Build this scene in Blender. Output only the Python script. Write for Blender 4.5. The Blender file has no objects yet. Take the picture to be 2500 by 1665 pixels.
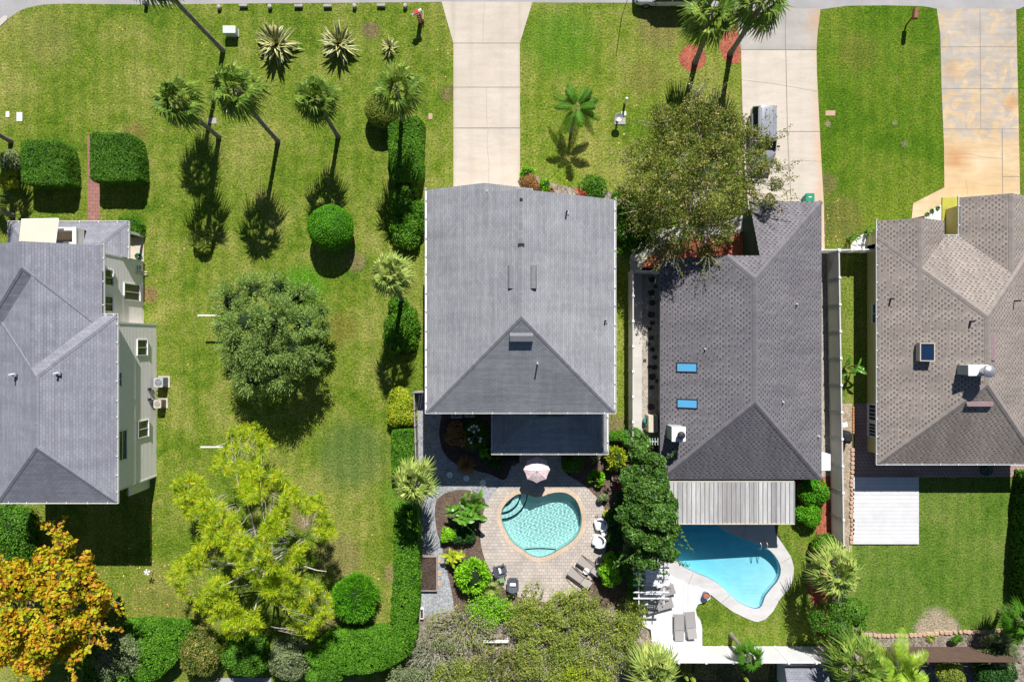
import bpy, math, random
import numpy as np
from mathutils import Vector, Matrix
from mathutils.geometry import tessellate_polygon
random.seed(7); RNG = np.random.default_rng(11)
R = math.radians; PI = math.pi
scene = bpy.context.scene; COL = scene.collection
# ---------------------------------------------------------------- camera, sky, sun, exposure
H = 53.333; S = 0.032                      # drone height in metres; metres per photograph pixel on the ground
cam = bpy.data.objects.new('camera', bpy.data.cameras.new('camera')); COL.objects.link(cam)
cam.location = (0, 0, H); cam.data.lens = 24; cam.data.sensor_width = 36
cam.data.clip_start = 0.5; cam.data.clip_end = 1500
scene.camera = cam
SUN_EL, SUN_AZ = R(44), R(8.5)
world = bpy.data.worlds.new('World'); scene.world = world; world.use_nodes = True
wn = world.node_tree.nodes; bg = wn['Background']
sky = wn.new('ShaderNodeTexSky'); sky.sky_type = 'NISHITA'; sky.sun_disc = False
sky.air_density = .75; sky.dust_density = .2; sky.ozone_density = 3.0; sky.sun_elevation = SUN_EL; sky.sun_rotation = SUN_AZ
world.node_tree.links.new(sky.outputs[0], bg.inputs[0]); bg.inputs[1].default_value = 0.05
sd = bpy.data.lights.new('sun', 'SUN'); sd.energy = 5.0; sd.angle = R(0.5); sd.color = (1.0, 0.965, 0.92)
sun = bpy.data.objects.new('sun', sd); COL.objects.link(sun)
sun.rotation_euler = Vector((math.sin(SUN_AZ)*math.cos(SUN_EL), math.cos(SUN_AZ)*math.cos(SUN_EL), math.sin(SUN_EL))).to_track_quat('Z', 'Y').to_euler()
sun.location = (20, 120, 120)
vs = scene.view_settings; vs.view_transform = 'Standard'; vs.look = 'None'; vs.gamma = 1; vs.exposure = 0.55
scene.cycles.max_bounces = 8; scene.cycles.diffuse_bounces = 3; scene.cycles.transparent_max_bounces = 12

# ---------------------------------------------------------------- helpers
def W(x, y, z=0.0):                        # photograph pixel seen at height z -> world point
    k = S*(1 - z/H)
    return Vector(((x-1250)*k, (832.5-y)*k, z))
def WP(pts, z=0.0): return [tuple(W(x, y, z)[:2]) for x, y in pts]
LOC = {}
def tag(o, label=None, cat=None, group=None, kind=None):
    if label: o['label'] = label
    if cat: o['category'] = cat
    if group: o['group'] = group
    if kind: o['kind'] = kind
    return o
def thing(name, label, cat, loc=(0, 0, 0), group=None):
    o = bpy.data.objects.new(name, None); COL.objects.link(o); o.empty_display_size = .2
    o.location = loc; LOC[o] = Vector(loc)
    return tag(o, label, cat, group)
def base_of(parent):
    return LOC.get(parent, Vector((0, 0, 0))) if parent else Vector((0, 0, 0))
def link(name, me, mats, parent=None):
    for m in (mats if isinstance(mats, (list, tuple)) else [mats]): me.materials.append(m)
    o = bpy.data.objects.new(name, me); COL.objects.link(o)
    LOC[o] = base_of(parent)
    if parent: o.parent = parent
    return o
def copy_tree(o, parent=None):
    c = o.copy(); COL.objects.link(c); LOC[c] = LOC.get(o, Vector((0, 0, 0)))
    if parent: c.parent = parent
    for ch in list(o.children): copy_tree(ch, c)
    return c
class MB:
    def __init__(s): s.v = []; s.f = []; s.m = []; s.uv = []; s.sm = []
    def face(s, pts, m=0, uv=None, smooth=False):
        i = len(s.v); s.v += [tuple(p) for p in pts]; s.f.append(tuple(range(i, i+len(pts))))
        s.m.append(m); s.sm.append(smooth)
        s.uv += uv if uv else [(p[0], p[1]) for p in pts]
    def raw(s, verts, faces, m=0, smooth=False):
        i = len(s.v); s.v += [tuple(p) for p in verts]
        for f in faces:
            s.f.append(tuple(i+j for j in f)); s.m.append(m); s.sm.append(smooth)
            s.uv += [(verts[j][0], verts[j][1]) for j in f]
    def box(s, x0, x1, y0, y1, z0, z1, m=0, T=None):
        v = [(x, y, z) for z in (z0, z1) for y in (y0, y1) for x in (x0, x1)]
        if T: v = [T @ Vector(p) for p in v]
        s.raw(v, [(0,2,3,1),(4,5,7,6),(0,1,5,4),(2,6,7,3),(0,4,6,2),(1,3,7,5)], m)
    def bbox(s, x0, x1, y0, y1, z0, z1, b=.02, m=0, T=None):      # bevelled box
        def ring(i, z): return [(x0+i, y0+b+i*0, z), (x0+b+i*0, y0+i, z)]
        def rect(i, z):
            a = b if i == 0 else b*1.3
            return [(x0+i+a,y0+i,z),(x1-i-a,y0+i,z),(x1-i,y0+i+a,z),(x1-i,y1-i-a,z),(x1-i-a,y1-i,z),(x0+i+a,y1-i,z),(x0+i,y1-i-a,z),(x0+i,y0+i+a,z)]
        rings = [rect(b*.6, z0), rect(0, z0+b), rect(0, z1-b), rect(b*.6, z1)]
        v = sum(rings, [])
        if T: v = [T @ Vector(p) for p in v]
        f = [tuple(range(7, -1, -1)), tuple(range(24, 32))]
        for k in range(3):
            for j in range(8):
                f.append((k*8+j, k*8+(j+1) % 8, (k+1)*8+(j+1) % 8, (k+1)*8+j))
        s.raw(v, f, m)
    def prism(s, poly, z0, z1, m=0, mside=None, bottom=False):
        n = len(poly); mside = m if mside is None else mside
        tris = tessellate_polygon([[Vector((p[0], p[1], 0)) for p in poly]])
        area = sum(poly[i][0]*poly[(i+1) % n][1]-poly[(i+1) % n][0]*poly[i][1] for i in range(n))
        top = [(p[0], p[1], z1) for p in poly]; bot = [(p[0], p[1], z0) for p in poly]
        def up(t):
            a, b, c = [poly[i] for i in t]
            cr = (b[0]-a[0])*(c[1]-a[1])-(b[1]-a[1])*(c[0]-a[0])
            return t if cr > 0 else t[::-1]
        s.raw(top, [up(t) for t in tris], m)
        sf = []
        for i in range(n):
            j = (i+1) % n
            sf.append((i, j, n+j, n+i) if area > 0 else (j, i, n+i, n+j))
        s.raw(bot+top, sf, mside)
        if bottom: s.raw(bot, [up(t)[::-1] for t in tris], m)
    def tube(s, pts, rad, n=8, m=0, cap=True, smooth=True):
        pts = [Vector(p) for p in pts]; k = len(pts)
        if not hasattr(rad, '__len__'): rad = [rad]*k
        v = []
        for i, p in enumerate(pts):
            d = (pts[min(i+1, k-1)]-pts[max(i-1, 0)]).normalized()
            a = d.orthogonal().normalized() if i == 0 else (a - d*a.dot(d)).normalized()
            b = d.cross(a)
            for j in range(n):
                t = 2*PI*j/n; v.append(p + (a*math.cos(t)+b*math.sin(t))*rad[i])
        f = [(i*n+j, i*n+(j+1) % n, (i+1)*n+(j+1) % n, (i+1)*n+j) for i in range(k-1) for j in range(n)]
        s.raw(v, f, m, smooth)
        if cap: s.raw(v[-n:], [tuple(range(n))], m); s.raw(v[:n], [tuple(range(n-1, -1, -1))], m)
    def lathe(s, prof, c=(0, 0, 0), n=20, m=0, smooth=True, cap=True, T=None):
        v = []
        for r, z in prof:
            for j in range(n):
                t = 2*PI*j/n; p = Vector((c[0]+r*math.cos(t), c[1]+r*math.sin(t), c[2]+z)); v.append(T @ p if T else p)
        k = len(prof)
        s.raw(v, [(i*n+j, i*n+(j+1) % n, (i+1)*n+(j+1) % n, (i+1)*n+j) for i in range(k-1) for j in range(n)], m, smooth)
        if cap: s.raw(v[-n:], [tuple(range(n))], m); s.raw(v[:n], [tuple(range(n-1, -1, -1))], m)
    def build(s, name, mats, parent=None):
        b = base_of(parent); me = bpy.data.meshes.new(name)
        me.from_pydata([(p[0]-b.x, p[1]-b.y, p[2]-b.z) for p in s.v], [], s.f)
        me.polygons.foreach_set('material_index', s.m); me.polygons.foreach_set('use_smooth', s.sm)
        uv = me.uv_layers.new(name='UVMap'); uv.data.foreach_set('uv', [c for p in s.uv for c in p])
        me.update()
        return link(name, me, mats, parent)
def np_mesh(name, V, F4, mats, parent=None, midx=None, F3=None):   # V (N,3), F4 (M,4)
    b = base_of(parent); V = np.asarray(V, dtype=np.float32)-np.array([b.x, b.y, b.z], dtype=np.float32)
    me = bpy.data.meshes.new(name); n4 = len(F4); n3 = 0 if F3 is None else len(F3)
    me.vertices.add(len(V)); me.vertices.foreach_set('co', V.ravel())
    li = np.asarray(F4, dtype=np.int32).ravel()
    if n3: li = np.concatenate([li, np.asarray(F3, dtype=np.int32).ravel()])
    me.loops.add(len(li)); me.loops.foreach_set('vertex_index', li)
    ls = np.concatenate([np.arange(n4)*4, n4*4+np.arange(n3)*3]).astype(np.int32)
    me.polygons.add(n4+n3); me.polygons.foreach_set('loop_start', ls)
    if midx is not None: me.polygons.foreach_set('material_index', np.asarray(midx, dtype=np.int32))
    me.update(calc_edges=True); me.validate()
    return link(name, me, mats, parent)

# ---------------------------------------------------------------- materials
class N:
    def __init__(s, name):
        s.m = bpy.data.materials.new(name); s.m.use_nodes = True; s.t = s.m.node_tree; s.t.nodes.clear()
        s.out = s.n('ShaderNodeOutputMaterial'); s.co = s.n('ShaderNodeTexCoord')
    def n(s, k, **kw):
        x = s.t.nodes.new(k)
        for a, b in kw.items(): setattr(x, a, b)
        return x
    def l(s, a, b): s.t.links.new(a, b)
    def set(s, sock, v):
        if isinstance(v, bpy.types.NodeSocket): s.l(v, sock)
        elif isinstance(v, (tuple, list)) and len(v) == 3 and sock.type == 'RGBA': sock.default_value = (*v, 1)
        else: sock.default_value = v
    def noise(s, scale, detail=4, rough=.55, vec=None, dist=0, col=False):
        x = s.n('ShaderNodeTexNoise'); x.inputs['Scale'].default_value = scale; x.inputs['Detail'].default_value = detail
        x.inputs['Roughness'].default_value = rough; x.inputs['Distortion'].default_value = dist
        s.l(vec or s.co.outputs['Object'], x.inputs['Vector']); return x.outputs['Color' if col else 'Fac']
    def ramp(s, fac, stops, interp='LINEAR'):
        x = s.n('ShaderNodeValToRGB'); s.l(fac, x.inputs[0]); r = x.color_ramp; r.interpolation = interp
        while len(r.elements) < len(stops): r.elements.new(.5)
        for e, (p, c) in zip(r.elements, stops):
            e.position = p; e.color = (*c, 1) if hasattr(c, '__len__') else (c, c, c, 1)
        return x.outputs[0]
    def math(s, op, a, b=0.0, c=None, clamp=False):
        x = s.n('ShaderNodeMath', operation=op, use_clamp=clamp); s.set(x.inputs[0], a); s.set(x.inputs[1], b)
        if c is not None: s.set(x.inputs[2], c)
        return x.outputs[0]
    def mix(s, fac, a, b, blend='MIX'):
        x = s.n('ShaderNodeMix', data_type='RGBA', blend_type=blend); s.set(x.inputs[0], fac); s.set(x.inputs[6], a); s.set(x.inputs[7], b)
        return x.outputs[2]
    def xyz(s, vec=None):
        x = s.n('ShaderNodeSeparateXYZ'); s.l(vec or s.co.outputs['Object'], x.inputs[0]); return x.outputs
    def comb(s, x, y, z=0.0):
        c = s.n('ShaderNodeCombineXYZ'); s.set(c.inputs[0], x); s.set(c.inputs[1], y); s.set(c.inputs[2], z); return c.outputs[0]
    def bump(s, h, st=.5, dist=.05):
        x = s.n('ShaderNodeBump'); x.inputs['Strength'].default_value = st; x.inputs['Distance'].default_value = dist
        s.l(h, x.inputs['Height']); return x.outputs[0]
    def pbr(s, col, rough=.8, bump=None, spec=.3, metal=0, finish=True, **kw):
        p = s.n('ShaderNodeBsdfPrincipled'); s.set(p.inputs['Base Color'], col); s.set(p.inputs['Roughness'], rough)
        p.inputs['Specular IOR Level'].default_value = spec; p.inputs['Metallic'].default_value = metal
        for k, v in kw.items(): s.set(p.inputs[k], v)
        if bump: s.l(bump, p.inputs['Normal'])
        if finish: s.l(p.outputs[0], s.out.inputs[0])
        s.p = p; return s.m
def simple(name, c, c2=None, scale=6, rough=.7, spec=.3, metal=0, bump=0, bscale=40, detail=5):
    n = N(name); c2 = c2 or tuple(x*.82 for x in c)
    col = n.ramp(n.noise(scale, detail), [(.3, c2), (.7, c)])
    b = n.bump(n.noise(bscale, 3), bump, .02) if bump else None
    return n.pbr(col, rough, b, spec, metal)
LG = (1.55, 1.65, 1.35)
def leafmat(name, cols, transl=.3, rough=.55, spec=.2, big=.38, bsc=.9):
    n = N(name); g = n.n('ShaderNodeNewGeometry'); cols = [(min(.9, a*LG[0]), min(.9, b*LG[1]), min(.9, c*LG[2])) for a, b, c in cols]
    k = len(cols)
    rnd = n.math('ADD', n.math('MULTIPLY', g.outputs['Random Per Island'], 1-big), n.math('MULTIPLY', n.math('SUBTRACT', n.math('MULTIPLY', n.noise(bsc, 2), 2.0), .5, clamp=True), big))
    col = n.ramp(rnd, [(i/(k-1)*.9+.05, c) for i, c in enumerate(cols)])
    n.pbr(col, rough, None, spec, finish=False)
    t = n.n('ShaderNodeBsdfTranslucent'); n.l(n.mix(.35, col, (.5, .6, .05), 'MIX'), t.inputs[0])
    mx = n.n('ShaderNodeMixShader'); mx.inputs[0].default_value = transl
    n.l(n.p.outputs[0], mx.inputs[1]); n.l(t.outputs[0], mx.inputs[2]); n.l(mx.outputs[0], n.out.inputs[0])
    return n.m
def grassmat(name, dark, mid, dry, dryness=.5, spots=(), fine=1.0):
    n = N(name); o = n.co.outputs['Object']
    big = n.noise(.22, 5, .6, dist=.6); med = n.noise(1.3, 5, .65); fi = n.noise(7.0*fine, 4, .75)
    grain = n.noise(6.5, 4, .8)
    f = n.math('ADD', n.math('MULTIPLY', big, .50), n.math('ADD', n.math('MULTIPLY', med, .30), n.math('MULTIPLY', fi, .38)))
    f = n.math('SUBTRACT', f, .09)
    c = n.ramp(f, [(.36+.1*(.5-dryness), dark), (.47+.12*(.5-dryness), mid), (.62+.25*(.5-dryness), dry)])
    bl = n.math('MULTIPLY', n.math('SUBTRACT', n.noise(.62, 9, .76, dist=.9), .56), 9, clamp=True); c = n.mix(n.math('MULTIPLY', bl, .34), c, tuple(v*1.02 for v in dry))
    wd = n.math('MULTIPLY', n.math('SUBTRACT', n.noise(.9, 8, .75, n.comb(n.math('ADD', n.xyz()[0], 31.0), n.xyz()[1])), .58), 9, clamp=True); c = n.mix(n.math('MULTIPLY', wd, .6), c, tuple(v*.72 for v in mid))
    for (x, y, r, col, amt) in spots:
        p = W(x, y); d = n.n('ShaderNodeVectorMath', operation='DISTANCE'); n.l(o, d.inputs[0]); d.inputs[1].default_value = (p.x, p.y, 0)
        e = n.math('MULTIPLY', d.outputs['Value'], 1/(r*S)); e = n.math('SUBTRACT', 1.35, n.math('ADD', e, n.math('MULTIPLY', n.noise(1.6, 5, .7), .75)))
        c = n.mix(n.math('MULTIPLY', n.math('MULTIPLY', e, 2.2, clamp=True), amt), c, n.mix(fi, tuple(v*.75 for v in col), tuple(v*1.25 for v in col)))
    mow = n.math('SINE', n.math('ADD', n.math('MULTIPLY', n.xyz()[0], 5.6), n.math('MULTIPLY', n.noise(.15, 2), 9.0))); c = n.mix(1, c, n.ramp(n.math('ADD', .5, n.math('MULTIPLY', mow, .5)), [(.2, (.93, .94, .93)), (.8, (1.06, 1.05, 1.05))]), 'MULTIPLY')
    g = n.ramp(grain, [(.36, (.34, .40, .38)), (.5, (.88, .92, .9)), (.66, (1.45, 1.38, 1.3))])
    c = n.mix(1.0, c, g, 'MULTIPLY')
    h = n.math('ADD', n.noise(9, 3, .7), n.math('MULTIPLY', n.noise(24, 2, .6), .5))
    return n.pbr(c, .85, n.bump(h, .9, .12), .12)
def concretemat(name, c, stain=None, samt=.4, edge=None, dark=.75):
    n = N(name)
    base = n.ramp(n.noise(.35, 6, .65), [(.32, tuple(x*dark for x in c)), (.62, c)])
    v = n.xyz(); streak = n.noise(1.0, 4, .6, n.comb(n.math('MULTIPLY', v[0], .5), n.math('MULTIPLY', v[1], 2.2)))
    base = n.mix(.35, base, n.ramp(streak, [(.35, tuple(x*.8 for x in c)), (.65, tuple(min(1, x*1.08) for x in c))]))
    if stain: base = n.mix(n.math('MULTIPLY', n.math('MULTIPLY', n.math('SUBTRACT', n.noise(.3, 6, .7, dist=.8), .47), 6, clamp=True), samt), base, stain)
    if edge:
        for (x, y, w, col, amt, vertical) in edge:
            q = W(x, y); d = n.math('ABSOLUTE', n.math('SUBTRACT', v[0] if vertical else v[1], q.x if vertical else q.y))
            e = n.math('SUBTRACT', 1.0, n.math('MULTIPLY', n.math('ADD', d, n.math('MULTIPLY', n.noise(.5, 4), w*S*.9)), 1/(w*S)), clamp=True)
            base = n.mix(n.math('MULTIPLY', e, amt), base, col)
    sp = n.math('MULTIPLY', n.math('SUBTRACT', n.noise(1.7, 7, .72, dist=.4), .60), 8, clamp=True); base = n.mix(n.math('MULTIPLY', sp, .35), base, tuple(x*.55 for x in c))
    gr = n.ramp(n.noise(18, 4, .7), [(.3, (.86, .86, .86)), (.7, (1.06, 1.06, 1.06))])
    return n.pbr(n.mix(1, base, gr, 'MULTIPLY'), .85, n.bump(n.noise(30, 3), .15, .01), .2)
def shinglemat(name, c, dk, mortar=.5, w=.30, h=.14, streak=.25):   # three-tab shingles, on metre UVs
    n = N(name); b = n.n('ShaderNodeTexBrick'); n.l(n.co.outputs['UV'], b.inputs['Vector'])
    b.inputs['Scale'].default_value = 1; b.inputs['Brick Width'].default_value = w; b.inputs['Row Height'].default_value = h
    b.inputs['Mortar Size'].default_value = .012; b.inputs['Mortar Smooth'].default_value = .3; b.offset = .5
    n.set(b.inputs['Color1'], c); n.set(b.inputs['Color2'], tuple(x*.84 for x in c)); n.set(b.inputs['Mortar'], tuple(x*mortar for x in c))
    u = n.xyz(n.co.outputs['UV'])
    st = n.noise(1, 4, .6, n.comb(n.math('MULTIPLY', u[0], .16), n.math('MULTIPLY', u[1], 3.2)))
    col = n.mix(1, b.outputs[0], n.ramp(st, [(.3, (1-streak,)*3), (.7, (1+streak*.5,)*3)]), 'MULTIPLY')
    dn = n.noise(1, 5, .65, n.comb(n.math('MULTIPLY', u[0], 1.1), n.math('MULTIPLY', u[1], .13))); col = n.mix(1, col, n.ramp(dn, [(.32, (.86, .86, .87)), (.6, (1.03, 1.03, 1.03))]), 'MULTIPLY')
    deb = n.math('MULTIPLY', n.math('SUBTRACT', n.noise(2.6, 6, .75), .69), 12, clamp=True); col = n.mix(n.math('MULTIPLY', deb, .4), col, (.05, .05, .045))
    big = n.ramp(n.noise(.28, 5, .6), [(.35, tuple(d/x for d, x in zip(dk, c))), (.62, (1, 1, 1))])
    col = n.mix(1, col, big, 'MULTIPLY')
    return n.pbr(col, .9, n.bump(b.outputs['Fac'], -.4, .01), .15)
def dashmat(name, light, dark, mid):       # architectural shingles: staggered dark tabs
    n = N(name); u = n.xyz(n.co.outputs['UV'])
    row = n.math('FLOOR', n.math('MULTIPLY', u[1], 1/.20)); fr = n.math('FRACT', n.math('MULTIPLY', u[1], 1/.20))
    jit = n.noise(3.0, 2, .5, n.comb(n.math('MULTIPLY', row, .37), 0.0, 5.0))
    uu = n.math('ADD', n.math('MULTIPLY', u[0], 1/.36), n.math('ADD', n.math('MULTIPLY', row, .5), n.math('MULTIPLY', jit, .5)))
    cell = n.math('FLOOR', uu); fu = n.math('FRACT', uu)
    wn_ = n.n('ShaderNodeTexWhiteNoise', noise_dimensions='2D'); n.l(n.comb(cell, row), wn_.inputs[0]); rnd = wn_.outputs['Value']
    a = n.math('GREATER_THAN', fu, n.math('ADD', .40, n.math('MULTIPLY', rnd, .2))); c = n.math('GREATER_THAN', fr, .40)
    tab = n.math('MULTIPLY', n.math('MULTIPLY', a, c), n.math('MULTIPLY', n.math('SUBTRACT', rnd, .03), 2.2, clamp=True))
    lt = n.ramp(rnd, [(.1, mid), (.75, light)])
    col = n.mix(n.math('MULTIPLY', tab, n.math('ADD', .55, n.math('MULTIPLY', rnd, .45))), lt, dark)
    col = n.mix(1, col, n.ramp(n.noise(.4, 5, .6), [(.3, (.84, .84, .85)), (.7, (1.06, 1.05, 1.04))]), 'MULTIPLY')
    dn = n.noise(1, 5, .65, n.comb(n.math('MULTIPLY', u[0], .9), n.math('MULTIPLY', u[1], .12))); col = n.mix(1, col, n.ramp(dn, [(.32, (.84, .83, .83)), (.62, (1.05, 1.05, 1.04))]), 'MULTIPLY')
    col = n.mix(1, col, n.ramp(n.noise(22, 3, .7), [(.3, (.85, .85, .85)), (.7, (1.12, 1.12, 1.12))]), 'MULTIPLY')
    return n.pbr(col, .9, n.bump(tab, -.5, .012), .15)
def sidingmat(name, c, per=.13, axis=2, depth=.62, rough=.6):
    n = N(name); v = n.xyz(); f = n.math('FRACT', n.math('MULTIPLY', v[axis], 1/per))
    col = n.ramp(f, [(0, tuple(x*depth for x in c)), (.16, tuple(x*.93 for x in c)), (.3, c), (.9, c), (1, tuple(x*.9 for x in c))])  # lap shadow painted into the colour as a dark stripe per board
    col = n.mix(1, col, n.ramp(n.noise(.8, 4), [(.3, (.93, .92, .9)), (.7, (1.02, 1.02, 1.02))]), 'MULTIPLY')
    return n.pbr(col, rough, n.bump(n.math('SUBTRACT', 1.0, f), .5, .015), .3)
def gravelmat(name, cs, scale=14, bump=.8):
    n = N(name); v = n.n('ShaderNodeTexVoronoi'); v.inputs['Scale'].default_value = scale; n.l(n.co.outputs['Object'], v.inputs['Vector'])
    x = n.n('ShaderNodeSeparateColor'); n.l(v.outputs['Color'], x.inputs[0]); k = len(cs)
    col = n.ramp(x.outputs[0], [(i/(k-1), c) for i, c in enumerate(cs)])
    col = n.mix(1, col, n.ramp(n.noise(1.1, 5, .65), [(.3, (.72, .72, .72)), (.7, (1.12, 1.12, 1.12))]), 'MULTIPLY')
    return n.pbr(col, .9, n.bump(v.outputs['Distance'], -bump, .03), .2)
def pavermat(name, c1, c2, mortar, w=.30, h=.22, rot=0.0):
    n = N(name); mp = n.n('ShaderNodeMapping'); mp.inputs['Rotation'].default_value[2] = rot; n.l(n.co.outputs['Object'], mp.inputs[0])
    b = n.n('ShaderNodeTexBrick'); n.l(mp.outputs[0], b.inputs['Vector']); b.inputs['Scale'].default_value = 1
    b.inputs['Brick Width'].default_value = w; b.inputs['Row Height'].default_value = h; b.inputs['Mortar Size'].default_value = .014
    n.set(b.inputs['Color1'], c1); n.set(b.inputs['Color2'], c2); n.set(b.inputs['Mortar'], mortar)
    col = n.mix(1, b.outputs[0], n.ramp(n.noise(.7, 5, .65), [(.3, (.8, .78, .78)), (.7, (1.08, 1.06, 1.04))]), 'MULTIPLY')
    col = n.mix(1, col, n.ramp(n.noise(9, 4, .7), [(.3, (.88, .88, .88)), (.7, (1.08, 1.08, 1.08))]), 'MULTIPLY')
    return n.pbr(col, .85, n.bump(b.outputs['Fac'], -.5, .012), .2)
def plankmat(name, c, per=.14, axis=0, gap=.45, rough=.6, var=.12):
    n = N(name); v = n.xyz(); q = n.math('MULTIPLY', v[axis], 1/per); f = n.math('FRACT', q)
    wn_ = n.n('ShaderNodeTexWhiteNoise', noise_dimensions='1D'); n.l(n.math('FLOOR', q), wn_.inputs['W'])
    col = n.ramp(f, [(0, tuple(x*gap for x in c)), (.1, c), (.92, c), (1, tuple(x*gap for x in c))])
    col = n.mix(1, col, n.ramp(wn_.outputs[0], [(0, (1-var,)*3), (1, (1+var*.3,)*3)]), 'MULTIPLY')
    col = n.mix(1, col, n.ramp(n.noise(1.5, 5, .7), [(.3, (.9, .9, .9)), (.7, (1.03, 1.03, 1.03))]), 'MULTIPLY')
    return n.pbr(col, rough, n.bump(n.ramp(f, [(0, 0), (.1, 1), (.92, 1), (1, 0)]), .4, .01), .3)
def watermat(name, tint, bscale, bst, refl=.0):
    n = N(name); t = n.n('ShaderNodeBsdfTransparent'); n.set(t.inputs[0], tint)
    g = n.n('ShaderNodeBsdfGlossy'); g.inputs['Roughness'].default_value = .03
    b = n.bump(n.noise(bscale, 3, .5, dist=.6), bst, .05); n.l(b, g.inputs['Normal'])
    fr = n.n('ShaderNodeFresnel'); fr.inputs[0].default_value = 1.33; n.l(b, fr.inputs['Normal'])
    mx = n.n('ShaderNodeMixShader'); n.l(fr.outputs[0], mx.inputs[0]); n.l(t.outputs[0], mx.inputs[1]); n.l(g.outputs[0], mx.inputs[2])
    n.l(mx.outputs[0], n.out.inputs[0]); return n.m

M = {}
M['white'] = simple('white_paint', (.76, .76, .76), (.68, .68, .68), 2, .5)
n_ = N('white_vinyl'); c_ = n_.ramp(n_.noise(.6, 4), [(.3, (.80, .77, .72)), (.7, (.88, .86, .82))]); n_.pbr(c_, .45, None, .4, finish=False)
t_ = n_.n('ShaderNodeBsdfTranslucent'); n_.l(c_, t_.inputs[0]); x_ = n_.n('ShaderNodeMixShader'); x_.inputs[0].default_value = .4; n_.l(n_.p.outputs[0], x_.inputs[1]); n_.l(t_.outputs[0], x_.inputs[2]); n_.l(x_.outputs[0], n_.out.inputs[0]); M['vinyl'] = n_.m
M['beige'] = simple('beige_paint', (.58, .52, .42), None, 3, .6)
M['grey_paint'] = simple('grey_paint', (.32, .33, .34), None, 4, .5)
M['dark'] = simple('dark_grey', (.03, .03, .035), None, 8, .6)
M['black'] = simple('black_fabric', (.018, .018, .02), None, 8, .8, bump=.3, bscale=6)
M['green_metal'] = simple('pale_green_metal', (.56, .64, .57), (.5, .59, .52), 3, .5)
M['bin'] = simple('green_plastic', (.03, .28, .16), None, 3, .45)
M['red'] = simple('red_paint', (.55, .03, .02), None, 3, .4)
M['brown_paint'] = simple('rust_brown', (.30, .12, .07), (.22, .08, .05), 4, .6)
M['terracotta'] = simple('terracotta', (.45, .15, .07), None, 6, .8)
M['bluepot'] = simple('blue_glaze', (.08, .10, .2), None, 4, .25, .5)
M['concrete'] = concretemat('pale_concrete', (.56, .53, .49))
M['stone'] = simple('stone', (.42, .39, .35), (.3, .28, .26), 5, .9, bump=.3, bscale=15)
M['darkstone'] = simple('dark_stone', (.075, .07, .075), (.04, .04, .045), 4, .85, bump=.3, bscale=12)
M['tanstone'] = simple('tan_stone', (.52, .36, .26), (.40, .27, .19), 3, .9, bump=.3, bscale=15)
M['orangebrick'] = simple('orange_brick', (.50, .23, .10), (.40, .17, .08), 4, .9)
M['metal'] = simple('galvanised', (.6, .6, .62), None, 3, .35, .5, .7)
M['fascia'] = simple('fascia', (.66, .66, .66), None, 3, .55)
M['glass'] = N('window_glass').pbr((.02, .03, .035), .06, None, .6)
M['greenglass'] = N('greenish_glass').pbr((.03, .06, .045), .08, None, .55)
M['skyglass'] = N('skylight_glass').pbr((.10, .36, .60), .12, None, .5)
M['navyglass'] = N('navy_skylight').pbr((.012, .03, .075), .12, None, .5)
M['bark'] = simple('grey_bark', (.20, .17, .14), (.10, .085, .07), 5, .95, bump=.5, bscale=14)
M['twig'] = simple('pale_twig', (.50, .45, .39), (.34, .30, .26), 5, .95)
M['darkbark'] = simple('dark_bark', (.10, .085, .07), (.05, .045, .04), 5, .95)
M['soil'] = gravelmat('dark_mulch', [(.035, .024, .02), (.07, .048, .038), (.11, .08, .065)], 16)
M['bedsoil'] = gravelmat('brown_mulch', [(.075, .048, .036), (.13, .09, .068), (.19, .14, .11)], 16)
M['redmulch'] = gravelmat('red_mulch', [(.22, .05, .03), (.36, .10, .06), (.46, .17, .10)], 15)
M['gravel'] = gravelmat('grey_gravel', [(.20, .21, .225), (.32, .33, .345), (.44, .45, .46)], 13)
M['pebble'] = gravelmat('tan_pebbles', [(.24, .21, .18), (.38, .34, .29), (.50, .45, .38)], 14)
M['whitestone'] = gravelmat('white_pebbles', [(.5, .5, .5), (.7, .7, .7), (.82, .82, .82)], 9)
M['leaf_litter'] = gravelmat('leaf_litter', [(.12, .10, .075), (.24, .20, .16), (.36, .32, .27)], 9)
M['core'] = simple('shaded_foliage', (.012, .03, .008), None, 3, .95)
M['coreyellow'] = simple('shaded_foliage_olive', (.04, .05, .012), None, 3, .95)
# ---------------------------------------------------------------- the setting: ground, road, drives, lawns, beds, pools
def smooth_poly(pts, it=2):
    for _ in range(it):
        q = []
        for i in range(len(pts)):
            a, b = pts[i], pts[(i+1) % len(pts)]
            q += [(a[0]*.75+b[0]*.25, a[1]*.75+b[1]*.25), (a[0]*.25+b[0]*.75, a[1]*.25+b[1]*.75)]
        pts = q
    return pts
def sheet(name, px, z, mat, holes=(), smooth=0, parent=None):
    if smooth: px = smooth_poly(px, smooth)
    loops = [[Vector((*p, 0)) for p in WP(px)]]+[[Vector((*p, 0)) for p in WP(h)] for h in holes]
    flat = [v for l in loops for v in l]; mb = MB()
    tris = []
    for t in tessellate_polygon(loops):
        a, b, c = [flat[i] for i in t]
        tris.append(t if (b-a).cross(c-a).z > 0 else t[::-1])
    mb.raw([(v.x, v.y, z) for v in flat], tris)
    o = mb.build(name, mat, parent)
    return tag(o, kind='structure') if parent is None else o
def strips(name, segs, z, mat, parent):            # thin joints and cracks in a drive
    mb = MB()
    for x0, y0, x1, y1, w in segs:
        a, b = W(x0, y0), W(x1, y1); d = (b-a).normalized(); nrm = Vector((-d.y, d.x, 0))*w*S/2
        mb.face([(p.x, p.y, z) for p in (a-nrm, b-nrm, b+nrm, a+nrm)])
    return mb.build(name, mat, parent)
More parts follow.
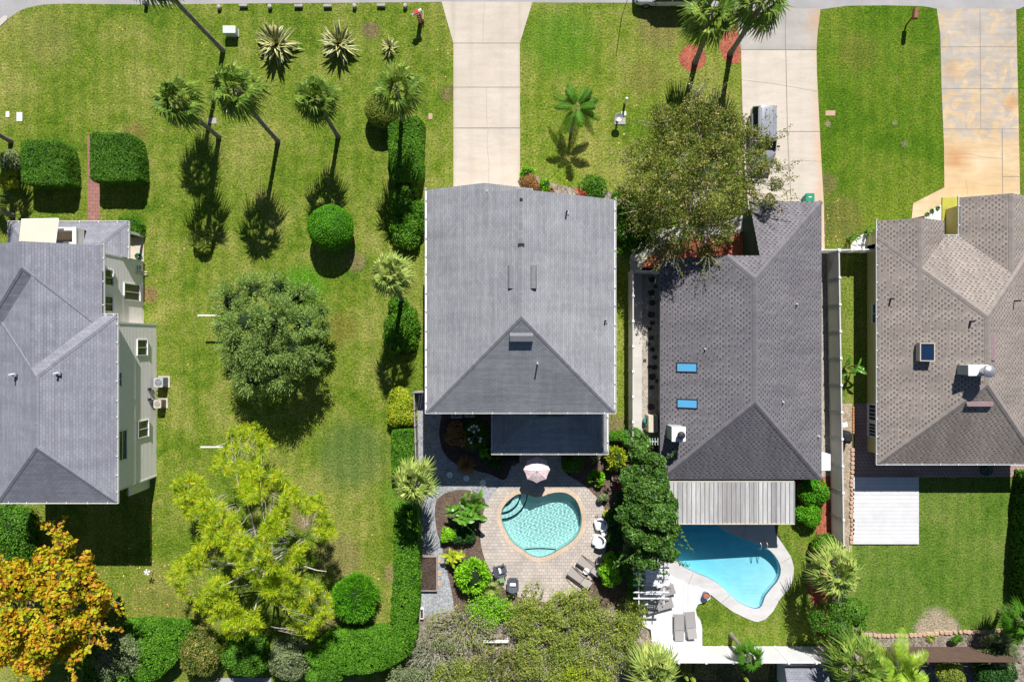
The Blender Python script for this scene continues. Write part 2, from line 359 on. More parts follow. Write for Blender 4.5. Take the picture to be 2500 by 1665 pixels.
HEART = smooth_poly([(1322,1212),(1344,1203),(1369,1200),(1390,1205),(1409,1222),(1419,1250),(1421,1275),(1414,1302),(1394,1325),(1366,1341),(1344,1354),(1319,1362),(1296,1357),(1275,1341),(1250,1324),(1234,1296),(1223,1269),(1224,1246),(1234,1228),(1250,1214),(1262,1206),(1277,1204),(1292,1208),(1305,1214)], 1)
KIDNEY = smooth_poly([(1648,1262),(1644,1287),(1646,1320),(1648,1360),(1658,1379),(1700,1399),(1736,1413),(1762,1431),(1783,1453),(1801,1468),(1819,1478),(1841,1486),(1856,1484),(1863,1470),(1867,1456),(1881,1438),(1899,1418),(1907,1395),(1903,1373),(1887,1349),(1867,1334),(1841,1323),(1812,1314),(1783,1302),(1762,1291),(1748,1280),(1735,1268),(1725,1258),(1700,1256),(1670,1257)], 1)
def grow(poly, d):
    n = len(poly); out = []
    area = sum(poly[i][0]*poly[(i+1) % n][1]-poly[(i+1) % n][0]*poly[i][1] for i in range(n)); sg = 1 if area > 0 else -1
    for i in range(n):
        a, b = poly[i-1], poly[(i+1) % n]; tx, ty = b[0]-a[0], b[1]-a[1]; l = math.hypot(tx, ty) or 1
        out.append((poly[i][0]+sg*ty/l*d, poly[i][1]-sg*tx/l*d))
    return out
def ring_strip(mb, inner, outer, z, m=0):
    n = len(inner); A = WP(inner); B = WP(outer)
    for i in range(n):
        j = (i+1) % n; q = [(*A[i], z), (*A[j], z), (*B[j], z), (*B[i], z)]
        a, b, c = [Vector(p) for p in q[:3]]
        mb.face(q if (b-a).cross(c-a).z > 0 else q[::-1], m)
ring = grow(HEART, 1); ring2 = grow(KIDNEY, 1)
M['ground'] = grassmat('rough_grass', (.045, .06, .014), (.09, .10, .03), (.17, .15, .07), .5)
sheet('ground', [(-7000, -6000), (9500, -6000), (9500, 7500), (-7000, 7500)], 0, M['ground'], [ring, ring2])
M['asphalt'] = simple('grey_asphalt', (.40, .385, .385), (.33, .32, .32), .5, .9, bump=.2, bscale=30)
n_ = N('road_asphalt'); M['road'] = n_.pbr(n_.mix(1, n_.ramp(n_.noise(.4, 6, .65), [(.3, (.31, .30, .305)), (.7, (.40, .39, .39))]), n_.ramp(n_.noise(20, 4, .7), [(.3, (.8, .8, .8)), (.7, (1.12, 1.12, 1.12))]), 'MULTIPLY'), .9, None, .15)
sheet('road', [(-7000, -260), (9500, -260), (9500, 8), (2600, 14), (2500, 17), (2486, 24), (2286, 22), (2253, 16), (2164, 14), (2068, 15), (2003, 24), (1820, 26), (1700, 12), (1640, 8), (1300, 7), (1078, 6), (650, 9), (350, 12), (157, 10), (107, 12), (64, 20), (40, 32), (21, 46), (0, 68), (-60, 130), (-300, 150), (-7000, 160)], .004, M['road'])
sheet('kerb', [(-4, 70), (-4, 52), (10, 40), (17, 39), (20, 43), (18, 50)], .05, M['concrete'])
GR = dict
M['lawn_olive'] = grassmat('olive_lawn', (.058, .138, .007), (.155, .226, .017), (.325, .315, .08), .5,
    [(745, 1265, 40, (.30, .21, .12), .8), (830, 1360, 70, (.27, .22, .09), .7), (820, 1510, 60, (.28, .20, .10), .7), (960, 1400, 30, (.30, .21, .12), .7), (905, 75, 28, (.22, .15, .09), .8), (365, 720, 26, (.28, .16, .08), .75), (1095, 230, 26, (.20, .15, .07), .7), (740, 700, 70, (.075, .25, .006), .8), (120, 100, 80, (.26, .25, .07), .5), (870, 640, 30, (.25, .19, .10), .7), (330, 330, 40, (.22, .16, .05), .6), (830, 800, 50, (.20, .16, .03), .6), (860, 1110, 110, (.10, .17, .04), .7), (980, 1215, 60, (.11, .25, .02), .6), (400, 1480, 110, (.25, .23, .06), .5)])
M['lawn_mid'] = grassmat('mixed_lawn', (.080, .165, .010), (.175, .245, .02), (.34, .32, .085), .5,
    [(1370, 100, 110, (.085, .23, .01), .6), (1610, 70, 70, (.24, .20, .07), .7), (1575, 190, 60, (.21, .19, .045), .6), (1500, 1040, 34, (.24, .17, .10), .7)])
M['lawn_green'] = grassmat('deep_green_lawn', (.058, .138, .004), (.105, .20, .008), (.21, .25, .03), .46,
    [(2021, 303, 9, (.34, .26, .17), .9), (2185, 300, 8, (.28, .24, .15), .7), (2209, 352, 12, (.26, .24, .13), .6), (2050, 540, 80, (.20, .17, .05), .6), (2095, 130, 60, (.17, .17, .03), .5), (2020, 450, 34, (.24, .18, .08), .6)])
M['lawn_back'] = grassmat('back_lawn', (.066, .150, .010), (.125, .215, .026), (.22, .26, .06), .44,
    [(2285, 1520, 46, (.42, .34, .24), 1.0), (2255, 1535, 30, (.42, .34, .24), 1.0), (2320, 1530, 28, (.42, .34, .24), 1.0)])
M['lawn_side'] = grassmat('side_lawn', (.07, .15, .01), (.15, .23, .02), (.28, .28, .07), .5)
sheet('lawn', [(0, 68), (21, 46), (40, 32), (64, 20), (107, 12), (157, 10), (350, 12), (650, 9), (1078, 6), (1107, 107), (1108, 480), (1060, 480), (1060, 950), (1012, 960), (1016, 1420), (1010, 1720), (-400, 1720), (-400, 150), (-60, 130)], .008, M['lawn_olive'])
sheet('lawn', [(1300, 7), (1640, 8), (1700, 12), (1812, 26), (1800, 60), (1809, 123), (1812, 300), (1814, 490), (1790, 600), (1560, 640), (1536, 680), (1536, 1075), (1480, 1075), (1480, 480), (1269, 480), (1268, 107)], .008, M['lawn_mid'])
sheet('lawn', [(2003, 24), (2068, 15), (2164, 14), (2253, 16), (2286, 23), (2295, 86), (2298, 214), (2304, 357), (2305, 460), (2229, 497), (2224, 535), (2160, 560), (2140, 612), (2010, 612), (2012, 560), (2004, 357), (1994, 178), (1993, 123)], .008, M['lawn_green'])
sheet('lawn', [(2480, 24), (2540, 14), (2640, 14), (2640, 490), (2492, 490), (2488, 320), (2482, 107)], .008, M['lawn_green'])
sheet('lawn', [(2040, 607), (2124, 607), (2124, 990), (2078, 1000), (2076, 1170), (2040, 1170)], .008, M['lawn_side'])
sheet('lawn', [(2060, 1160), (2640, 1160), (2640, 1546), (2460, 1552), (2300, 1546), (2160, 1546), (2110, 1540), (2060, 1520)], .008, M['lawn_back'])
sheet('lawn', [(1690, 1420), (1750, 1465), (1850, 1516), (1937, 1400), (1890, 1270), (2000, 1270), (1975, 1370), (1968, 1430), (1986, 1480), (1990, 1580), (1700, 1580)], .012, M['lawn_side'])
# drives
M['drive_mid'] = concretemat('clean_drive', (.56, .495, .42), (.52, .42, .31), .25, [(1150, 200, 20, (.34, .31, .28), .3, True), (1226, 200, 20, (.34, .31, .28), .3, True), (1107, 250, 16, (.30, .27, .20), .5, True), (1269, 250, 14, (.34, .28, .18), .5, True)], dark=.84)
d1 = sheet('driveway', [(1078, 5), (1300, 6), (1269, 107), (1270, 485), (1107, 485), (1107, 107)], .03, M['drive_mid'])
M['joint'] = simple('dark_joint', (.26, .23, .2), None, 5, .95)  # own dark colour of the slab joints
M['crack'] = simple('hairline_crack', (.36, .32, .27), None, 5, .95)
strips('joint', [(1107, 106.5, 1269, 106.5, 1.6), (1107, 214, 1269, 214, 1.6), (1107, 313.5, 1270, 313.5, 2.2)], .034, M['joint'], d1)
strips('crack', [(1183, 8, 1180, 50, 1), (1180, 50, 1179, 106, 1), (1187, 214, 1189, 313, 1), (1192, 315, 1189, 360, 1), (1189, 360, 1194, 400, 1), (1194, 400, 1192, 470, 1)], .034, M['crack'], d1)
M['drive_right'] = concretemat('stained_drive', (.58, .515, .435), None, .3, [(2003, 300, 42, (.62, .33, .14), .8, True), (1845, 300, 22, (.36, .33, .30), .3, True), (1955, 300, 22, (.40, .36, .32), .3, True)], .86)
d2 = sheet('driveway', [(1809, 123.5), (1993, 123.5), (1994, 178), (2003, 357), (2011, 500), (2013, 612), (1900, 612), (1830, 540), (1816, 400), (1811, 221)], .03, M['drive_right'])
strips('joint', [(1918, 123, 1922, 322, 1.8), (1922, 322, 1931, 500, 1.8), (1811, 322, 2001, 322, 1.8)], .034, M['joint'], d2)
strips('crack', [(1880, 204, 1995, 224, 1), (1810, 196, 1880, 204, 1), (1929, 395, 1960, 393, 1.3), (1960, 393, 2005, 395, 1)], .034, M['crack'], d2)
M['apron'] = concretemat('weathered_apron', (.44, .415, .38), None, .4, [(2003, 70, 70, (.55, .30, .13), .85, True), (1950, 124, 30, (.2, .2, .2), .5, False)], .7)
ap = sheet('driveway_apron', [(1780, 22), (2003, 22), (1996, 80), (1993, 122.5), (1809, 122.5), (1801, 60)], .026, M['apron'])
strips('joint', [(1917, 24, 1917, 122, 1.6)], .03, M['joint'], ap)
n_ = N('patchy_drive'); v_ = n_.xyz(); q_ = W(2300, 330)
g_ = n_.ramp(n_.noise(.5, 6, .65), [(.35, (.36, .325, .29)), (.65, (.45, .41, .365))])
o_ = n_.ramp(n_.noise(.45, 5, .65), [(.3, (.52, .37, .21)), (.55, (.58, .44, .27)), (.7, (.62, .50, .34))])
f_ = n_.math('MULTIPLY', n_.math('SUBTRACT', n_.noise(.75, 7, .74, dist=1.0), n_.math('ADD', .405, n_.math('MULTIPLY', n_.math('SUBTRACT', v_[1], q_.y), .012))), 7, clamp=True)
f2_ = n_.math('MULTIPLY', n_.math('SUBTRACT', q_.y, v_[1]), 1.5, clamp=True)
c_ = n_.mix(n_.math('MAXIMUM', f_, f2_), g_, o_)
for x, y, r, c in [(2335, 385, 40, (.48, .24, .10)), (2320, 170, 34, (.44, .30, .17)), (2470, 250, 30, (.50, .27, .10))]:
    p = W(x, y); d_ = n_.n('ShaderNodeVectorMath', operation='DISTANCE'); n_.l(n_.co.outputs['Object'], d_.inputs[0]); d_.inputs[1].default_value = (p.x, p.y, 0)
    e_ = n_.math('SUBTRACT', 1.25, n_.math('ADD', n_.math('MULTIPLY', d_.outputs['Value'], 1/(r*S)), n_.math('MULTIPLY', n_.noise(.9, 5), .6)), clamp=True); c_ = n_.mix(n_.math('MULTIPLY', e_, .9), c_, c)
c_ = n_.mix(1, c_, n_.ramp(n_.noise(1.0, 5, .7, n_.comb(n_.math('MULTIPLY', v_[0], .4), n_.math('MULTIPLY', v_[1], 3))), [(.3, (.86, .84, .82)), (.7, (1.06, 1.06, 1.06))]), 'MULTIPLY')
M['drive_patchy'] = n_.pbr(c_, .88, n_.bump(n_.noise(30, 3), .2, .01), .15)
d3 = sheet('driveway', [(2286, 21), (2480, 23), (2482, 107), (2487, 321), (2490, 480), (2490, 560), (2280, 560), (2257, 535), (2257, 527), (2225, 534), (2229, 497), (2305, 458), (2304, 357), (2298, 214), (2295, 86)], .03, M['drive_patchy'])
strips('joint', [(2392, 24, 2394, 316, 1.3), (2295, 115.5, 2482, 115.5, 1.2), (2299, 217, 2485, 217.5, 1.4), (2303, 316, 2488, 316, 1.3), (2446, 316, 2447, 480, 1.8), (2447, 432, 2490, 432, 1.6)], .034, M['joint'], d3)
strips('crack', [(2305, 378, 2365, 376, 1), (2365, 376, 2400, 384, 1), (2400, 384, 2446, 388, 1), (2358, 440, 2362, 475, 1)], .034, M['crack'], d3)
M['redbrick'] = pavermat('pink_brick_walk', (.36, .18, .15), (.29, .14, .12), (.16, .09, .08), .42, .28)
sheet('footpath', [(214, 330), (244, 330), (245, 548), (215, 548)], .014, M['redbrick'])
# beds and gravel, centre house
sheet('gravel_path', [(1012, 955), (1075, 955), (1080, 1000), (1240, 1000), (1260, 1190), (1215, 1192), (1185, 1235), (1182, 1390), (1120, 1470), (1115, 1560), (1010, 1580), (1014, 1420)], .014, M['gravel'])
sheet('mulch_bed', [(1085, 985), (1300, 985), (1300, 1100), (1255, 1125), (1246, 1142), (1239, 1164), (1230, 1172), (1217, 1168), (1199, 1158), (1165, 1150), (1130, 1137), (1107, 1130), (1086, 1110), (1075, 1084), (1071, 1046)], .022, M['soil'], smooth=1)
sheet('mulch_bed', [(1086, 1203), (1126, 1193), (1165, 1200), (1190, 1225), (1190, 1370), (1220, 1400), (1275, 1460), (1330, 1470), (1440, 1440), (1480, 1380), (1480, 1520), (1300, 1560), (1110, 1500), (1104, 1446), (1090, 1388), (1079, 1331), (1065, 1295), (1061, 1244), (1066, 1219)], .022, M['bedsoil'], smooth=1)
sheet('mulch_bed', [(1360, 1090), (1535, 1060), (1640, 1075), (1640, 1360), (1560, 1480), (1440, 1500), (1440, 1420), (1470, 1240), (1440, 1195), (1380, 1150)], .018, M['bedsoil'], smooth=1)
M['patio'] = pavermat('tan_pavers', (.55, .49, .43), (.44, .40, .365), (.27, .235, .21), .31, .25)
PATIO = [(1240, 1085), (1370, 1085), (1369, 1120), (1372, 1144), (1387, 1161), (1409, 1172), (1431, 1187), (1449, 1206), (1470, 1228), (1478, 1250), (1483, 1290), (1482, 1331), (1472, 1366), (1453, 1405), (1424, 1438), (1400, 1453), (1369, 1466), (1320, 1469), (1276, 1461), (1240, 1445), (1213, 1417), (1195, 1390), (1182, 1360), (1174, 1330), (1172, 1298), (1177, 1262), (1185, 1235), (1200, 1208), (1215, 1191), (1232, 1179), (1245, 1164), (1252, 1140)]
sheet('paver_patio', PATIO, .04, M['patio'], [grow(HEART, 10)], 1)
# pools
def pool(basin, mat_basin, depth, line_mat, water_mat, wz, steps=(), vol=False):
    n = len(basin); P = WP(basin); mb = MB()
    for i in range(n):
        j = (i+1) % n; a, b = P[i], P[j]; z0 = [-depth(*p) for p in (a, b)]
        q = [(*a, .0), (*b, .0), (*b, -.22), (*a, -.22)]; mb.face(q, 1)
        mb.face([(*a, -.22), (*b, -.22), (*b, z0[1]), (*a, z0[0])], 0, smooth=True)
    tr = tessellate_polygon([[Vector((*p, 0)) for p in P]])
    mb.raw([(*p, -depth(*p)) for p in P], [t if (Vector((*P[t[1]],0))-Vector((*P[t[0]],0))).cross(Vector((*P[t[2]],0))-Vector((*P[t[0]],0))).z > 0 else t[::-1] for t in tr])
    for poly, z in steps: mb.prism(poly, -2.0, z, 0)
    tag(mb.build('pool_basin', [mat_basin, line_mat]), kind='structure')
    if vol:
        w = MB(); w.prism(WP(grow(basin, .4)), -2.2, wz, bottom=True); tag(w.build('pool_water', water_mat), kind='structure'); return
    w = MB(); w.raw([(*p, wz) for p in WP(grow(basin, .4))], [t if (Vector((*P[t[1]],0))-Vector((*P[t[0]],0))).cross(Vector((*P[t[2]],0))-Vector((*P[t[0]],0))).z > 0 else t[::-1] for t in tr])
    tag(w.build('pool_water', water_mat), kind='structure')
def clip_circle(poly, cx, cy, r, k=40):
    out = list(poly)
    for i in range(k):
        a0, a1 = 2*PI*i/k, 2*PI*(i+1)/k
        A = (cx+r*math.cos(a0), cy+r*math.sin(a0)); B = (cx+r*math.cos(a1), cy+r*math.sin(a1))
        side = lambda p: (B[0]-A[0])*(p[1]-A[1])-(B[1]-A[1])*(p[0]-A[0])
        src, out = out, []
        for j in range(len(src)):
            p, q = src[j-1], src[j]; sp, sq = side(p), side(q)
            if (sp >= 0) != (sq >= 0): t = sp/(sp-sq); out.append((p[0]+(q[0]-p[0])*t, p[1]+(q[1]-p[1])*t))
            if sq >= 0: out.append(q)
        if not out: return []
    return out
M['plaster'] = simple('pool_plaster', (.72, .86, .80), (.66, .82, .76), 3, .8)
M['plaster_blue'] = simple('blue_pool_plaster', (.55, .72, .72), (.46, .65, .67), 1.1, .8)
M['pooltile'] = simple('teal_tile', (.05, .16, .22), (.03, .08, .18), 12, .3, .5)
M['navytile'] = simple('navy_tile', (.012, .03, .12), (.02, .06, .2), 30, .3, .5)
M['water'] = watermat('rippled_water', (.56, .92, .90), 3.2, .55)
M['water_calm'] = watermat('calm_water', (.94, .98, .99), 1.6, .22); m_ = M['water_calm'].node_tree; va = m_.nodes.new('ShaderNodeVolumeAbsorption'); va.inputs[0].default_value = (0, .74, .90, 1); va.inputs[1].default_value = .42; m_.links.new(va.outputs[0], [x for x in m_.nodes if x.type == 'OUTPUT_MATERIAL'][0].inputs[1])
hp = WP(HEART); stp = []
cx, cy = W(1222, 1206)[:2]
for r, z in [(2.15, -.78), (1.6, -.52), (1.05, -.3)]:
    p = clip_circle([tuple(q) for q in hp], cx, cy, r)
    if p: stp.append((p, z))
cx2, cy2 = W(1318, 1341)[:2]; cy2 -= 9
bench = clip_circle([tuple(q) for q in hp], cx2, cy2, 9, 200)
if bench: stp.append((bench, -.5))
pool(HEART, M['plaster'], lambda x, y: 1.15, M['pooltile'], M['water'], -.10, stp)
# rippled surface of the heart pool: real waves, so the sun draws its net of light on the floor
for o in list(COL.objects):
    if o.name == 'pool_water': bpy.data.objects.remove(o)
hx = [p[0] for p in hp]; hy = [p[1] for p in hp]; xs_ = np.arange(min(hx)-.1, max(hx)+.15, .022); ys_ = np.arange(min(hy)-.1, max(hy)+.15, .022)
X_, Y_ = np.meshgrid(xs_, ys_); Z_ = np.zeros_like(X_); rg = np.random.default_rng(4)
for i in range(22):
    a_ = rg.uniform(0, 2*PI); lm = rg.uniform(.13, .40); Z_ += .0014*lm*np.sin((X_*math.cos(a_)+Y_*math.sin(a_))*2*PI/lm+rg.uniform(0, 6))
nx, ny = len(xs_), len(ys_); idx = np.arange(nx*ny).reshape(ny, nx); Fq = np.stack([idx[:-1, :-1], idx[:-1, 1:], idx[1:, 1:], idx[1:, :-1]], -1).reshape(-1, 4)
n_ = N('wave_water'); gl = n_.n('ShaderNodeBsdfRefraction'); gl.inputs['Roughness'].default_value = 0; gl.inputs['IOR'].default_value = 1.33; n_.set(gl.inputs[0], (.74, .94, .96))
g2 = n_.n('ShaderNodeBsdfGlossy'); g2.inputs['Roughness'].default_value = .02; fr = n_.n('ShaderNodeFresnel'); fr.inputs[0].default_value = 1.33; mx = n_.n('ShaderNodeMixShader'); n_.l(fr.outputs[0], mx.inputs[0]); n_.l(gl.outputs[0], mx.inputs[1]); n_.l(g2.outputs[0], mx.inputs[2]); n_.l(mx.outputs[0], n_.out.inputs[0]); M['wave_water'] = n_.m
wo = tag(np_mesh('pool_water', np.stack([X_, Y_, Z_-.10], -1).reshape(-1, 3), Fq, M['wave_water']), kind='structure'); wo.data.polygons.foreach_set('use_smooth', [True]*len(wo.data.polygons))
wo.cycles.is_caustics_caster = True; sd.cycles.is_caustics_light = True
for o in COL.objects:
    if o.name.startswith('pool_basin'): o.cycles.is_caustics_receiver = True
trim = MB()
def arc_band(c0, c1, r, z, poly_px, w=.09):
    k = int(120*max(1, r/2.5))
    for i in range(k):
        a0, a1 = 2*PI*i/k, 2*PI*(i+1)/k; am = (a0+a1)/2
        x, y = c0+r*math.cos(am), c1+r*math.sin(am); px, py = x/S+1250, 832.5-y/S
        ins = False
        for j in range(len(poly_px)):
            (ax, ay), (bx, by) = poly_px[j-1], poly_px[j]
            if (ay > py) != (by > py) and px < (bx-ax)*(py-ay)/(by-ay)+ax: ins = not ins
        if ins: trim.face([(c0+(r-w)*math.cos(a0), c1+(r-w)*math.sin(a0), z), (c0+r*math.cos(a0), c1+r*math.sin(a0), z), (c0+r*math.cos(a1), c1+r*math.sin(a1), z), (c0+(r-w)*math.cos(a1), c1+(r-w)*math.sin(a1), z)])
sm_heart = grow(HEART, -1)
for r, z in [(2.15, -.774), (1.6, -.514), (1.05, -.294)]: arc_band(cx, cy, r, z, sm_heart)
arc_band(cx2, cy2, 9, -.494, sm_heart)
tag(trim.build('pool_tile_line', M['navytile']), kind='structure')
M['coping'] = pavermat('peach_coping', (.62, .50, .38), (.58, .46, .34), (.45, .35, .26), .2, .5)
cp = MB(); ring_strip(cp, HEART, grow(HEART, 11), .055)
for i in range(len(HEART)):
    a, b = WP([HEART[i-1], HEART[i]]); cp.face([(*a, -.02), (*b, -.02), (*b, .055), (*a, .055)])
tag(cp.build('pool_coping', M['coping']), kind='structure')
dq = W(1640, 1330); dr = W(1870, 1470)
pool(KIDNEY, M['plaster_blue'], lambda x, y: 1.7-max(0, min(1, (x-dq.x)/(dr.x-dq.x)*.6+(dq.y-y)/(dq.y-dr.y)*.5))*1.1, M['pooltile'], M['water_calm'], -.12, (), True)
M['deck'] = concretemat('pale_deck', (.60, .59, .585), (.50, .49, .48), .4)
DECK = [(1600, 1240), (1890, 1240), (1891, 1277), (1893, 1302), (1915, 1334), (1931, 1359), (1938, 1385), (1936, 1410), (1927, 1435), (1904, 1461), (1886, 1493), (1868, 1511), (1850, 1517), (1841, 1516), (1819, 1507), (1790, 1493), (1769, 1478), (1751, 1464), (1733, 1449), (1682, 1440), (1620, 1415), (1600, 1380)]
sheet('pool_deck', DECK, .045, M['deck'], [KIDNEY], 0)
edge = MB()
for i in range(len(KIDNEY)):
    a, b = WP([KIDNEY[i-1], KIDNEY[i]]); edge.face([(*a, -.02), (*b, -.02), (*b, .045), (*a, .045)])
tag(edge.build('pool_edge', M['deck']), kind='structure')
strips('joint', [(1671, 1270, 1640, 1300, 1.2), (1812, 1313, 1822, 1278, 1.2), (1680, 1425, 1692, 1398, 1.4), (1762, 1470, 1782, 1452, 1.4), (1905, 1374, 1930, 1360, 1.4)], .05, M['crack'], tag(thing('deck_joints', None, None), kind='structure'))
M['whiteplank'] = plankmat('white_deck_planks', (.67, .67, .68), .15, 0, .62)
WDECK = [(1542, 1384), (1632, 1390), (1632, 1403), (1682, 1428), (1724, 1440), (1733, 1447), (1733, 1459), (1722, 1467), (1703, 1473), (1697, 1485), (1700, 1500), (1709, 1512), (1713, 1530), (1713, 1580), (1592, 1580), (1588, 1535), (1562, 1522), (1552, 1480)]
wd = MB(); wd.prism(WP(WDECK), .0, .16); tag(wd.build('wooden_deck', M['whiteplank']), kind='structure')
# right house, side paths
sheet('pebble_strip', [(1560, 655), (1618, 655), (1618, 1100), (1560, 1100)], .012, M['pebble'])
sheet('footpath', [(1545, 655), (1567, 655), (1567, 1095), (1545, 1095)], .02, M['concrete'])
sheet('footpath', [(1538, 668), (1538, 622), (1570, 588), (1625, 560), (1700, 545), (1760, 545), (1830, 520), (1830, 560), (1760, 580), (1700, 578), (1640, 592), (1590, 622), (1569, 640), (1567, 668)], .016, M['concrete'])
sheet('mulch_bed', [(1567, 668), (1569, 642), (1592, 622), (1640, 594), (1700, 580), (1760, 582), (1850, 560), (1860, 640), (1640, 645), (1620, 668)], .012, M['redmulch'], smooth=1)
def disc_px(cx, cy, r, k=20, j=.06):
    return [(cx+r*math.cos(2*PI*i/k)*(1+random.uniform(-j, j)), cy+r*math.sin(2*PI*i/k)*(1+random.uniform(-j, j))) for i in range(k)]
sheet('mulch_ring', disc_px(1691, 142, 33), .014, M['redmulch'])
sheet('mulch_ring', [(1756, 110), (1770, 75), (1795, 65), (1803, 90), (1808, 122), (1808, 157), (1780, 155), (1762, 138)], .014, M['redmulch'], smooth=1)
sheet('pebble_strip', [(2004, 612), (2022, 612), (2030, 1180), (2004, 1180)], .012, M['pebble'])
sheet('mulch_bed', [(1946, 1175), (2030, 1160), (2040, 1300), (2056, 1590), (1990, 1600), (1988, 1480), (1968, 1430), (1976, 1370), (1995, 1320), (1990, 1250), (1950, 1230)], .016, M['redmulch'])
# far right house yard
n_ = N('hexagon_pavers'); mp = n_.n('ShaderNodeMapping'); mp.inputs['Scale'].default_value = (3.2, 3.7, 1); n_.l(n_.co.outputs['Object'], mp.inputs[0])
u_ = n_.xyz(mp.outputs[0]); rw = n_.math('FLOOR', u_[1]); off = n_.math('MULTIPLY', n_.math('MODULO', n_.math('ADD', rw, 400.0), 2.0), .5)
vo = n_.n('ShaderNodeTexVoronoi', feature='DISTANCE_TO_EDGE'); vo.inputs['Randomness'].default_value = .12; vo.inputs['Scale'].default_value = 1
n_.l(n_.comb(n_.math('ADD', u_[0], n_.math('MULTIPLY', u_[1], .5)), u_[1]), vo.inputs['Vector'])
c_ = n_.ramp(vo.outputs[0], [(.02, (.17, .12, .115)), (.1, (.40, .28, .25))]); c_ = n_.mix(1, c_, n_.ramp(n_.noise(.8, 5), [(.3, (.8, .8, .8)), (.7, (1.1, 1.1, 1.1))]), 'MULTIPLY')
M['hex'] = n_.pbr(c_, .85, None, .2)
sheet('paver_patio', [(2086, 985), (2140, 985), (2640, 1060), (2640, 1163), (2086, 1166)], .02, M['hex'])
M['dirt'] = gravelmat('sandy_dirt', [(.24, .19, .13), (.36, .29, .21), (.46, .38, .29)], 10)
sheet('dirt_strip', [(2048, 985), (2080, 985), (2080, 1340), (2062, 1345), (2052, 1150)], .012, M['dirt'])
sheet('dirt_bed', [(2060, 1520), (2110, 1538), (2160, 1546), (2300, 1546), (2460, 1552), (2640, 1546), (2640, 1720), (2060, 1720)], .012, M['leaf_litter'])
sheet('pebble_bed', smooth_poly([(2257, 535), (2258, 522), (2290, 503), (2305, 497), (2312, 520), (2300, 545)], 1), .036, M['whitestone'])
sheet('pebble_bed', [(2075, 612), (2078, 595), (2098, 575), (2130, 560), (2150, 555), (2150, 612)], .014, M['whitestone'], smooth=1)
sheet('mulch_bed', [(1275, 430), (1300, 425), (1345, 450), (1420, 462), (1530, 470), (1530, 640), (1500, 640), (1498, 500), (1275, 480)], .014, M['leaf_litter'], smooth=1)
sheet('leaf_litter_bed', [(1000, 1510), (1110, 1490), (1250, 1510), (1440, 1490), (1560, 1470), (1590, 1560), (1590, 1720), (980, 1720)], .026, M['leaf_litter'])
sheet('lawn', [(1590, 1612), (2060, 1612), (2060, 1740), (1590, 1740)], .02, M['ground'])
sheet('porch_slab', [(312, 572), (352, 578), (352, 638), (250, 638), (250, 572)], .06, M['beige'])
sheet('footpath', [(530, 1654), (662, 1654), (668, 1760), (505, 1760)], .014, M['road'])
# ---------------------------------------------------------------- houses (plans in photograph pixels on the ground, u = 0.032 m, y up)
M['roof_grey'] = shinglemat('grey_shingles', (.345, .35, .365), (.295, .30, .32), .55, .32, .15, .18)
def stained(name, c):
    m = shinglemat(name, c, tuple(x*.85 for x in c), .5, .32, .15, .18); t = m.node_tree; p = [x for x in t.nodes if x.type == 'BSDF_PRINCIPLED'][0]; src = p.inputs['Base Color'].links[0].from_socket
    n = N.__new__(N); n.m, n.t = m, t; n.co = [x for x in t.nodes if x.type == 'TEX_COORD'][0]; v = n.xyz(); g = W(1340, 1065, 3.5)
    band = n.math('SUBTRACT', 1.0, n.math('MULTIPLY', n.math('ABSOLUTE', n.math('SUBTRACT', v[1], -7.5)), .9), clamp=True)
    f = n.noise(1, 6, .7, n.comb(n.math('MULTIPLY', v[0], .45), n.math('MULTIPLY', v[1], 2.2))); f = n.math('MULTIPLY', n.math('SUBTRACT', n.math('ADD', f, n.math('MULTIPLY', band, .22)), .62), 9, clamp=True)
    t.links.new(n.mix(n.math('MULTIPLY', f, .75), src, (.06, .062, .07)), p.inputs['Base Color']); return m
M['roof_stained'] = stained('algae_stained_shingles', (.345, .35, .365))
M['roof_blue'] = shinglemat('blue_grey_shingles', (.285, .29, .33), (.24, .245, .285), .55, .34, .17, .18)
M['cap_grey'] = shinglemat('grey_ridge_shingles', (.33, .335, .35), (.29, .295, .31), .5, .16, 2.0, .1)
M['cap_blue'] = shinglemat('blue_grey_ridge_shingles', (.27, .275, .315), (.24, .245, .285), .55, .16, 2.0, .1)
M['roof_dash'] = dashmat('grey_brown_shingles', (.195, .188, .205), (.062, .058, .066), (.16, .153, .166))
M['cap_dash'] = shinglemat('grey_brown_ridge_shingles', (.19, .183, .195), (.17, .163, .175), .75, .2, 2.0, .08)
M['roof_tan'] = dashmat('tan_shingles', (.33, .29, .26), (.115, .095, .085), (.27, .235, .21))
M['cap_tan'] = shinglemat('tan_ridge_shingles', (.30, .265, .24), (.27, .235, .215), .78, .2, 2.0, .08)
M['siding_cream'] = sidingmat('cream_lap_siding', (.66, .64, .57), .19, 2, .55)
M['siding_green'] = sidingmat('pale_green_siding', (.42, .47, .43), .2)
M['wall_dkgreen'] = sidingmat('dark_green_siding', (.03, .075, .055), .2)
M['siding_yellow'] = sidingmat('pale_yellow_siding', (.58, .52, .24), .25)
M['awning'] = simple('cream_canvas', (.54, .44, .36), (.51, .41, .33), 1, .9)
M['decking'] = plankmat('brown_cream_decking', (.62, .48, .37), .2, 0, .35)
M['ventgrey'] = simple('roof_vent_grey', (.20, .205, .22), None, 4, .6)
M['ventmauve'] = simple('mauve_ridge_vent', (.27, .19, .20), None, 4, .6)
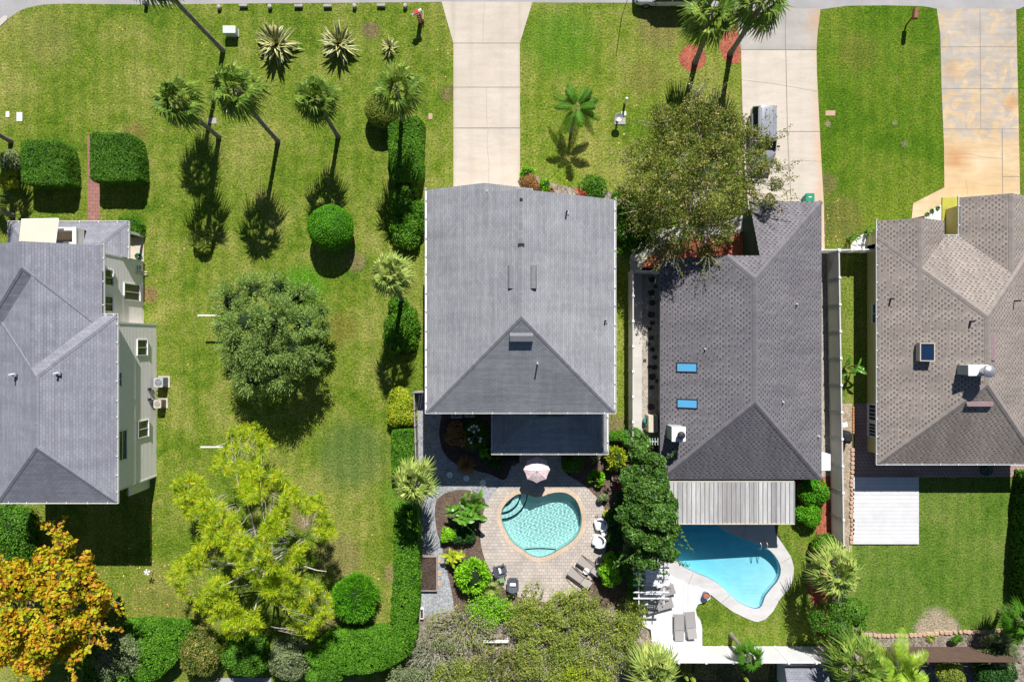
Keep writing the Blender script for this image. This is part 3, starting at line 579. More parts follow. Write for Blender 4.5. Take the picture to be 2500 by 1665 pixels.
def roof(name, polys, mats, parent, thick=.16, cap=.17, caps=True):
    """polys: ngons in metres. Top faces shingled on metre UVs, raised caps on ridges and hips, fascia round the free edges."""
    mb = MB(); key = lambda p: (round(p[0], 2), round(p[1], 2), round(p[2], 2)); edges = {}
    for pi, P in enumerate(polys):
        P = [Vector(p) for p in P]; nrm = Vector((0, 0, 0))
        for i in range(len(P)): nrm += P[i].cross(P[(i+1) % len(P)])
        if nrm.z < 0: P.reverse(); nrm = -nrm
        nrm.normalize(); h = Vector((0, 0, 1)).cross(nrm); h = h.normalized() if h.length > 1e-4 else Vector((1, 0, 0)); up = nrm.cross(h)
        tr = tessellate_polygon([[Vector((p.x, p.y, 0)) for p in P]])
        for t in tr:
            q = [P[i] for i in t]
            if (q[1]-q[0]).cross(q[2]-q[0]).z < 0: q.reverse()
            mb.face(q, 0, [(p.dot(h), p.dot(up)) for p in q]); mb.face([p-Vector((0, 0, thick)) for p in reversed(q)], 2)
        cen = sum(P, Vector())/len(P)
        for i in range(len(P)):
            a, b = P[i], P[(i+1) % len(P)]; k = tuple(sorted((key(a), key(b))))
            edges.setdefault(k, []).append((a, b, nrm, pi))
    for k, e in edges.items():
        a, b = e[0][:2]
        if len(e) == 1:
            d = Vector((0, 0, thick)); mb.face([a-d, b-d, b, a], 2)
        elif len(e) == 2 and caps:
            d = (b-a).normalized(); s = []
            for (p, q, nn, _) in e:
                dd = (q-p).normalized(); s.append(nn.cross(dd).normalized())
            if (s[0]+s[1]).z < -.02:
                L = (b-a).length; up = (e[0][2]+e[1][2]).normalized()*.03
                for sv in s:
                    q = [a+up, b+up, b+up*.6+sv*cap, a+up*.6+sv*cap]; uv = [(0, 0), (L, 0), (L, .17), (0, .17)]
                    if (q[1]-q[0]).cross(q[2]-q[0]).z < 0: q.reverse(); uv.reverse()
                    mb.face(q, 1, uv)
    return mb.build(name, mats, parent)
def pl(*pts): return [(x*S, y*S, z) for x, y, z in pts]
def block(x0, x1, y0, y1, ze, north='hip', south='hip', slope=.5):
    w = (x1-x0)/2; r = (x0+x1)/2; zr = ze+w*S*slope
    yn = y1 if north == 'gable' else y1-w; ys = y0 if south == 'gable' else y0+w
    A = [pl((x0, y0, ze), (x0, y1, ze), (r, yn, zr), (r, ys, zr)), pl((x1, y1, ze), (x1, y0, ze), (r, ys, zr), (r, yn, zr))]
    if north == 'hip': A.append(pl((x0, y1, ze), (x1, y1, ze), (r, yn, zr)))
    if south == 'hip': A.append(pl((x1, y0, ze), (x0, y0, ze), (r, ys, zr)))
    return A
def gutter(parent, runs, mat=None):
    """runs: ((x0,y0),(x1,y1),z) in plan pixels, the open channel lies on the right-hand side of the run"""
    mb = MB()
    for (a, b, z) in runs:
        A, B = Vector((a[0]*S, a[1]*S, z)), Vector((b[0]*S, b[1]*S, z)); d = (B-A).normalized(); o = Vector((d.y, -d.x, 0))
        L = (B-A).length; T = Matrix.Translation(A) @ Matrix(((d.x, o.x, 0, 0), (d.y, o.y, 0, 0), (0, 0, 1, 0), (0, 0, 0, 1)))
        mb.box(-.12, L+.12, .012, .12, -.17, -.15, 0, T); mb.box(-.12, L+.12, .098, .125, -.15, -.01, 0, T)
        mb.box(-.12, -.09, .012, .098, -.15, -.012, 0, T); mb.box(L+.09, L+.12, .012, .098, -.15, -.012, 0, T)
        k = max(2, int(L/1.25)); mb2 = [L*(i+.5)/k+random.uniform(-.1, .1) for i in range(k)]
        for t in mb2: mb.box(t-.025, t+.025, .004, .135, -.03, .012, 0, T)
    return mb.build('gutter', mat or M['white'], parent)
def pipe(parent, x, y, z, mat, h=.45, r=.055, flash=True, name='vent_pipe'):
    p = W(x, y, z); mb = MB(); mb.lathe([(r, -.3), (r, h), (r*.7, h), (r*.7, h-.1)], p, 10, 0)
    if flash: mb.box(p.x-.17, p.x+.17, p.y-.14, p.y+.14, p.z-.06, p.z+.03, 1)
    return mb.build(name, [mat, M['metal']], parent)
def window_x(parent, X, y0, y1, z0, z1, glass, face=1, split=True, split_h=False):
    """window in a wall of plane x = X, facing face"""
    f = MB(); g = .07
    def bar(a0, a1, c0, c1, d0=.0, d1=.07): f.box(*sorted((X+face*d0, X+face*(d1+.02))), a0, a1, c0, c1)
    bar(y0-g, y1+g, z0-g*1.3, z0, 0, .1); bar(y0-g, y1+g, z1, z1+g, 0, .08); bar(y0-g, y0, z0, z1); bar(y1, y1+g, z0, z1)
    if split: bar((y0+y1)/2-.025, (y0+y1)/2+.025, z0, z1, .01, .055)
    if split_h: bar(y0, y1, (z0+z1)/2-.025, (z0+z1)/2+.025, .01, .055)
    o = f.build('window', M['white'], parent)
    p = MB(); p.box(*sorted((X+face*.004, X+face*.04)), y0+.002, y1-.002, z0+.002, z1-.002); p.build('pane', glass, o)
    return o
def wallbox(mb, x0, x1, y0, y1, z0, z1, m=0): mb.box(x0*S, x1*S, y0*S, y1*S, z0, z1, m)
def on_wall(X, x, y):                    # pixel on the vertical plane x = X (plan px) -> (y plan px, z)
    k = 1-X/(x-1250.0); return (832.5-y)*(1-k), k*H

M['lap_cream'] = simple('cream_siding_boards', (.92, .85, .87), (.88, .81, .82), 1.5, .55)
def laps(mb, X, y0, y1, z1, per=.19, pr=.024):       # overlapping siding boards on the east face of a wall
    for i in range(int(z1/per)):
        a, b = i*per, (i+1)*per; mb.face([(X+pr, y0, a), (X+pr, y1, a), (X+.004, y1, b), (X+.004, y0, b)], 1); mb.face([(X+.003, y0, a), (X+.003, y1, a), (X+pr, y1, a), (X+pr, y0, a)], 1)
# centre house
h = thing('house', 'two-storey house with plain light grey shingle roof behind the heart-shaped pool', 'house', (18*S, 80*S, 0))
ze = 6.2; zr = ze+202.5*S*.5; zp = ze+127*S*.5
roof('roof', [pl((-184, -153, ze), (-184, 326, ze), (-57, 326, zp), (-57, 305, zp), (18.5, 305, zr), (18.5, 49.5, zr)), pl((-57, 326, zp), (-57, 297, zp), (45, 297, zp-102*S*.5), (45, 326, zp-102*S*.5)),
    pl((221, 305, ze), (221, -153, ze), (18.5, 49.5, zr), (18.5, 305, zr)), pl((-184, -153, ze), (221, -153, ze), (18.5, 49.5, zr))], [M['roof_grey'], M['cap_grey'], M['fascia']], h)
mb = MB(); wallbox(mb, -171, 208, -141, 293, 0, ze-.05); wallbox(mb, -171, 40, 292, 315, 0, ze-.05); mb.build('wall', M['siding_cream'], h)
mb = MB(); wallbox(mb, -140, 12, 314.5, 316, .03, 2.4); mb.build('garage_door', M['white'], h)
gutter(h, [((-184, 326), (-184, -153), ze), ((-184, -153), (221, -153), ze), ((221, -153), (221, 305), ze)])
z3 = 3.0; zu = z3+117*S*.35
roof('porch_roof', [pl((-44, -258, z3), (219, -258, z3), (102, -141, zu), (73, -141, zu)), pl((-44, -258, z3), (73, -141, zu), (-44, -141, z3)), pl((219, -258, z3), (219, -141, z3), (102, -141, zu))], [M['roof_stained'], M['cap_grey'], M['fascia']], h)
gutter(h, [((-44, -141), (-44, -258), z3), ((-44, -258), (219, -258), z3), ((219, -258), (219, -141), z3)])
for x in (-36, 211):
    mb = MB(); mb.box(x*S-.08, x*S+.08, -250*S-.08, -250*S+.08, 0, z3-.1); mb.build('porch_post', M['white'], h)
for x in (1248, 1302):                     # curved box vents beside the ridge
    z = 9.13; p = W(x, 676, z); mb = MB(); c = [(-.22, 0), (-.2, .13), (-.1, .2), (.1, .2), (.2, .13), (.22, 0)]
    T = Matrix.Translation(p); v = [T @ Vector((a, y, b-.12)) for y in (-.75, .75) for a, b in c]
    mb.raw(v, [(i, i+1, i+7, i+6) for i in range(5)], 0, True); mb.raw(v, [(0, 1, 2, 3, 4, 5), (11, 10, 9, 8, 7, 6)]); mb.build('roof_vent', M['ventgrey'], h)
p = W(1273, 824, 8.9); mb = MB(); T = Matrix.Translation(p); v = [T @ Vector((x, a, b-.3)) for x in (-.75, .75) for a, b in [(-.28, .05), (-.26, .32), (.1, .45), (.3, .4), (.3, 0)]]
mb.raw(v, [(i+5, i+6, i+1, i) for i in range(4)]); mb.raw(v, [(4, 3, 2, 1, 0), (5, 6, 7, 8, 9)]); mb.build('roof_vent', M['ventgrey'], h)
pipe(h, 1383, 519, 7.9, M['black'], .5); pipe(h, 1477, 784, 6.55, M['black'], .3); pipe(h, 1312, 887, 7.8, M['white'], .6); pipe(h, 1189, 467, 8.25, M['white'], .1, flash=False)
for x, y, w_ in ((1271, 488, .2), (1274, 598, .42)):   # dark patched shingles on the ridge
    p = W(x, y, zr); mb = MB(); X0 = 18.5*S; v = [(X0+sx*q, p.y+sy*.1, zr+.05-abs(q)*.5+(0 if t else -.05)) for t in (0, 1) for sy in (-1, 1) for sx, q in ((-1, w_/2+(.0 if w_ > .3 else 0)), (1, 0.0), (1, w_/2))]; mb.raw(v, [(6, 7, 10, 9), (7, 8, 11, 10), (0, 1, 7, 6), (1, 2, 8, 7), (9, 10, 4, 3), (10, 11, 5, 4)]); mb.build('ridge_patch', M['dark'], h)

# left house
h = thing('house', 'two-storey house with blue-grey shingle roof and cream lap siding beside the wide lawn', 'house', (-980*S, -70*S, 0))
B = block(-1140, -884, 24, 206, 6.2, 'gable', 'hip')
roof('roof', B, [M['roof_blue'], M['cap_blue'], M['fascia']], h)
roof('roof', block(-1110, -884, -150, 150, 6.18, 'gable', 'gable'), [M['roof_blue'], M['cap_blue'], M['fascia']], h)
roof('roof', block(-1110, -854, -347, 55, 6.2), [M['roof_blue'], M['cap_blue'], M['fascia']], h)
mb = MB(); wallbox(mb, -1158, -900, 41, 194, 0, 6.1); wallbox(mb, -1096, -869, -330, 41, 0, 6.12); laps(mb, -900*S, 41*S, 194*S, 6.1); laps(mb, -869*S, -330*S, 41*S, 6.12); mb.build('wall', [M['siding_cream'], M['lap_cream']], h)
for a_ in ((-902, -898.5, 191, 194.6), (-871, -867.5, 38, 41.6), (-871, -867.5, -330.6, -327)): mb = MB(); wallbox(mb, *a_, 0, 6.1); mb.build('corner_trim', M['white'], h)
gutter(h, [((-854, -347), (-854, 55), 6.2), ((-1110, -347), (-854, -347), 6.2), ((-884, 55), (-884, 206), 6.2), ((-854, 55), (-884, 55), 6.2)])
for (x0, x1, y0, y1, X, g) in [(252, 273, 660, 695, -900, 'glass'), (302, 339, 695, 732, -900, 'greenglass'), (252, 272, 725, 759, -900, 'glass'), (334, 357, 831, 866, -869, 'glass'), (286, 293, 911, 942, -869, 'glass'), (336, 360, 1028, 1066, -869, 'greenglass'), (287, 306, 1052, 1122, -869, 'glass')]:
    ya, za = on_wall(X, x0, y0); yb, zb = on_wall(X, x1, y1); ya2, _ = on_wall(X, x0, y1); yb2, _ = on_wall(X, x1, y0)
    Y0, Y1 = sorted(((ya+yb2)/2*S, (yb+ya2)/2*S)); Z0, Z1 = sorted((za, zb))
    window_x(h, X*S, Y0, Y1, Z0, min(Z1, 5.7), M[g], 1, y1-y0 < 60, y1-y0 > 60)
y_, z_ = on_wall(-869, 326, 976); mb = MB(); mb.box(-869*S, -869*S+.05, y_*S-.13, y_*S+.13, z_-.13, z_+.13); mb.build('wall_vent', M['white'], h)
y_, z_ = on_wall(-900, 337, 653); mb = MB(); mb.bbox(-900*S, -900*S+.16, y_*S-.14, y_*S+.14, z_-.2, z_+.2, .02); mb.build('meter_box', M['grey_paint'], h)
for yy in (661, 667):
    y_, z_ = on_wall(-900, 330, yy); mb = MB(); mb.tube([(-900*S+.06, y_*S, z_), (-900*S+.06, y_*S, .2), (-900*S+.4, y_*S, .1)], .045, 6); mb.build('wall_pipe', M['beige'], h)
for yy in (950, 975):
    y_, z_ = on_wall(-869, 363, yy); mb = MB(); mb.box(-869*S, -869*S+.14, y_*S-.09, y_*S+.09, z_-.16, z_+.16, 0); mb.tube([(-869*S+.05, y_*S, z_), (-869*S+.05, y_*S-.05, .5), (-869*S+.3, y_*S-.25, .3)], .03, 6, 1); mb.build('disconnect_box', [M['dark'], M['beige']], h)
mb = MB(); wallbox(mb, -887, -884, -358, -330.8, 0, 2.9); mb.build('wing_wall', M['white'], h)
pipe(h, 33, 914, 7.48, M['white'], .4, .06); pipe(h, 141, 911, 7.82, M['white'], .4, .06)
zq = 2.95; zt = zq+79*S*.35                     # skirt roof of the porch
roof('porch_roof', [pl((-1160, 273, zq), (-887, 273, zq), (-966, 194, zt), (-1081, 194, zt)), pl((-887, 273, zq), (-887, 193, zq), (-966, 194, zt)), pl((-1160, 193, zq), (-1160, 273, zq), (-1081, 194, zt))], [M['roof_blue'], M['cap_blue'], M['fascia']], h)
gutter(h, [((-887, 273), (-1160, 273), zq), ((-887, 194), (-887, 273), zq), ((-1160, 273), (-1160, 194), zq)])
p = W(351, 577); mb = MB(); mb.box(p.x-.09, p.x+.09, p.y-.09, p.y+.09, 0, zq-.1); mb.build('porch_post', M['white'], h)
# balcony in the skirt roof, with its canvas awning
def bal(x, y, z): return W(x, y, z)
zb = 4.35; a = bal(134, 556, zb); b = bal(186, 598, zb)
mb = MB(); mb.box(a.x-2.2, b.x, b.y, a.y-.02, 3.2, 3.42); mb.build('balcony_floor', M['decking'], h)
mb = MB(); mb.box(b.x-.18, b.x, b.y, a.y, 2.9, zb); mb.box(a.x-2.2, b.x-.18, a.y-.16, a.y, 2.9, zb-.12); mb.build('balcony_wall', M['siding_cream'], h)
mb = MB(); mb.box(b.x-.22, b.x+.04, b.y, a.y+.03, zb, zb+.09); mb.box(a.x-2.2, b.x-.22, a.y-.2, a.y+.03, zb-.12, zb-.03); mb.build('balcony_cap', M['white'], h)
mb = MB(); mb.box(a.x+.1, a.x+.9, b.y+.05, b.y+.35, 3.43, 3.6); mb.build('balcony_step', M['white'], h)
aw = thing('awning', 'cream canvas awning rolled out over the front balcony', 'awning', tuple(bal(95, 565, 5.6)))
c = [bal(52, 536, 5.1), bal(142, 534, 5.1), bal(134, 594, 6.1), bal(46, 591, 6.1)]
mb = MB(); dz = Vector((0, 0, .03)); mb.face([c[3], c[2], c[1], c[0]]); mb.face([p-dz for p in c]); mb.face([c[0], c[1], c[1]-Vector((0, .02, .25)), c[0]-Vector((0, .02, .25))]); mb.face([c[0]-dz, c[0], c[3], c[3]-dz]); mb.face([c[1], c[1]-dz, c[2]-dz, c[2]])
mb.build('canopy', M['awning'], aw); mb = MB(); mb.tube([c[0]-dz, c[1]-dz], .045, 8); mb.build('front_bar', M['white'], aw); 
for i_, j_ in ((0, 3), (1, 2)): mb = MB(); mb.tube([c[i_]-dz*2, c[j_]-dz*2], .025, 6); mb.build('folding_arm', M['white'], aw)

# house right of centre
h = thing('house', 'single-storey house with grey-brown shingle roof and two blue skylights by the kidney pool', 'house', (530*S, 0, 0))
ze = 2.6; s_ = .5*S; RZ = ze+187.5*s_
roof('roof', [pl((344, -321, ze), (344, 190, ze), (478, 190, ze+134*s_), (531.5, 136.5, RZ), (531.5, -133.5, RZ)), pl((551, 324, ze), (719, 324, ze), (531.5, 136.5, RZ), (478, 190, ze+134*s_), (551, 190, ze+134*s_)),
    pl((719, 324, ze), (719, -321, ze), (531.5, -133.5, RZ), (531.5, 136.5, RZ)), pl((344, -321, ze), (531.5, -133.5, RZ), (719, -321, ze))], [M['roof_dash'], M['cap_dash'], M['dark']], h, .14, .2)
mb = MB(); wallbox(mb, 358, 707, -309, 178, 0, ze); wallbox(mb, 482, 560, 170, 186, ze, 4.2); mb.build('wall', M['siding_green'], h)
mb = MB(); wallbox(mb, 564, 706, 176, 312, 0, ze+.1); wallbox(mb, 564, 572, 186, 260, ze, 3.2); mb.build('garage_wall', M['wall_dkgreen'], h)
for (x0, x1, y0, y1) in [(1653, 1698, 885, 908), (1654, 1699, 973.5, 996)]:
    f = MB(); zc = ze+(W((x0+x1)/2, 900, 3.9).x/S-344)*s_
    A, B2 = W(x0, y1, zc), W(x1, y0, zc); L = B2.x-A.x; dz = L*.25
    def P(t, y, u): return (A.x+L*t, y, zc-dz+2*dz*t+u)
    fr = .05
    for (t0, t1, ya, yb) in [(0, 1, A.y, A.y+fr), (0, 1, B2.y-fr, B2.y), (0, .04, A.y+fr, B2.y-fr), (.96, 1, A.y+fr, B2.y-fr)]:
        v = [P(t, y, u) for u in (-.32, .15) for y in (ya, yb) for t in (t0, t1)]; f.raw(v, [(4, 5, 7, 6), (0, 1, 5, 4), (2, 6, 7, 3), (0, 4, 6, 2), (1, 3, 7, 5)])
    o = f.build('skylight', M['dark'], h); g = MB(); g.face([P(.04, A.y+fr, .11), P(.96, A.y+fr, .11), P(.96, B2.y-fr, .11), P(.04, B2.y-fr, .11)]); g.build('pane', M['skyglass'], o)
a, b = W(1641, 1076, 4.6), W(1672, 1043, 4.6); ch = MB(); ch.box(a.x, b.x, a.y, b.y, 2.6, 4.6, 0); ch.bbox(a.x-.05, b.x+.05, a.y-.05, b.y+.05, 4.6, 4.68, .015, 1)
o = ch.build('chimney', [M['siding_green'], M['white']], h); q = MB(); q.lathe([(.2, 0), (.2, .3), (.27, .3), (.27, .42), (.2, .5), (.02, .52)], (b.x-.36, a.y+.45, 4.68), 18); q.build('chimney_cap', M['dark'], o)
pipe(h, 1720, 852, 3.98, M['white'], .3, .05, False); pipe(h, 1944, 743, 3.78, M['white'], .3, .05, False); pipe(h, 1910, 981, 4.34, M['white'], .3, .05, False); pipe(h, 1997, 1064, 2.7, M['white'], .3, .05, False)
for y0, y1 in ((872, 897), (977, 1002)):
    ya, yb = sorted(((832.5-y0)*.97*S, (832.5-y1)*.97*S)); window_x(h, 358*S, ya, yb, 1.0, 2.1, M['glass'], -1)
mb = MB(); p = W(2018, 1125, .9); mb.bbox(707*S, p.x, p.y-.62, p.y+.62, .5, 1.6, .03); mb.build('bay_window', M['white'], h)

# far right house
h = thing('house', 'single-storey house with tan shingle roof and pale yellow walls', 'house', (1040*S, 0, 0))
RZ = ze+189*s_
roof('roof', block(850, 1228, -284, 243, ze), [M['roof_tan'], M['cap_tan'], M['fascia']], h, .14, .2)
roof('roof', block(850.3, 1004, 60, 279, ze+.006, 'gable', 'gable'), [M['roof_tan'], M['cap_tan'], M['fascia']], h, .14, .2)
roof('roof', block(1041, 1215, 60, 333, ze+.05, 'gable', 'gable'), [M['roof_tan'], M['cap_tan'], M['fascia']], h, .14, .2)
mb = MB(); wallbox(mb, 867, 1212, -268, 232, 0, ze); wallbox(mb, 867, 990, 220, 268, 0, ze+.1); wallbox(mb, 1056, 1200, 220, 320, 0, ze+.1); mb.build('wall', M['siding_yellow'], h)
gutter(h, [((850, 279), (850, -284), ze), ((850, -284), (1228, -284), ze), ((1041, 333), (1041, 245), ze), ((1041, 243), (1004, 243), ze)])
mb = MB(); zz = ze; a, b = W(2311, 575, .5), W(2347, 480, .5); mb.box(a.x-.1, b.x+.1, a.y-.2, b.y, .02, .14); mb.build('entry_step', simple('mustard_step', (.42, .40, .06), (.30, .29, .05), 1.2, .8), h)
p = W(2337, 551, 1.0); q = MB(); q.lathe([(.05, 0), (.19, .04), (.21, .3), (.15, .42)], (p.x, p.y, .14), 14); tag(q.build('plant_pot', M['dark']), 'dark round pot standing in the mustard entry recess', 'pot')
a, b = W(2248.5, 882, 4.4), W(2277, 837, 4.4); zc = 4.3
f = MB(); L = b.x-a.x
def P(t, y, u): return (a.x+L*t, y, 3.98+(a.x/S*1-0)*0+L*t*.5+u)
for (t0, t1, ya, yb) in [(0, 1, a.y, a.y+.07), (0, 1, b.y-.07, b.y), (0, .07, a.y+.07, b.y-.07), (.93, 1, a.y+.07, b.y-.07)]:
    v = [P(t, y, u) for u in (-.2, .3) for y in (ya, yb) for t in (t0, t1)]; f.raw(v, [(4, 5, 7, 6), (0, 1, 5, 4), (2, 6, 7, 3), (0, 4, 6, 2), (1, 3, 7, 5)])
o = f.build('skylight', M['beige'], h); g = MB(); g.face([P(.07, a.y+.07, .24), P(.93, a.y+.07, .24), P(.93, b.y-.07, .24), P(.07, b.y-.07, .24)]); g.build('pane', M['navyglass'], o)
a, b = W(2366, 916, 6.1), W(2412, 892, 6.1); ch = MB(); ch.box(a.x, b.x, a.y, b.y, 4.6, 6.04, 0); ch.bbox(a.x-.05, b.x+.05, a.y-.05, b.y+.05, 6.04, 6.1, .015, 1)
o = ch.build('chimney', [M['siding_green'], M['white']], h); q = MB(); q.lathe([(.30, 0), (.30, .5), (.42, .5), (.42, .66), (.38, .72), (.1, .8)], (b.x-.33, (a.y+b.y)/2-.05, 6.1), 22); q.build('chimney_cap', M['metal'], o)
for (x0, x1, y0, y1, z) in [(2418, 2430, 815, 881, 5.45), (2360, 2426, 981, 993, 5.05)]:
    a, b = W(x0, y1, z), W(x1, y0, z); mb = MB(); mb.bbox(a.x, b.x, a.y, b.y, z-.45, z+.02, .05); mb.build('ridge_vent', M['ventmauve'], h)
pipe(h, 2174, 730, 2.97, M['dark'], .45, .06, False); pipe(h, 2367, 785, 5.08, M['dark'], .5, .07, False); pipe(h, 2480, 735, 4.34, M['dark'], .45, .06, False)
window_x(h, 867*S, (832.5-788)*.97*S, (832.5-742)*.97*S, 1.0, 2.0, M['glass'], -1)
bay = MB(); x0, x1 = 852*S, 867*S   # glazed door pair
for y0, y1 in ((985, 1028), (1030, 1067)):
    ya, yb = sorted(((832.5-y0)*.985*S, (832.5-y1)*.985*S)); o = None
    d = MB(); d.box(867*S-.06, 867*S, ya, yb, .06, 2.3)
    o = d.build('glazed_door', M['white'], h); g = MB(); k = 4; st = (yb-ya-.16)/k
    for i in range(k): g.box(867*S-.075, 867*S-.055, ya+.1+st*i, ya+.1+st*(i+1)-.05, .45, 2.15)
    g.build('pane', M['glass'], o)
# ---------------------------------------------------------------- fences, structures, furniture, vehicles
def fence_run(parent, A, B, z1, posts, panel_mat, post_mat, thick=.04, post_r=.065, gap=.03, z0=.03, rail=True, boards=0):
    """straight fence from A to B (metre points); one panel between each pair of posts, a part each"""
    A, B = Vector((A[0], A[1], 0)), Vector((B[0], B[1], 0)); d = (B-A).normalized(); n = Vector((-d.y, d.x, 0)); L = (B-A).length
    T0 = Matrix(((d.x, n.x, 0, A.x), (d.y, n.y, 0, A.y), (0, 0, 1, 0), (0, 0, 0, 1)))
    ts = [L*i/posts for i in range(posts+1)]
    for i in range(posts):
        mb = MB(); a, b = ts[i]+post_r+.002, ts[i+1]-post_r-.002
        if boards:
            k = max(2, int((b-a)/boards))
            for j in range(k): mb.box(a+(b-a)*j/k+.006, a+(b-a)*(j+1)/k-.006, -thick/2+random.uniform(-.004, .004), thick/2, z0, z1-.1+random.uniform(-.02, .02), 0, T0)
        else: mb.box(a, b, -thick/2, thick/2, z0, z1-.12, 0, T0)
        if rail: mb.box(a, b, -.045, .045, z1-.12, z1-.02, 0, T0); mb.box(a, b, -.045, .045, z0+.05, z0+.17, 0, T0)
        mb.build('fence_panel', panel_mat, parent)
    for t in ts:
        mb = MB(); mb.box(t-post_r, t+post_r, -post_r, post_r, 0, z1, 0, T0); mb.bbox(t-post_r-.025, t+post_r+.025, -post_r-.025, post_r+.025, z1, z1+.05, .015, 0, T0); mb.build('fence_post', post_mat, parent)
def G(x, y): return W(x, y)[:2]
zf = 2.05
f = thing('fence', 'tall white vinyl privacy fence between the two single-storey houses', 'fence', (785*S, -200*S, 0))
a, b = W(2049, 612, zf), W(2061, 1335, zf); fence_run(f, a, b, zf, 11, M['vinyl'], M['white'])
a2 = W(2064, 1585, zf); fence_run(f, b, a2, zf, 4, M['vinyl'], M['white'])
f = thing('fence', 'short white fence with a gate closing the gap to the yellow house', 'fence', (800*S, 215*S, 0))
fence_run(f, W(2006, 610, 1.9), W(2047, 610, 1.9), 1.9, 1, M['vinyl'], M['white']); fence_run(f, W(2049.5, 610, 1.8), W(2138, 609, 1.8), 1.8, 3, M['vinyl'], M['white'], boards=.16)
f = thing('fence', 'white vinyl fence along the concrete side path with a gate at its north end', 'fence', (285*S, -30*S, 0))
a, b = W(1546, 661, zf), W(1546, 1092, zf); fence_run(f, a, b, zf, 7, M['vinyl'], M['white'])
fence_run(f, (a.x+.07, a.y+.0), W(1592, 662, zf), zf, 1, M['vinyl'], M['white']); fence_run(f, W(1594.5, 662, 1.9), W(1612, 664, 1.9), 1.9, 1, M['vinyl'], M['white'])
zk = 2.75
f = thing('fence', 'high white corrugated fence closing the bottom of the kidney pool yard', 'fence', (520*S, -745*S, 0))
M['corr'] = sidingmat('white_corrugated', (.66, .66, .67), .14, 0, .72)
a, b = W(1590, 1617, zk), W(2060, 1618, zk); fence_run(f, a, b, zk, 7, M['corr'], M['white'], boards=.12, rail=True)
M['woodgrey'] = simple('weathered_wood', (.36, .32, .28), (.26, .23, .2), 3, .9)
f = thing('fence', 'low weathered timber fence between the clipped hedge and the gravel', 'fence', (-222*S, -300*S, 0))
fence_run(f, W(1010, 959, 1.5), W(1014, 1080, 1.5), 1.5, 3, M['woodgrey'], M['woodgrey'], .03, .045, boards=.14); fence_run(f, W(1014, 1082, 1.5), W(1019, 1440, 1.5), 1.5, 9, M['woodgrey'], M['woodgrey'], .03, .045, boards=.14)
fence_run(f, W(1011.5, 958, 1.5), W(1041, 957, 1.5), 1.5, 1, M['woodgrey'], M['woodgrey'], .03, .045, boards=.2)
M['brownwood'] = simple('brown_boards', (.13, .082, .06), (.09, .058, .044), 2, .85)
f = thing('fence', 'brown horizontal slat fence behind the tan stone edging', 'fence', (1110*S, -745*S, 0))
a, b = W(2190, 1616, 2.7), W(2490, 1616, 2.7)
for i in range(9):
    z0 = .15+i*.285; mb = MB(); mb.box(a.x, b.x, a.y-.015, a.y+.015, z0, z0+.235+random.uniform(-.02, .02)); mb.build('slat', M['brownwood'], f)
for i in range(5): mb = MB(); x = a.x+(b.x-a.x)*i/4; mb.box(x-.05, x+.05, a.y-.12, a.y-.018, 0, 2.75); mb.build('fence_post', M['brownwood'], f)
# corrugated patio cover
c = thing('patio_cover', 'ribbed grey-white patio cover behind the kidney pool house', 'patio roof', (540*S, -380*S, 0))
zc = 2.45; a, b = W(1634, 1276, zc), W(1939, 1176, zc)
n_ = N('ribbed_panels'); v_ = n_.xyz(); q_ = n_.math('MULTIPLY', v_[0], 2.0); wn_ = n_.n('ShaderNodeTexWhiteNoise', noise_dimensions='1D'); n_.l(n_.math('FLOOR', q_), wn_.inputs['W'])
col = n_.ramp(wn_.outputs[0], [(0, (.30, .295, .29)), (1, (.54, .54, .535))]); col = n_.mix(1, col, n_.ramp(n_.noise(1, 5, .7, n_.comb(n_.math('MULTIPLY', v_[0], 4), n_.math('MULTIPLY', v_[1], .5))), [(.3, (.72, .70, .68)), (.7, (1.1, 1.1, 1.1))]), 'MULTIPLY')
M['ribbed'] = n_.pbr(col, .55, None, .3)
mb = MB(); mb.box(a.x, b.x, a.y, b.y, zc-.05, zc); k = 28; mb.build('panel', M['ribbed'], c)
mb = MB()
for i in range(k+1): x = a.x+(b.x-a.x)*i/k; mb.box(x-.025, x+.025, a.y, b.y, zc+.001, zc+.07)
mb.build('rib', M['grey_paint'], c)
mb = MB(); mb.box(a.x-.04, b.x+.04, a.y-.12, a.y-.002, zc-.16, zc+.02); mb.build('gutter', M['beige'], c)
mb = MB(); mb.box(a.x, b.x, b.y+.002, b.y+.1, zc-.1, zc+.01); mb.build('ledger', M['beige'], c)
for i in range(4): x = a.x+.15+(b.x-a.x-.3)*i/3; mb = MB(); mb.box(x-.06, x+.06, a.y+.05, a.y+.17, .05, zc-.052); mb.build('post', M['white'], c)
# white plank platform behind the far right house
c = thing('platform', 'square white plank platform on the lawn behind the tan-roofed house', 'deck', tuple(W(2163, 1246)))
M['platplank'] = plankmat('white_platform_planks', (.63, .63, .64), .30, 1, .72, .5, .06)
a, b = W(2083, 1328, .14), W(2243.5, 1165, .14); mb = MB(); mb.box(a.x, b.x, a.y, b.y, .07, .14); mb.build('planking', M['platplank'], c)
mb = MB(); mb.box(a.x+.03, b.x-.03, a.y+.03, b.y-.03, .0, .068); mb.build('skirt', M['woodgrey'], c)
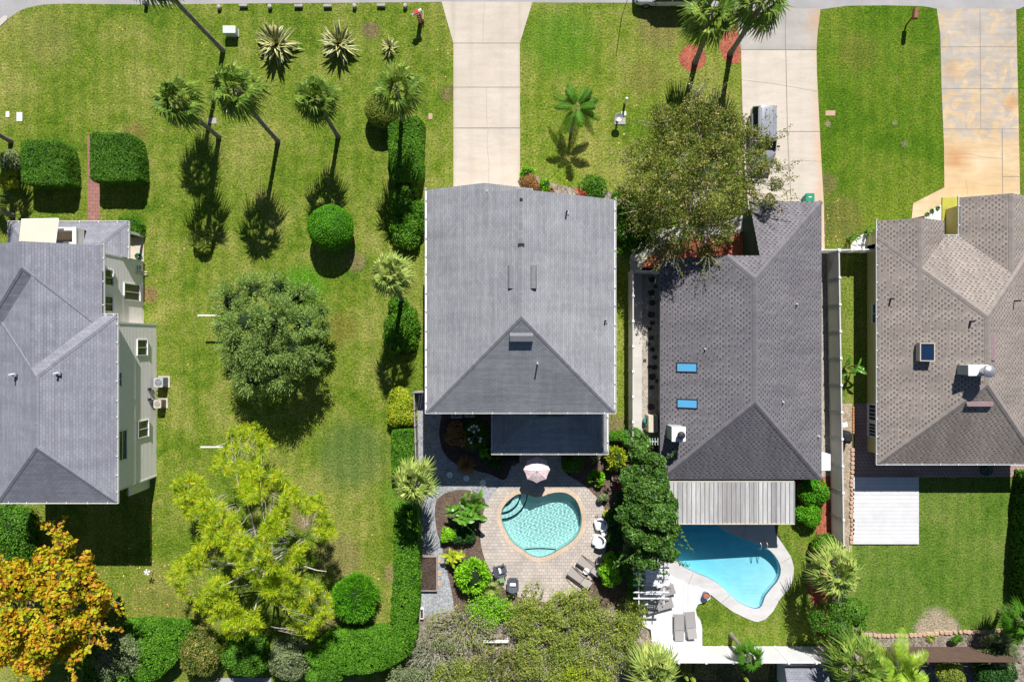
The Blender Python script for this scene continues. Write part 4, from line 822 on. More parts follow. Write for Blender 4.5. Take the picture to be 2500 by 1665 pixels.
# pergola over the white deck
c = thing('pergola', 'white slatted pergola at the edge of the wooden deck', 'pergola', tuple(W(1590, 1420)))
zp = 2.5
for x0, y0 in ((1562, 1462), (1621, 1466), (1560, 1378), (1620, 1378)): p = W(x0, y0, zp); mb = MB(); mb.box(p.x-.06, p.x+.06, p.y-.06, p.y+.06, .16, zp); mb.build('post', M['white'], c)
for x0 in (1559, 1620): p, q = W(x0, 1466, zp), W(x0, 1376, zp); mb = MB(); mb.box(p.x-.03, p.x+.03, p.y-.2, q.y+.2, zp, zp+.14); mb.build('beam', M['white'], c)
for i, y0 in enumerate((1388, 1402, 1416, 1430, 1445, 1460)):
    p, q = W(1546, y0-2 if i < 4 else y0, zp+.2), W(1633, y0+(2 if i < 4 else 1), zp+.2); mb = MB(); T = Matrix.Translation(p); mb.box(p.x, q.x, p.y-.03, p.y+.03, zp+.142, zp+.28); mb.build('rafter', M['white'], c)
mb = MB(); p, q = W(1563, 1458, zp), W(1617, 1447, zp)
for i in range(13): x = p.x+(q.x-p.x)*i/12; mb.box(x-.02, x+.02, p.y-.04, q.y+.1, zp-.3, zp-.26)
for i in range(3): y = p.y+(q.y-p.y)*i/2; mb.box(p.x, q.x, y-.02, y+.02, zp-.258, zp-.22)
mb.build('lattice', M['white'], c)
c = thing('pergola', 'small pale slatted arbour against the side wall near the beige cabinet', 'pergola', tuple(W(1600, 1080)))
for i in range(6): p = W(1580+i*6.5, 1078, 2.3); mb = MB(); mb.box(p.x-.025, p.x+.025, p.y-.26, p.y+.26, 2.2, 2.32); mb.build('slat', M['siding_green'], c)
a, b = W(1578, 1078, 2.2), W(1618, 1078, 2.2); mb = MB(); mb.box(a.x, b.x, a.y-.04, a.y+.04, 2.05, 2.198); mb.build('beam', M['siding_green'], c)
mb = MB(); mb.box(a.x, a.x+.08, a.y-.04, a.y+.04, .02, 2.05); mb.build('post', M['siding_green'], c)
# built-in bench
c = thing('bench', 'long white built-in bench at the bottom edge of the wooden deck', 'bench', tuple(W(1652, 1575)))
a, b = W(1592, 1590, .55), W(1713, 1566, .55); mb = MB(); mb.box(a.x, b.x, a.y, b.y, .49, .55); mb.build('seat', plankmat('white_bench_planks', (.64, .64, .65), .19, 1, .75), c)
mb = MB(); mb.box(a.x, b.x, a.y+.02, b.y-.02, .16, .488); mb.build('base', M['white'], c)
q, r = W(1598, 1594, 1.0), W(1713, 1594, 1.0); mb = MB(); mb.box(q.x, r.x, q.y-.25, q.y, .95, 1.0); mb.build('backrest', M['white'], c)
for i in range(4): x = q.x+.1+(r.x-q.x-.2)*i/3; mb = MB(); mb.box(x-.04, x+.04, q.y-.29, q.y-.24, .1, .949); mb.build('bracket', M['white'], c)
# sun loungers: two kinds
M['sling'] = simple('taupe_sling', (.36, .325, .30), (.33, .30, .275), 20, .8); M['slinggrey'] = simple('grey_sling', (.30, .285, .28), (.27, .26, .255), 20, .8); M['bronze'] = simple('dark_bronze', (.06, .045, .04), None, 5, .45)
def lounger(label, group, px, py, ang, arms, mat, L1=1.28, L2=.72, w=.66, z=.04, rise=.3):
    t = thing('sun_lounger', label, 'sun lounger', (0, 0, 0), group); fm = M['bronze'] if arms else M['slinggrey']
    mb = MB(); mb.bbox(-L1, 0, -w/2, w/2, .33, .37, .012); mb.build('seat', mat, t)
    c, s = math.cos(math.atan2(rise, L2)), math.sin(math.atan2(rise, L2)); T = Matrix.Translation((.03, 0, .35)) @ Matrix(((c, 0, -s, 0), (0, 1, 0, 0), (s, 0, c, 0), (0, 0, 0, 1)))
    mb = MB(); mb.bbox(0, L2, -w/2, w/2, -.02, .02, .012, 0, T); mb.build('backrest', mat, t)
    for sy in (-1, 1): mb = MB(); mb.box(-L1+.02, .1, sy*w/2-.02+sy*.024, sy*w/2+.02+sy*.024, .315, .36); mb.build('side_rail', fm, t)
    for sx in (-L1+.12, .05):
        for sy in (-1, 1): mb = MB(); mb.tube([(sx, sy*(w/2+.02), .314), (sx, sy*(w/2+.03), .0)], .02, 6); mb.build('leg', fm, t)
    if arms:
        for sy in (-1, 1):
            mb = MB(); mb.tube([(-L1+.05, sy*(w/2+.05), .38), (-L1*.6, sy*(w/2+.08), .52), (-L1*.2, sy*(w/2+.09), .60), (.25, sy*(w/2+.08), .58), (.5, sy*(w/2+.04), .5)], .022, 6); mb.build('armrest', fm, t)
    p = W(px, py, .35); t.location = (p.x, p.y, z); t.rotation_euler.z = ang
    return t
gA = 'brown loungers on the paver patio'; gB = 'grey loungers on the white deck'
lounger('taupe sling lounger with bronze arms, the upper one beside the white armchairs', gA, 1446, 1386, R(-34), True, M['sling'])
lounger('taupe sling lounger with bronze arms, the lower one at the patio rim', gA, 1422, 1415, R(-36), True, M['sling'])
lounger('grey lounger lying straight on the white deck, nearer to the pergola', gB, 1657, 1536, R(-90), False, M['slinggrey'], 1.25, .78, .7, .16, .1)
lounger('grey lounger lying slightly askew on the white deck beside the curved lawn', gB, 1686, 1530, R(-84), False, M['slinggrey'], 1.25, .78, .7, .16, .22)
lounger('grey lounger turned sideways half under the lattice end of the pergola', gB, 1603, 1478, R(195), False, M['slinggrey'], 1.25, .78, .7, .16, .1)
lounger('grey lounger turned sideways under the pergola rafters next to the pool deck', gB, 1608, 1446, R(197), False, M['slinggrey'], 1.25, .78, .7, .16, .1)
mb = MB(); a = W(1585, 1404, .6); mb.bbox(a.x-.3, a.x+.3, a.y-.55, a.y+.5, .161, .62, .03); tag(mb.build('daybed', M['white']), 'white padded box seat under the pergola rafters', 'seat')
def round_table(name, label, px, py, r, h, mat, z=.04):
    p = W(px, py, h); t = thing(name, label, 'table', (p.x, p.y, z)); mb = MB(); mb.lathe([(r*.96, h-.04), (r, h-.02), (r*.97, h)], (p.x, p.y, z), 24); mb.build('tabletop', mat, t)
    mb = MB(); mb.lathe([(r*.6, 0), (r*.3, .04), (r*.2, h*.5), (r*.45, h-.041)], (p.x, p.y, z), 16); mb.build('pedestal', mat, t)
round_table('side_table', 'small round white table between the two taupe loungers', 1431, 1394, .25, .48, M['white'])
round_table('side_table', 'small round white table between the two white armchairs', 1475, 1301, .23, .48, M['white'])
p = W(1225, 1415, .45); t = thing('side_table', 'little square green table between the dark slatted chairs', 'table', (p.x, p.y, .04)); M['sage'] = simple('sage_paint', (.22, .36, .16), None, 4, .6)
T = Matrix.Translation((p.x, p.y, .04)) @ Matrix.Rotation(R(20), 4, 'Z'); mb = MB(); mb.bbox(-.2, .2, -.2, .2, .42, .46, .015, 0, T); mb.build('tabletop', M['sage'], t)
for sx in (-1, 1):
    for sy in (-1, 1): mb = MB(); mb.box(sx*.16-.02, sx*.16+.02, sy*.16-.02, sy*.16+.02, 0, .418, 0, T); mb.build('leg', M['sage'], t)
M['slate'] = simple('slate_plastic', (.085, .095, .115), (.07, .08, .1), 4, .6)
def adirondack(label, px, py, ang):
    t = thing('slatted_chair', label, 'chair', (0, 0, 0), 'dark slatted garden chairs'); Tt = Matrix(((1, 0, 0, 0), (0, 1, 0, 0), (0, 0, 1, 0), (0, 0, 0, 1)))
    mb = MB()
    for i in range(6): x = -.05+i*.105; mb.box(x, x+.095, -.3, .3, .28+.1*i/5, .30+.1*i/5)
    mb.build('seat', M['slate'], t); mb = MB(); c = R(62); T = Matrix.Translation((-.02, 0, .26)) @ Matrix.Rotation(-c, 4, 'Y') @ Matrix.Rotation(R(180), 4, 'Z')
    for i in range(6):
        y = -.31+i*.105; Tm = Matrix.Translation((-.06, 0, .27)) @ Matrix.Rotation(R(-28), 4, 'Y'); mb.box(-.012, .012, y, y+.095, 0, .78-abs(i-2.5)*.035, 0, Tm)
    mb.build('backrest', M['slate'], t)
    for sy in (-1, 1):
        mb = MB(); mb.bbox(-.42, .5, sy*.38-.07, sy*.38+.07, .56, .585, .01); mb.build('armrest', M['slate'], t)
        mb = MB(); mb.box(.36, .44, sy*.35-.02, sy*.35+.02, 0, .559); mb.build('leg', M['slate'], t); mb = MB(); mb.box(-.36, -.28, sy*.35-.02, sy*.35+.02, 0, .559); mb.build('leg', M['slate'], t)
    cu = thing('cushion', label.replace('slatted garden chair', 'cushion of the slatted chair') if False else 'white back cushion '+('on the angled dark chair' if ang < 1 else 'on the straight dark chair'), 'cushion', (0, 0, 0), None)
    mb = MB(); Tm = Matrix.Translation((.06, 0, .42)) @ Matrix.Rotation(R(-35), 4, 'Y'); mb.bbox(-.06, .06, -.24, .24, -.1, .16, .05, 0, Tm); mb.build('pillow_cover', M['white'], cu)
    p = W(px, py, .35)
    for o in (t, cu): o.location = (p.x, p.y, .04); o.rotation_euler.z = ang
adirondack('dark slatted garden chair turned towards the pool', 1219, 1392, R(15)); adirondack('dark slatted garden chair facing straight up the patio', 1252, 1427, R(90))
def tub_chair(label, px, py, ang):
    t = thing('armchair', label, 'chair', (0, 0, 0), 'white moulded armchairs'); mb = MB(); n = 14; prof = []
    mb.bbox(-.30, .38, -.34, .34, .0, .36, .08); mb.build('seat', M['white'], t); mb = MB()
    v = []
    for i in range(n+1):
        a = R(75)+R(210)*i/n; hh = .46+.28*math.sin(PI*i/n)**1.5
        for r, z in ((.42, .05), (.45, hh), (.35, hh+.02), (.33, .37)): v.append((r*math.cos(a)*1.05, r*math.sin(a), z))
    mb.raw(v, [(i*4+j, i*4+(j+1) % 4, (i+1)*4+(j+1) % 4, (i+1)*4+j) for i in range(n) for j in range(4)], 0, True); mb.raw(v, [(0, 1, 2, 3), (n*4+3, n*4+2, n*4+1, n*4)]); mb.build('backrest', M['white'], t)
    p = W(px, py, .4); t.location = (p.x, p.y, .04); t.rotation_euler.z = ang; t.scale = (1.2, 1.2, 1.05)
tub_chair('white moulded armchair, the upper of two by the shrub border', 1466, 1281, R(195)); tub_chair('white moulded armchair, the lower of two by the shrub border', 1461, 1321, R(165))
def umbrella(label, px, py, r, z, cmat, rmat, drop=.42, n=8, closed=False):
    p = W(px, py, z); t = thing('parasol', label, 'parasol', (p.x, p.y, .04)); mb = MB()
    top = (p.x, p.y, z); R1 = []
    for i in range(n):
        a = 2*PI*(i+.5)/n-PI/2-PI/n; R1.append((p.x+r*math.cos(a), p.y+r*math.sin(a), z-drop))
    for i in range(n):
        a, b = Vector(R1[i]), Vector(R1[(i+1) % n]); T_ = Vector(top); m1, m2 = T_.lerp(a, .5)+Vector((0, 0, .03)), T_.lerp(b, .5)+Vector((0, 0, .03)); e = (a+b)/2; e = e+(Vector((p.x, p.y, e.z))-e)*.04
        mb.face([T_, m1, m2]); mb.face([m1, a, e, b, m2]); mb.face([a, a-Vector((0, 0, .1)), e-Vector((0, 0, .1)), e]); mb.face([e, e-Vector((0, 0, .1)), b-Vector((0, 0, .1)), b])
    mb.build('canopy', cmat, t)
    for i in range(n): mb = MB(); a = Vector(R1[i]); mb.tube([Vector(top)+Vector((0, 0, .008)), Vector(top).lerp(a, .5)+Vector((0, 0, .038)), a+Vector((0, 0, .01))], .012, 5); mb.build('rib', rmat, t)
    mb = MB(); mb.lathe([(.025, 0), (.025, z-.1)], (p.x, p.y, .04), 10); mb.lathe([(.03, 0), (.035, .05), (.012, .12)], (p.x, p.y, z-.02), 10); mb.build('pole', rmat, t)
    mb = MB(); mb.lathe([(.28, 0), (.28, .06), (.06, .1)], (p.x, p.y, .04), 18); mb.build('base', M['dark'], t)
n_ = N('pink_print_canvas'); v1 = n_.n('ShaderNodeTexVoronoi'); v1.inputs['Scale'].default_value = 3.4; n_.l(n_.co.outputs['Object'], v1.inputs['Vector'])
f_ = n_.ramp(v1.outputs['Distance'], [(.16, (.50, .14, .19)), (.26, (.72, .45, .47)), (.42, (.80, .68, .67)), (.6, (.76, .58, .58))]); f2 = n_.ramp(n_.noise(9, 4, .7), [(.42, (.62, .34, .40)), (.6, (.86, .80, .78))])
M['pink'] = n_.pbr(n_.mix(.5, f_, f2), .9, None, .1)
umbrella('octagonal pink patterned parasol open above the heart pool patio', 1311, 1149, 1.0, 2.4, M['pink'], M['white'])
umbrella('closed-looking small black parasol at the porch corner', 1254, 1123, .52, 1.5, M['black'], M['dark'], .3, 6)
# condensers
M['coil'] = sidingmat('grey_louvres', (.17, .175, .18), .05, 2, .4); M['coilbrown'] = sidingmat('brown_louvres', (.16, .11, .09), .05, 2, .4)
def condenser(label, x0, x1, y0, y1, h, body, top, z=.08, group=None, pad=True):
    x0, x1, y0, y1 = [q*S for q in (x0, x1, y0, y1)]; cx_, cy_ = (x0+x1)/2, (y0+y1)/2; t = thing('condenser', label, 'air conditioner', (cx_, cy_, 0), group); r = (x1-x0)*.41
    if pad: mb = MB(); mb.box(x0-.08, x1+.12, y0-.08, y1+.08, .0, z); mb.build('pad', M['concrete'], t)
    mb = MB(); mb.bbox(x0, x1, y0, y1, z, z+h-.04, .05); mb.build('casing', body, t)
    mb = MB(); k = 28; sq = []
    for i in range(k):
        a = 2*PI*i/k; c, s = math.cos(a), math.sin(a); m = max(abs(c), abs(s)); sq.append((cx_+c/m*(x1-x0)/2*1.01, cy_+s/m*(y1-y0)/2*1.01))
    for i in range(k):
        j = (i+1) % k; a, b = 2*PI*i/k, 2*PI*j/k; mb.face([(cx_+r*math.cos(a), cy_+r*math.sin(a), z+h), (*sq[i], z+h), (*sq[j], z+h), (cx_+r*math.cos(b), cy_+r*math.sin(b), z+h)]); mb.face([(*sq[i], z+h-.08), (*sq[j], z+h-.08), (*sq[j], z+h), (*sq[i], z+h)])
        mb.face([(cx_+r*math.cos(a), cy_+r*math.sin(a), z+h), (cx_+r*math.cos(b), cy_+r*math.sin(b), z+h), (cx_+r*.96*math.cos(b), cy_+r*.96*math.sin(b), z+h-.12), (cx_+r*.96*math.cos(a), cy_+r*.96*math.sin(a), z+h-.12)])
    mb.build('top_cover', top, t)
    mb = MB(); mb.lathe([(r*.97, z+h-.035), (.01, z+h-.035)], (cx_, cy_, 0), 24, 0, False); mb.lathe([(r*.3, z+h-.03), (r*.28, z+h+.005), (.01, z+h+.01)], (cx_, cy_, 0), 16, 1)
    for i in range(3):
        a = 2*PI*i/3+.5; T = Matrix.Translation((cx_, cy_, z+h-.025)) @ Matrix.Rotation(a, 4, 'Z') @ Matrix.Rotation(R(14), 4, 'X'); mb.box(r*.25, r*.9, -r*.25, r*.25, 0, .008, 1, T)
    mb.build('fan', [M['dark'], M['coil']], t)
    mb = MB()
    for q in (.35, .55, .75, .95): mb.lathe([(r*q-.012, z+h+.004), (r*q, z+h+.012), (r*q+.012, z+h+.004)], (cx_, cy_, 0), 24, 0, True, False)
    for i in range(8): a = 2*PI*i/8; T = Matrix.Translation((cx_, cy_, z+h+.004)) @ Matrix.Rotation(a, 4, 'Z'); mb.box(.02, r, -.006, .006, 0, .008, 0, T)
    mb.build('fan_guard', top, t)
condenser('grey air conditioner with slatted sides, the upper one by the cream siding', -860, -838, -111, -88, .82, M['coil'], M['grey_paint'] if False else simple('pale_grey_metal', (.42, .43, .46), None, 4, .5))
condenser('brown-sided air conditioner with beige top on a wide concrete pad', -861, -843, -161, -142, .78, M['coilbrown'], simple('beige_metal', (.52, .47, .40), None, 4, .5))
condenser('air conditioner in the shade of the eave, nearer the fence', -146, -124, -186, -166, .7, M['coil'], M['grey_paint']); condenser('air conditioner in the shade of the eave, beside the pampas grass', -113, -94, -184, -166, .7, M['coil'], M['grey_paint'])
mb = MB(); a, b = W(1583, 1056, 1.2), W(1607, 1014, 1.2); mb.bbox(a.x, b.x-.28, a.y, b.y, .02, 1.2, .04); mb.bbox(b.x-.275, b.x, a.y, b.y, .02, 1.08, .04); tag(mb.build('utility_cabinet', M['beige']), 'beige utility cabinet on the pebbles beside the side path', 'cabinet')
mb = MB(); p = W(1578, 1027, .4); mb.lathe([(.2, 0), (.24, .2), (.22, .5)], (p.x, p.y, .02), 14); tag(mb.build('hose_pot', simple('teal_plastic', (.03, .25, .25), None, 3, .4)), 'teal hose pot beside the beige utility cabinet', 'pot')
# roadside blocks
def block_px(label, px, py, kind):
    p = W(px, py, .25); mb = MB()
    if kind: mb.lathe([(.15, 0), (.16, .02), (.16, .3), (.14, .32), (.01, .325)], (p.x, p.y, .0), 18)
    else: mb.bbox(p.x-.32, p.x+.32, p.y-.1, p.y+.1, .0, .26, .02)
    tag(mb.build('kerb_post' if kind else 'kerb_block', M['stone']), label, 'bollard' if kind else 'kerb block', 'grey markers along the road edge')
for px, py, k, l in [(534, 17, 1, 'round grey stone marker by the road, first from the leaning trunk'), (593, 13, 0, 'flat grey kerb block above the green utility box'), (658, 16, 1, 'round grey stone marker above the largest striped agave'), (728, 14, 0, 'flat grey kerb block between the two big agaves, nearer the largest'), (799, 14, 0, 'flat grey kerb block above the second striped agave'), (865, 14.5, 1, 'round grey stone marker right of the second agave'), (930, 12.5, 0, 'flat grey kerb block above the smallest agave'), (989, 14, 1, 'round grey stone marker left of the red mailbox')]: block_px(l, px, py, k)
p = W(350, 6, .5); mb = MB(); mb.bbox(p.x-.14, p.x+.14, p.y-.14, p.y+.14, 0, .5, .03); tag(mb.build('kerb_post', M['slate']), 'dark blue post at the road edge above the wide lawn', 'bollard')
p = W(559, 72, .75); mb = MB(); mb.bbox(p.x-.5, p.x+.5, p.y-.3, p.y+.3, 0, .08, .02, 1); mb.bbox(p.x-.46, p.x+.46, p.y-.28, p.y+.26, .08, .66, .03, 0); mb.bbox(p.x-.5, p.x+.5, p.y-.31, p.y+.29, .66, .75, .03, 0); tag(mb.build('utility_box', [M['green_metal'], M['concrete']]), 'pale green utility box on the front lawn', 'utility box')
# mailboxes
t = thing('mailbox', 'red and white mailbox on a red post beside the first drive', 'mailbox', (*G(1026, 56), 0)); p = W(1027, 54); mb = MB()
for i in range(4): mb.box(p.x-.16, p.x+.16, p.y-.1, p.y+.1, .02+i*.32, .30+i*.32, 0); mb.box(p.x-.1, p.x+.1, p.y-.108, p.y-.1, .09+i*.32, .22+i*.32, 1)
mb.build('post', [M['red'], M['white']], t); mb = MB(); T = Matrix.Translation((p.x, p.y+.05, 1.52)) @ Matrix.Rotation(R(25), 4, 'Z')
c = [(-.14, -.16), (-.14, 0), (-.1, .1), (0, .15), (.1, .1), (.14, 0), (.14, -.16)]; v = [T @ Vector((x, a, b)) for x in (-.34, .3) for a, b in c]
mb.raw(v, [(i, (i+1) % 7, 7+(i+1) % 7, 7+i) for i in range(7)], 0); mb.raw(v, [tuple(range(6, -1, -1)), tuple(range(7, 14))], 1); mb.build('box', [M['white'], M['red']], t)
mb = MB(); mb.box(-.3, .05, -.145, .145, .06, .165, 0, T); mb.build('stripe', M['red'], t); mb = MB(); mb.box(-.5, -.35, -.03, .03, -.05, .03, 0, T); mb.build('flag', M['white'], t)
mb = MB(); q = W(1035, 44); mb.box(q.x-.03, q.x+.03, q.y-.35, q.y+.35, .0, .5); mb.build('side_board', M['tanstone'], t)
t = thing('mailbox', 'rust-brown mailbox leaning on a single post by the green lawn', 'mailbox', (*G(2212, 63), 0)); a = W(2212, 63); b = W(2230, 40, 1.15); mb = MB(); mb.tube([a, a.lerp(b, .5), b], [.07, .06, .06], 8); mb.build('post', M['brown_paint'], t)
mb = MB(); T = Matrix.Translation((b.x+.1, b.y+.12, 1.3)) @ Matrix.Rotation(R(84), 4, 'Z'); v = [T @ Vector((x, a_*1.25, b_*1.2)) for x in (-.38, .38) for a_, b_ in c]; mb.raw(v, [(i, (i+1) % 7, 7+(i+1) % 7, 7+i) for i in range(7)], 0); mb.raw(v, [tuple(range(6, -1, -1)), tuple(range(7, 14))], 0); mb.build('box', M['brown_paint'], t)
# bird bath, pipe, pads
p = W(1511, 287, .95); q = W(1513, 293); mb = MB(); a, b = W(1500, 305), W(1527, 288); mb.bbox(a.x, b.x, a.y, b.y, 0, .07, .015); tag(mb.build('stone_slab', M['stone']), 'square stone slab under the bird bath', 'slab')
t = thing('bird_bath', 'round metal bird bath on a stem over the stone slab', 'bird bath', (p.x, p.y, 0)); mb = MB(); mb.lathe([(.2, .07), (.08, .12), (.06, .6), (.1, .82)], (p.x, p.y, 0), 16); mb.build('stem', M['stone'], t)
mb = MB(); mb.lathe([(.05, .8), (.22, .83), (.31, .95), (.29, .95), (.2, .87), (.02, .86)], (p.x, p.y, 0), 24, cap=False); mb.build('bowl', M['metal'], t)
mb = MB()
for i in range(20): a = 2*PI*i/20; mb.lathe([(.0, -.035), (.035, 0), (.0, .035)], (p.x+.31*math.cos(a), p.y+.31*math.sin(a), .95), 6, cap=False)
mb.build('rim', M['stone'], t)
p = W(1525, 252); mb = MB(); mb.lathe([(.085, 0), (.085, .95), (.1, .95), (.1, 1.03), (.02, 1.04)], (p.x, p.y, 0), 16); tag(mb.build('vent_pipe', M['white']), 'short white pipe standing in the lawn by the bird bath', 'pipe')
def slab(label, px, py, w, d, mat, cat='slab', name='paving_slab', rot=0, h=.04):
    p = W(px, py); mb = MB(); T = Matrix.Translation(p) @ Matrix.Rotation(rot, 4, 'Z'); mb.bbox(-w*S/2, w*S/2, -d*S/2, d*S/2, 0.0, h, .012, 0, T); return tag(mb.build(name, mat), label, cat)
slab('flat green valve lid next to the bird bath slab', 1523, 278, 12, 11, M['green_metal'], 'lid', 'valve_lid', .1)
slab('small white cover in the left lawn, the left of two', 19, 280, 9, 14, M['white'], 'cover', 'access_cover'); slab('larger white cover in the left lawn, the right of two', 48, 286, 14, 22, M['white'], 'cover', 'access_cover')
slab('grey stepping slab by the foot of the leftmost leaning palm', 518, 296, 22, 14, M['stone'], 'slab'); slab('white broken slab under the second palm crown', 562, 274, 20, 12, M['white'], 'slab', rot=-.5)
slab('tan paving slab set in the deep green front lawn', 2027, 277, 24, 13, M['tanstone'], 'slab', h=.03); slab('small pinkish stone in the lawn left of the first drive', 1051, 285, 10, 14, M['tanstone'], 'stone', 'garden_stone')
slab('white square tray lying on the strip of side lawn', 2063, 1037, 12, 12, M['white'], 'tray', 'tray', .12)
for i, (x, y) in enumerate([(1098, 1159), (1139, 1167), (1179, 1178)]):
    p = W(x, y); mb = MB(); mb.lathe([(.265, .014), (.27, .05), (.255, .06), (.01, .061)], (p.x, p.y, 0), 6, 0, False); tag(mb.build('stepping_stone', M['white']), ['hexagonal stepping stone in the shaded gravel, first from the fan palm', 'hexagonal stepping stone in the shaded gravel, middle of the three', 'hexagonal stepping stone in the shaded gravel, nearest the patio'][i], 'stepping stone', 'hexagonal stepping stones')
for i, (x, y) in enumerate([(1073, 1368), (1073, 1400), (1073, 1424)]): slab(['upper', 'middle', 'lowest'][i]+' of three tan slabs beside the raised vegetable bed', x, y, 9, 11, M['tanstone'], 'slab').location.z = .012
# raised bed, planters, pots
t = thing('raised_bed', 'timber raised bed of dark soil between fence and gravel', 'raised bed', (*G(1044, 1400), 0)); a, b = W(1021, 1443, .3), W(1067, 1358, .3); mb = MB(); w = .06
mb.box(a.x, b.x, a.y, a.y+w, 0, .3); mb.box(a.x, b.x, b.y-w, b.y, 0, .3); mb.box(a.x, a.x+w, a.y+w, b.y-w, 0, .3); mb.box(b.x-w, b.x, a.y+w, b.y-w, 0, .3); mb.build('frame', M['woodgrey'], t)
mb = MB(); mb.box(a.x+w, b.x-w, a.y+w, b.y-w, 0.02, .24); mb.build('soil', M['soil'], t)
t = thing('planter', 'white rectangular trough on the gravel near the thicket', 'planter', (*G(1029, 1500), 0)); a, b = W(1025, 1511, .3), W(1034, 1486, .3); mb = MB(); w = .04
mb.box(a.x, b.x, a.y, a.y+w, 0.015, .3); mb.box(a.x, b.x, b.y-w, b.y, 0.015, .3); mb.box(a.x, a.x+w, a.y+w, b.y-w, 0.015, .3); mb.box(b.x-w, b.x, a.y+w, b.y-w, 0.015, .3); mb.build('trough', M['white'], t); mb = MB(); mb.box(a.x+w, b.x-w, a.y+w, b.y-w, .02, .22); mb.build('soil', M['soil'], t)
def pot(label, px, py, r, h, mat, fill, z=.02):
    p = W(px, py, h+z); t = thing('plant_pot', label, 'pot', (p.x, p.y, z)); mb = MB(); mb.lathe([(r*.65, 0), (r*.9, h*.85), (r, h*.87), (r, h), (r*.86, h), (r*.8, h*.8)], (p.x, p.y, z), 22, cap=False); mb.build('vessel', mat, t)
    mb = MB(); mb.lathe([(r*.84, h*.86), (.01, h*.9)], (p.x, p.y, z), 16, 0, False); mb.build('soil', fill, t)
pot('large cream-rimmed pot in the right mulch bed', 1502, 1167, .27, .45, M['tanstone'], M['bedsoil']); pot('small grey pot just below the cream-rimmed pot', 1495, 1182, .13, .25, M['stone'], M['soil']); pot('mossy pot lowest in the right mulch bed', 1503, 1214, .17, .3, M['stone'], M['coreyellow'])
pot('terracotta pot beside the feathery grass tuft', 1177, 1450, .24, .4, M['terracotta'], M['soil']); pot('dark blue pot of orange soil on the white deck corner', 1725, 1454, .27, .5, M['bluepot'], M['terracotta'], .16); pot('pale blue bowl at the edge of the thicket', 1224, 1471, .2, .3, simple('pale_blue', (.35, .48, .55), None, 4, .4), M['soil'])
# bins, grill, hoses
t = thing('wheelie_bin', 'green wheelie bin on the drive against the garage', 'bin', (*G(1974, 488), .03)); p = W(1978, 484, 1.05); mb = MB(); T = Matrix.Translation((p.x, p.y, .03)); v = []
for z, s in ((0.06, .74), (.95, 1)):
    for x, y in ((-1, -1), (1, -1), (1, 1), (-1, 1)): v.append(T @ Vector((x*.31*s, y*.34*s, z)))
mb.raw(v, [(3, 2, 1, 0), (4, 5, 6, 7), (0, 1, 5, 4), (1, 2, 6, 5), (2, 3, 7, 6), (3, 0, 4, 7)]); mb.build('body', M['bin'], t); mb = MB(); mb.bbox(-.34, .34, -.36, .38, .955, 1.03, .03, 0, T); mb.box(-.12, .12, .05, .12, 1.031, 1.036, 1, T); mb.build('lid', [M['bin'], M['white']], t)
for sx in (-1, 1): mb = MB(); mb.lathe([(.1, -.03), (.11, 0), (.1, .03)], (0, 0, 0), 14, T=T @ Matrix.Translation((sx*.25, -.3, .1)) @ Matrix.Rotation(R(90), 4, 'Y')); mb.build('wheel', M['dark'], t)
mb = MB(); a, b = W(2058, 1084, 1.1), W(2084, 1053, 1.1)
v = []; cx_, cy_ = (a.x+b.x)/2, (a.y+b.y)/2
for z, s in ((0.02, 1.0), (.5, .95), (.85, 1.0), (1.05, .8), (1.12, .5)):
    for i in range(12): q = 2*PI*i/12; m = (abs(math.cos(q))**4+abs(math.sin(q))**4)**.25; v.append((cx_+(b.x-a.x)/2*s*math.cos(q)/m*(1+.06*math.sin(5*q+z*9)), cy_+(b.y-a.y)/2*s*math.sin(q)/m*(1+.05*math.cos(4*q+z*5)), z))
mb.raw(v, [(k*12+i, k*12+(i+1) % 12, (k+1)*12+(i+1) % 12, (k+1)*12+i) for k in range(4) for i in range(12)], 0, True); mb.raw(v, [tuple(range(48, 60))], 0); tag(mb.build('covered_grill', M['black']), 'barbecue under a black cover beside the white fence', 'barbecue')
def hose(label, px, py, r, tail, mat):
    pts = []; p = W(px, py)
    for i in range(90): a = i*.42; rr = r*(.75+.25*math.sin(i*.37)); pts.append((p.x+rr*math.cos(a)+.002*i, p.y+rr*.9*math.sin(a), .05+.0012*i))
    pts += [(*W(x, y)[:2], .05) for x, y in tail]; mb = MB(); mb.tube(pts, .022, 6); tag(mb.build('garden_hose', mat), label, 'hose')
M['hose'] = simple('green_hose', (.02, .12, .08), None, 4, .5)
hose('green garden hose coiled on the shaded pavers', 2402, 1148, .42, [(2420, 1140), (2435, 1130), (2450, 1136)], M['hose']); hose('green hose coil on the beige porch slab', 337, 626, .26, [], M['hose'])
# clothes poles
for lab, x0, x1, y0, z in (('white clothes pole with a long crossbar beside the olive tree', 483, 530, 770, 2.0), ('white clothes pole with a crossbar above the pine', 490, 545, 1091, 2.0)):
    a, b = W(x0, y0, z), W(x1, y0, z); c = (a+b)/2; t = thing('clothes_pole', lab, 'clothes pole', (c.x, c.y, 0)); mb = MB(); mb.tube([(c.x+.25, c.y, 0), (c.x+.25, c.y, z-.05)], .04, 8); mb.build('post', M['white'], t); mb = MB(); mb.box(a.x, b.x, a.y-.05, a.y+.05, z-.05, z+.04); mb.build('crossbar', M['white'], t)
p, q = W(1180, 1566, .5), W(1242, 1566, .5); t = thing('garden_bench', 'white bench half hidden in the thicket', 'bench', (*((p+q)/2)[:2], 0)); mb = MB(); mb.box(p.x, q.x, p.y-.1, p.y+.1, .42, .47); mb.build('seat', M['white'], t)
for x in (p.x+.1, q.x-.1): mb = MB(); mb.box(x-.04, x+.04, p.y-.12, p.y+.1, .02, .419); mb.build('leg', M['white'], t)
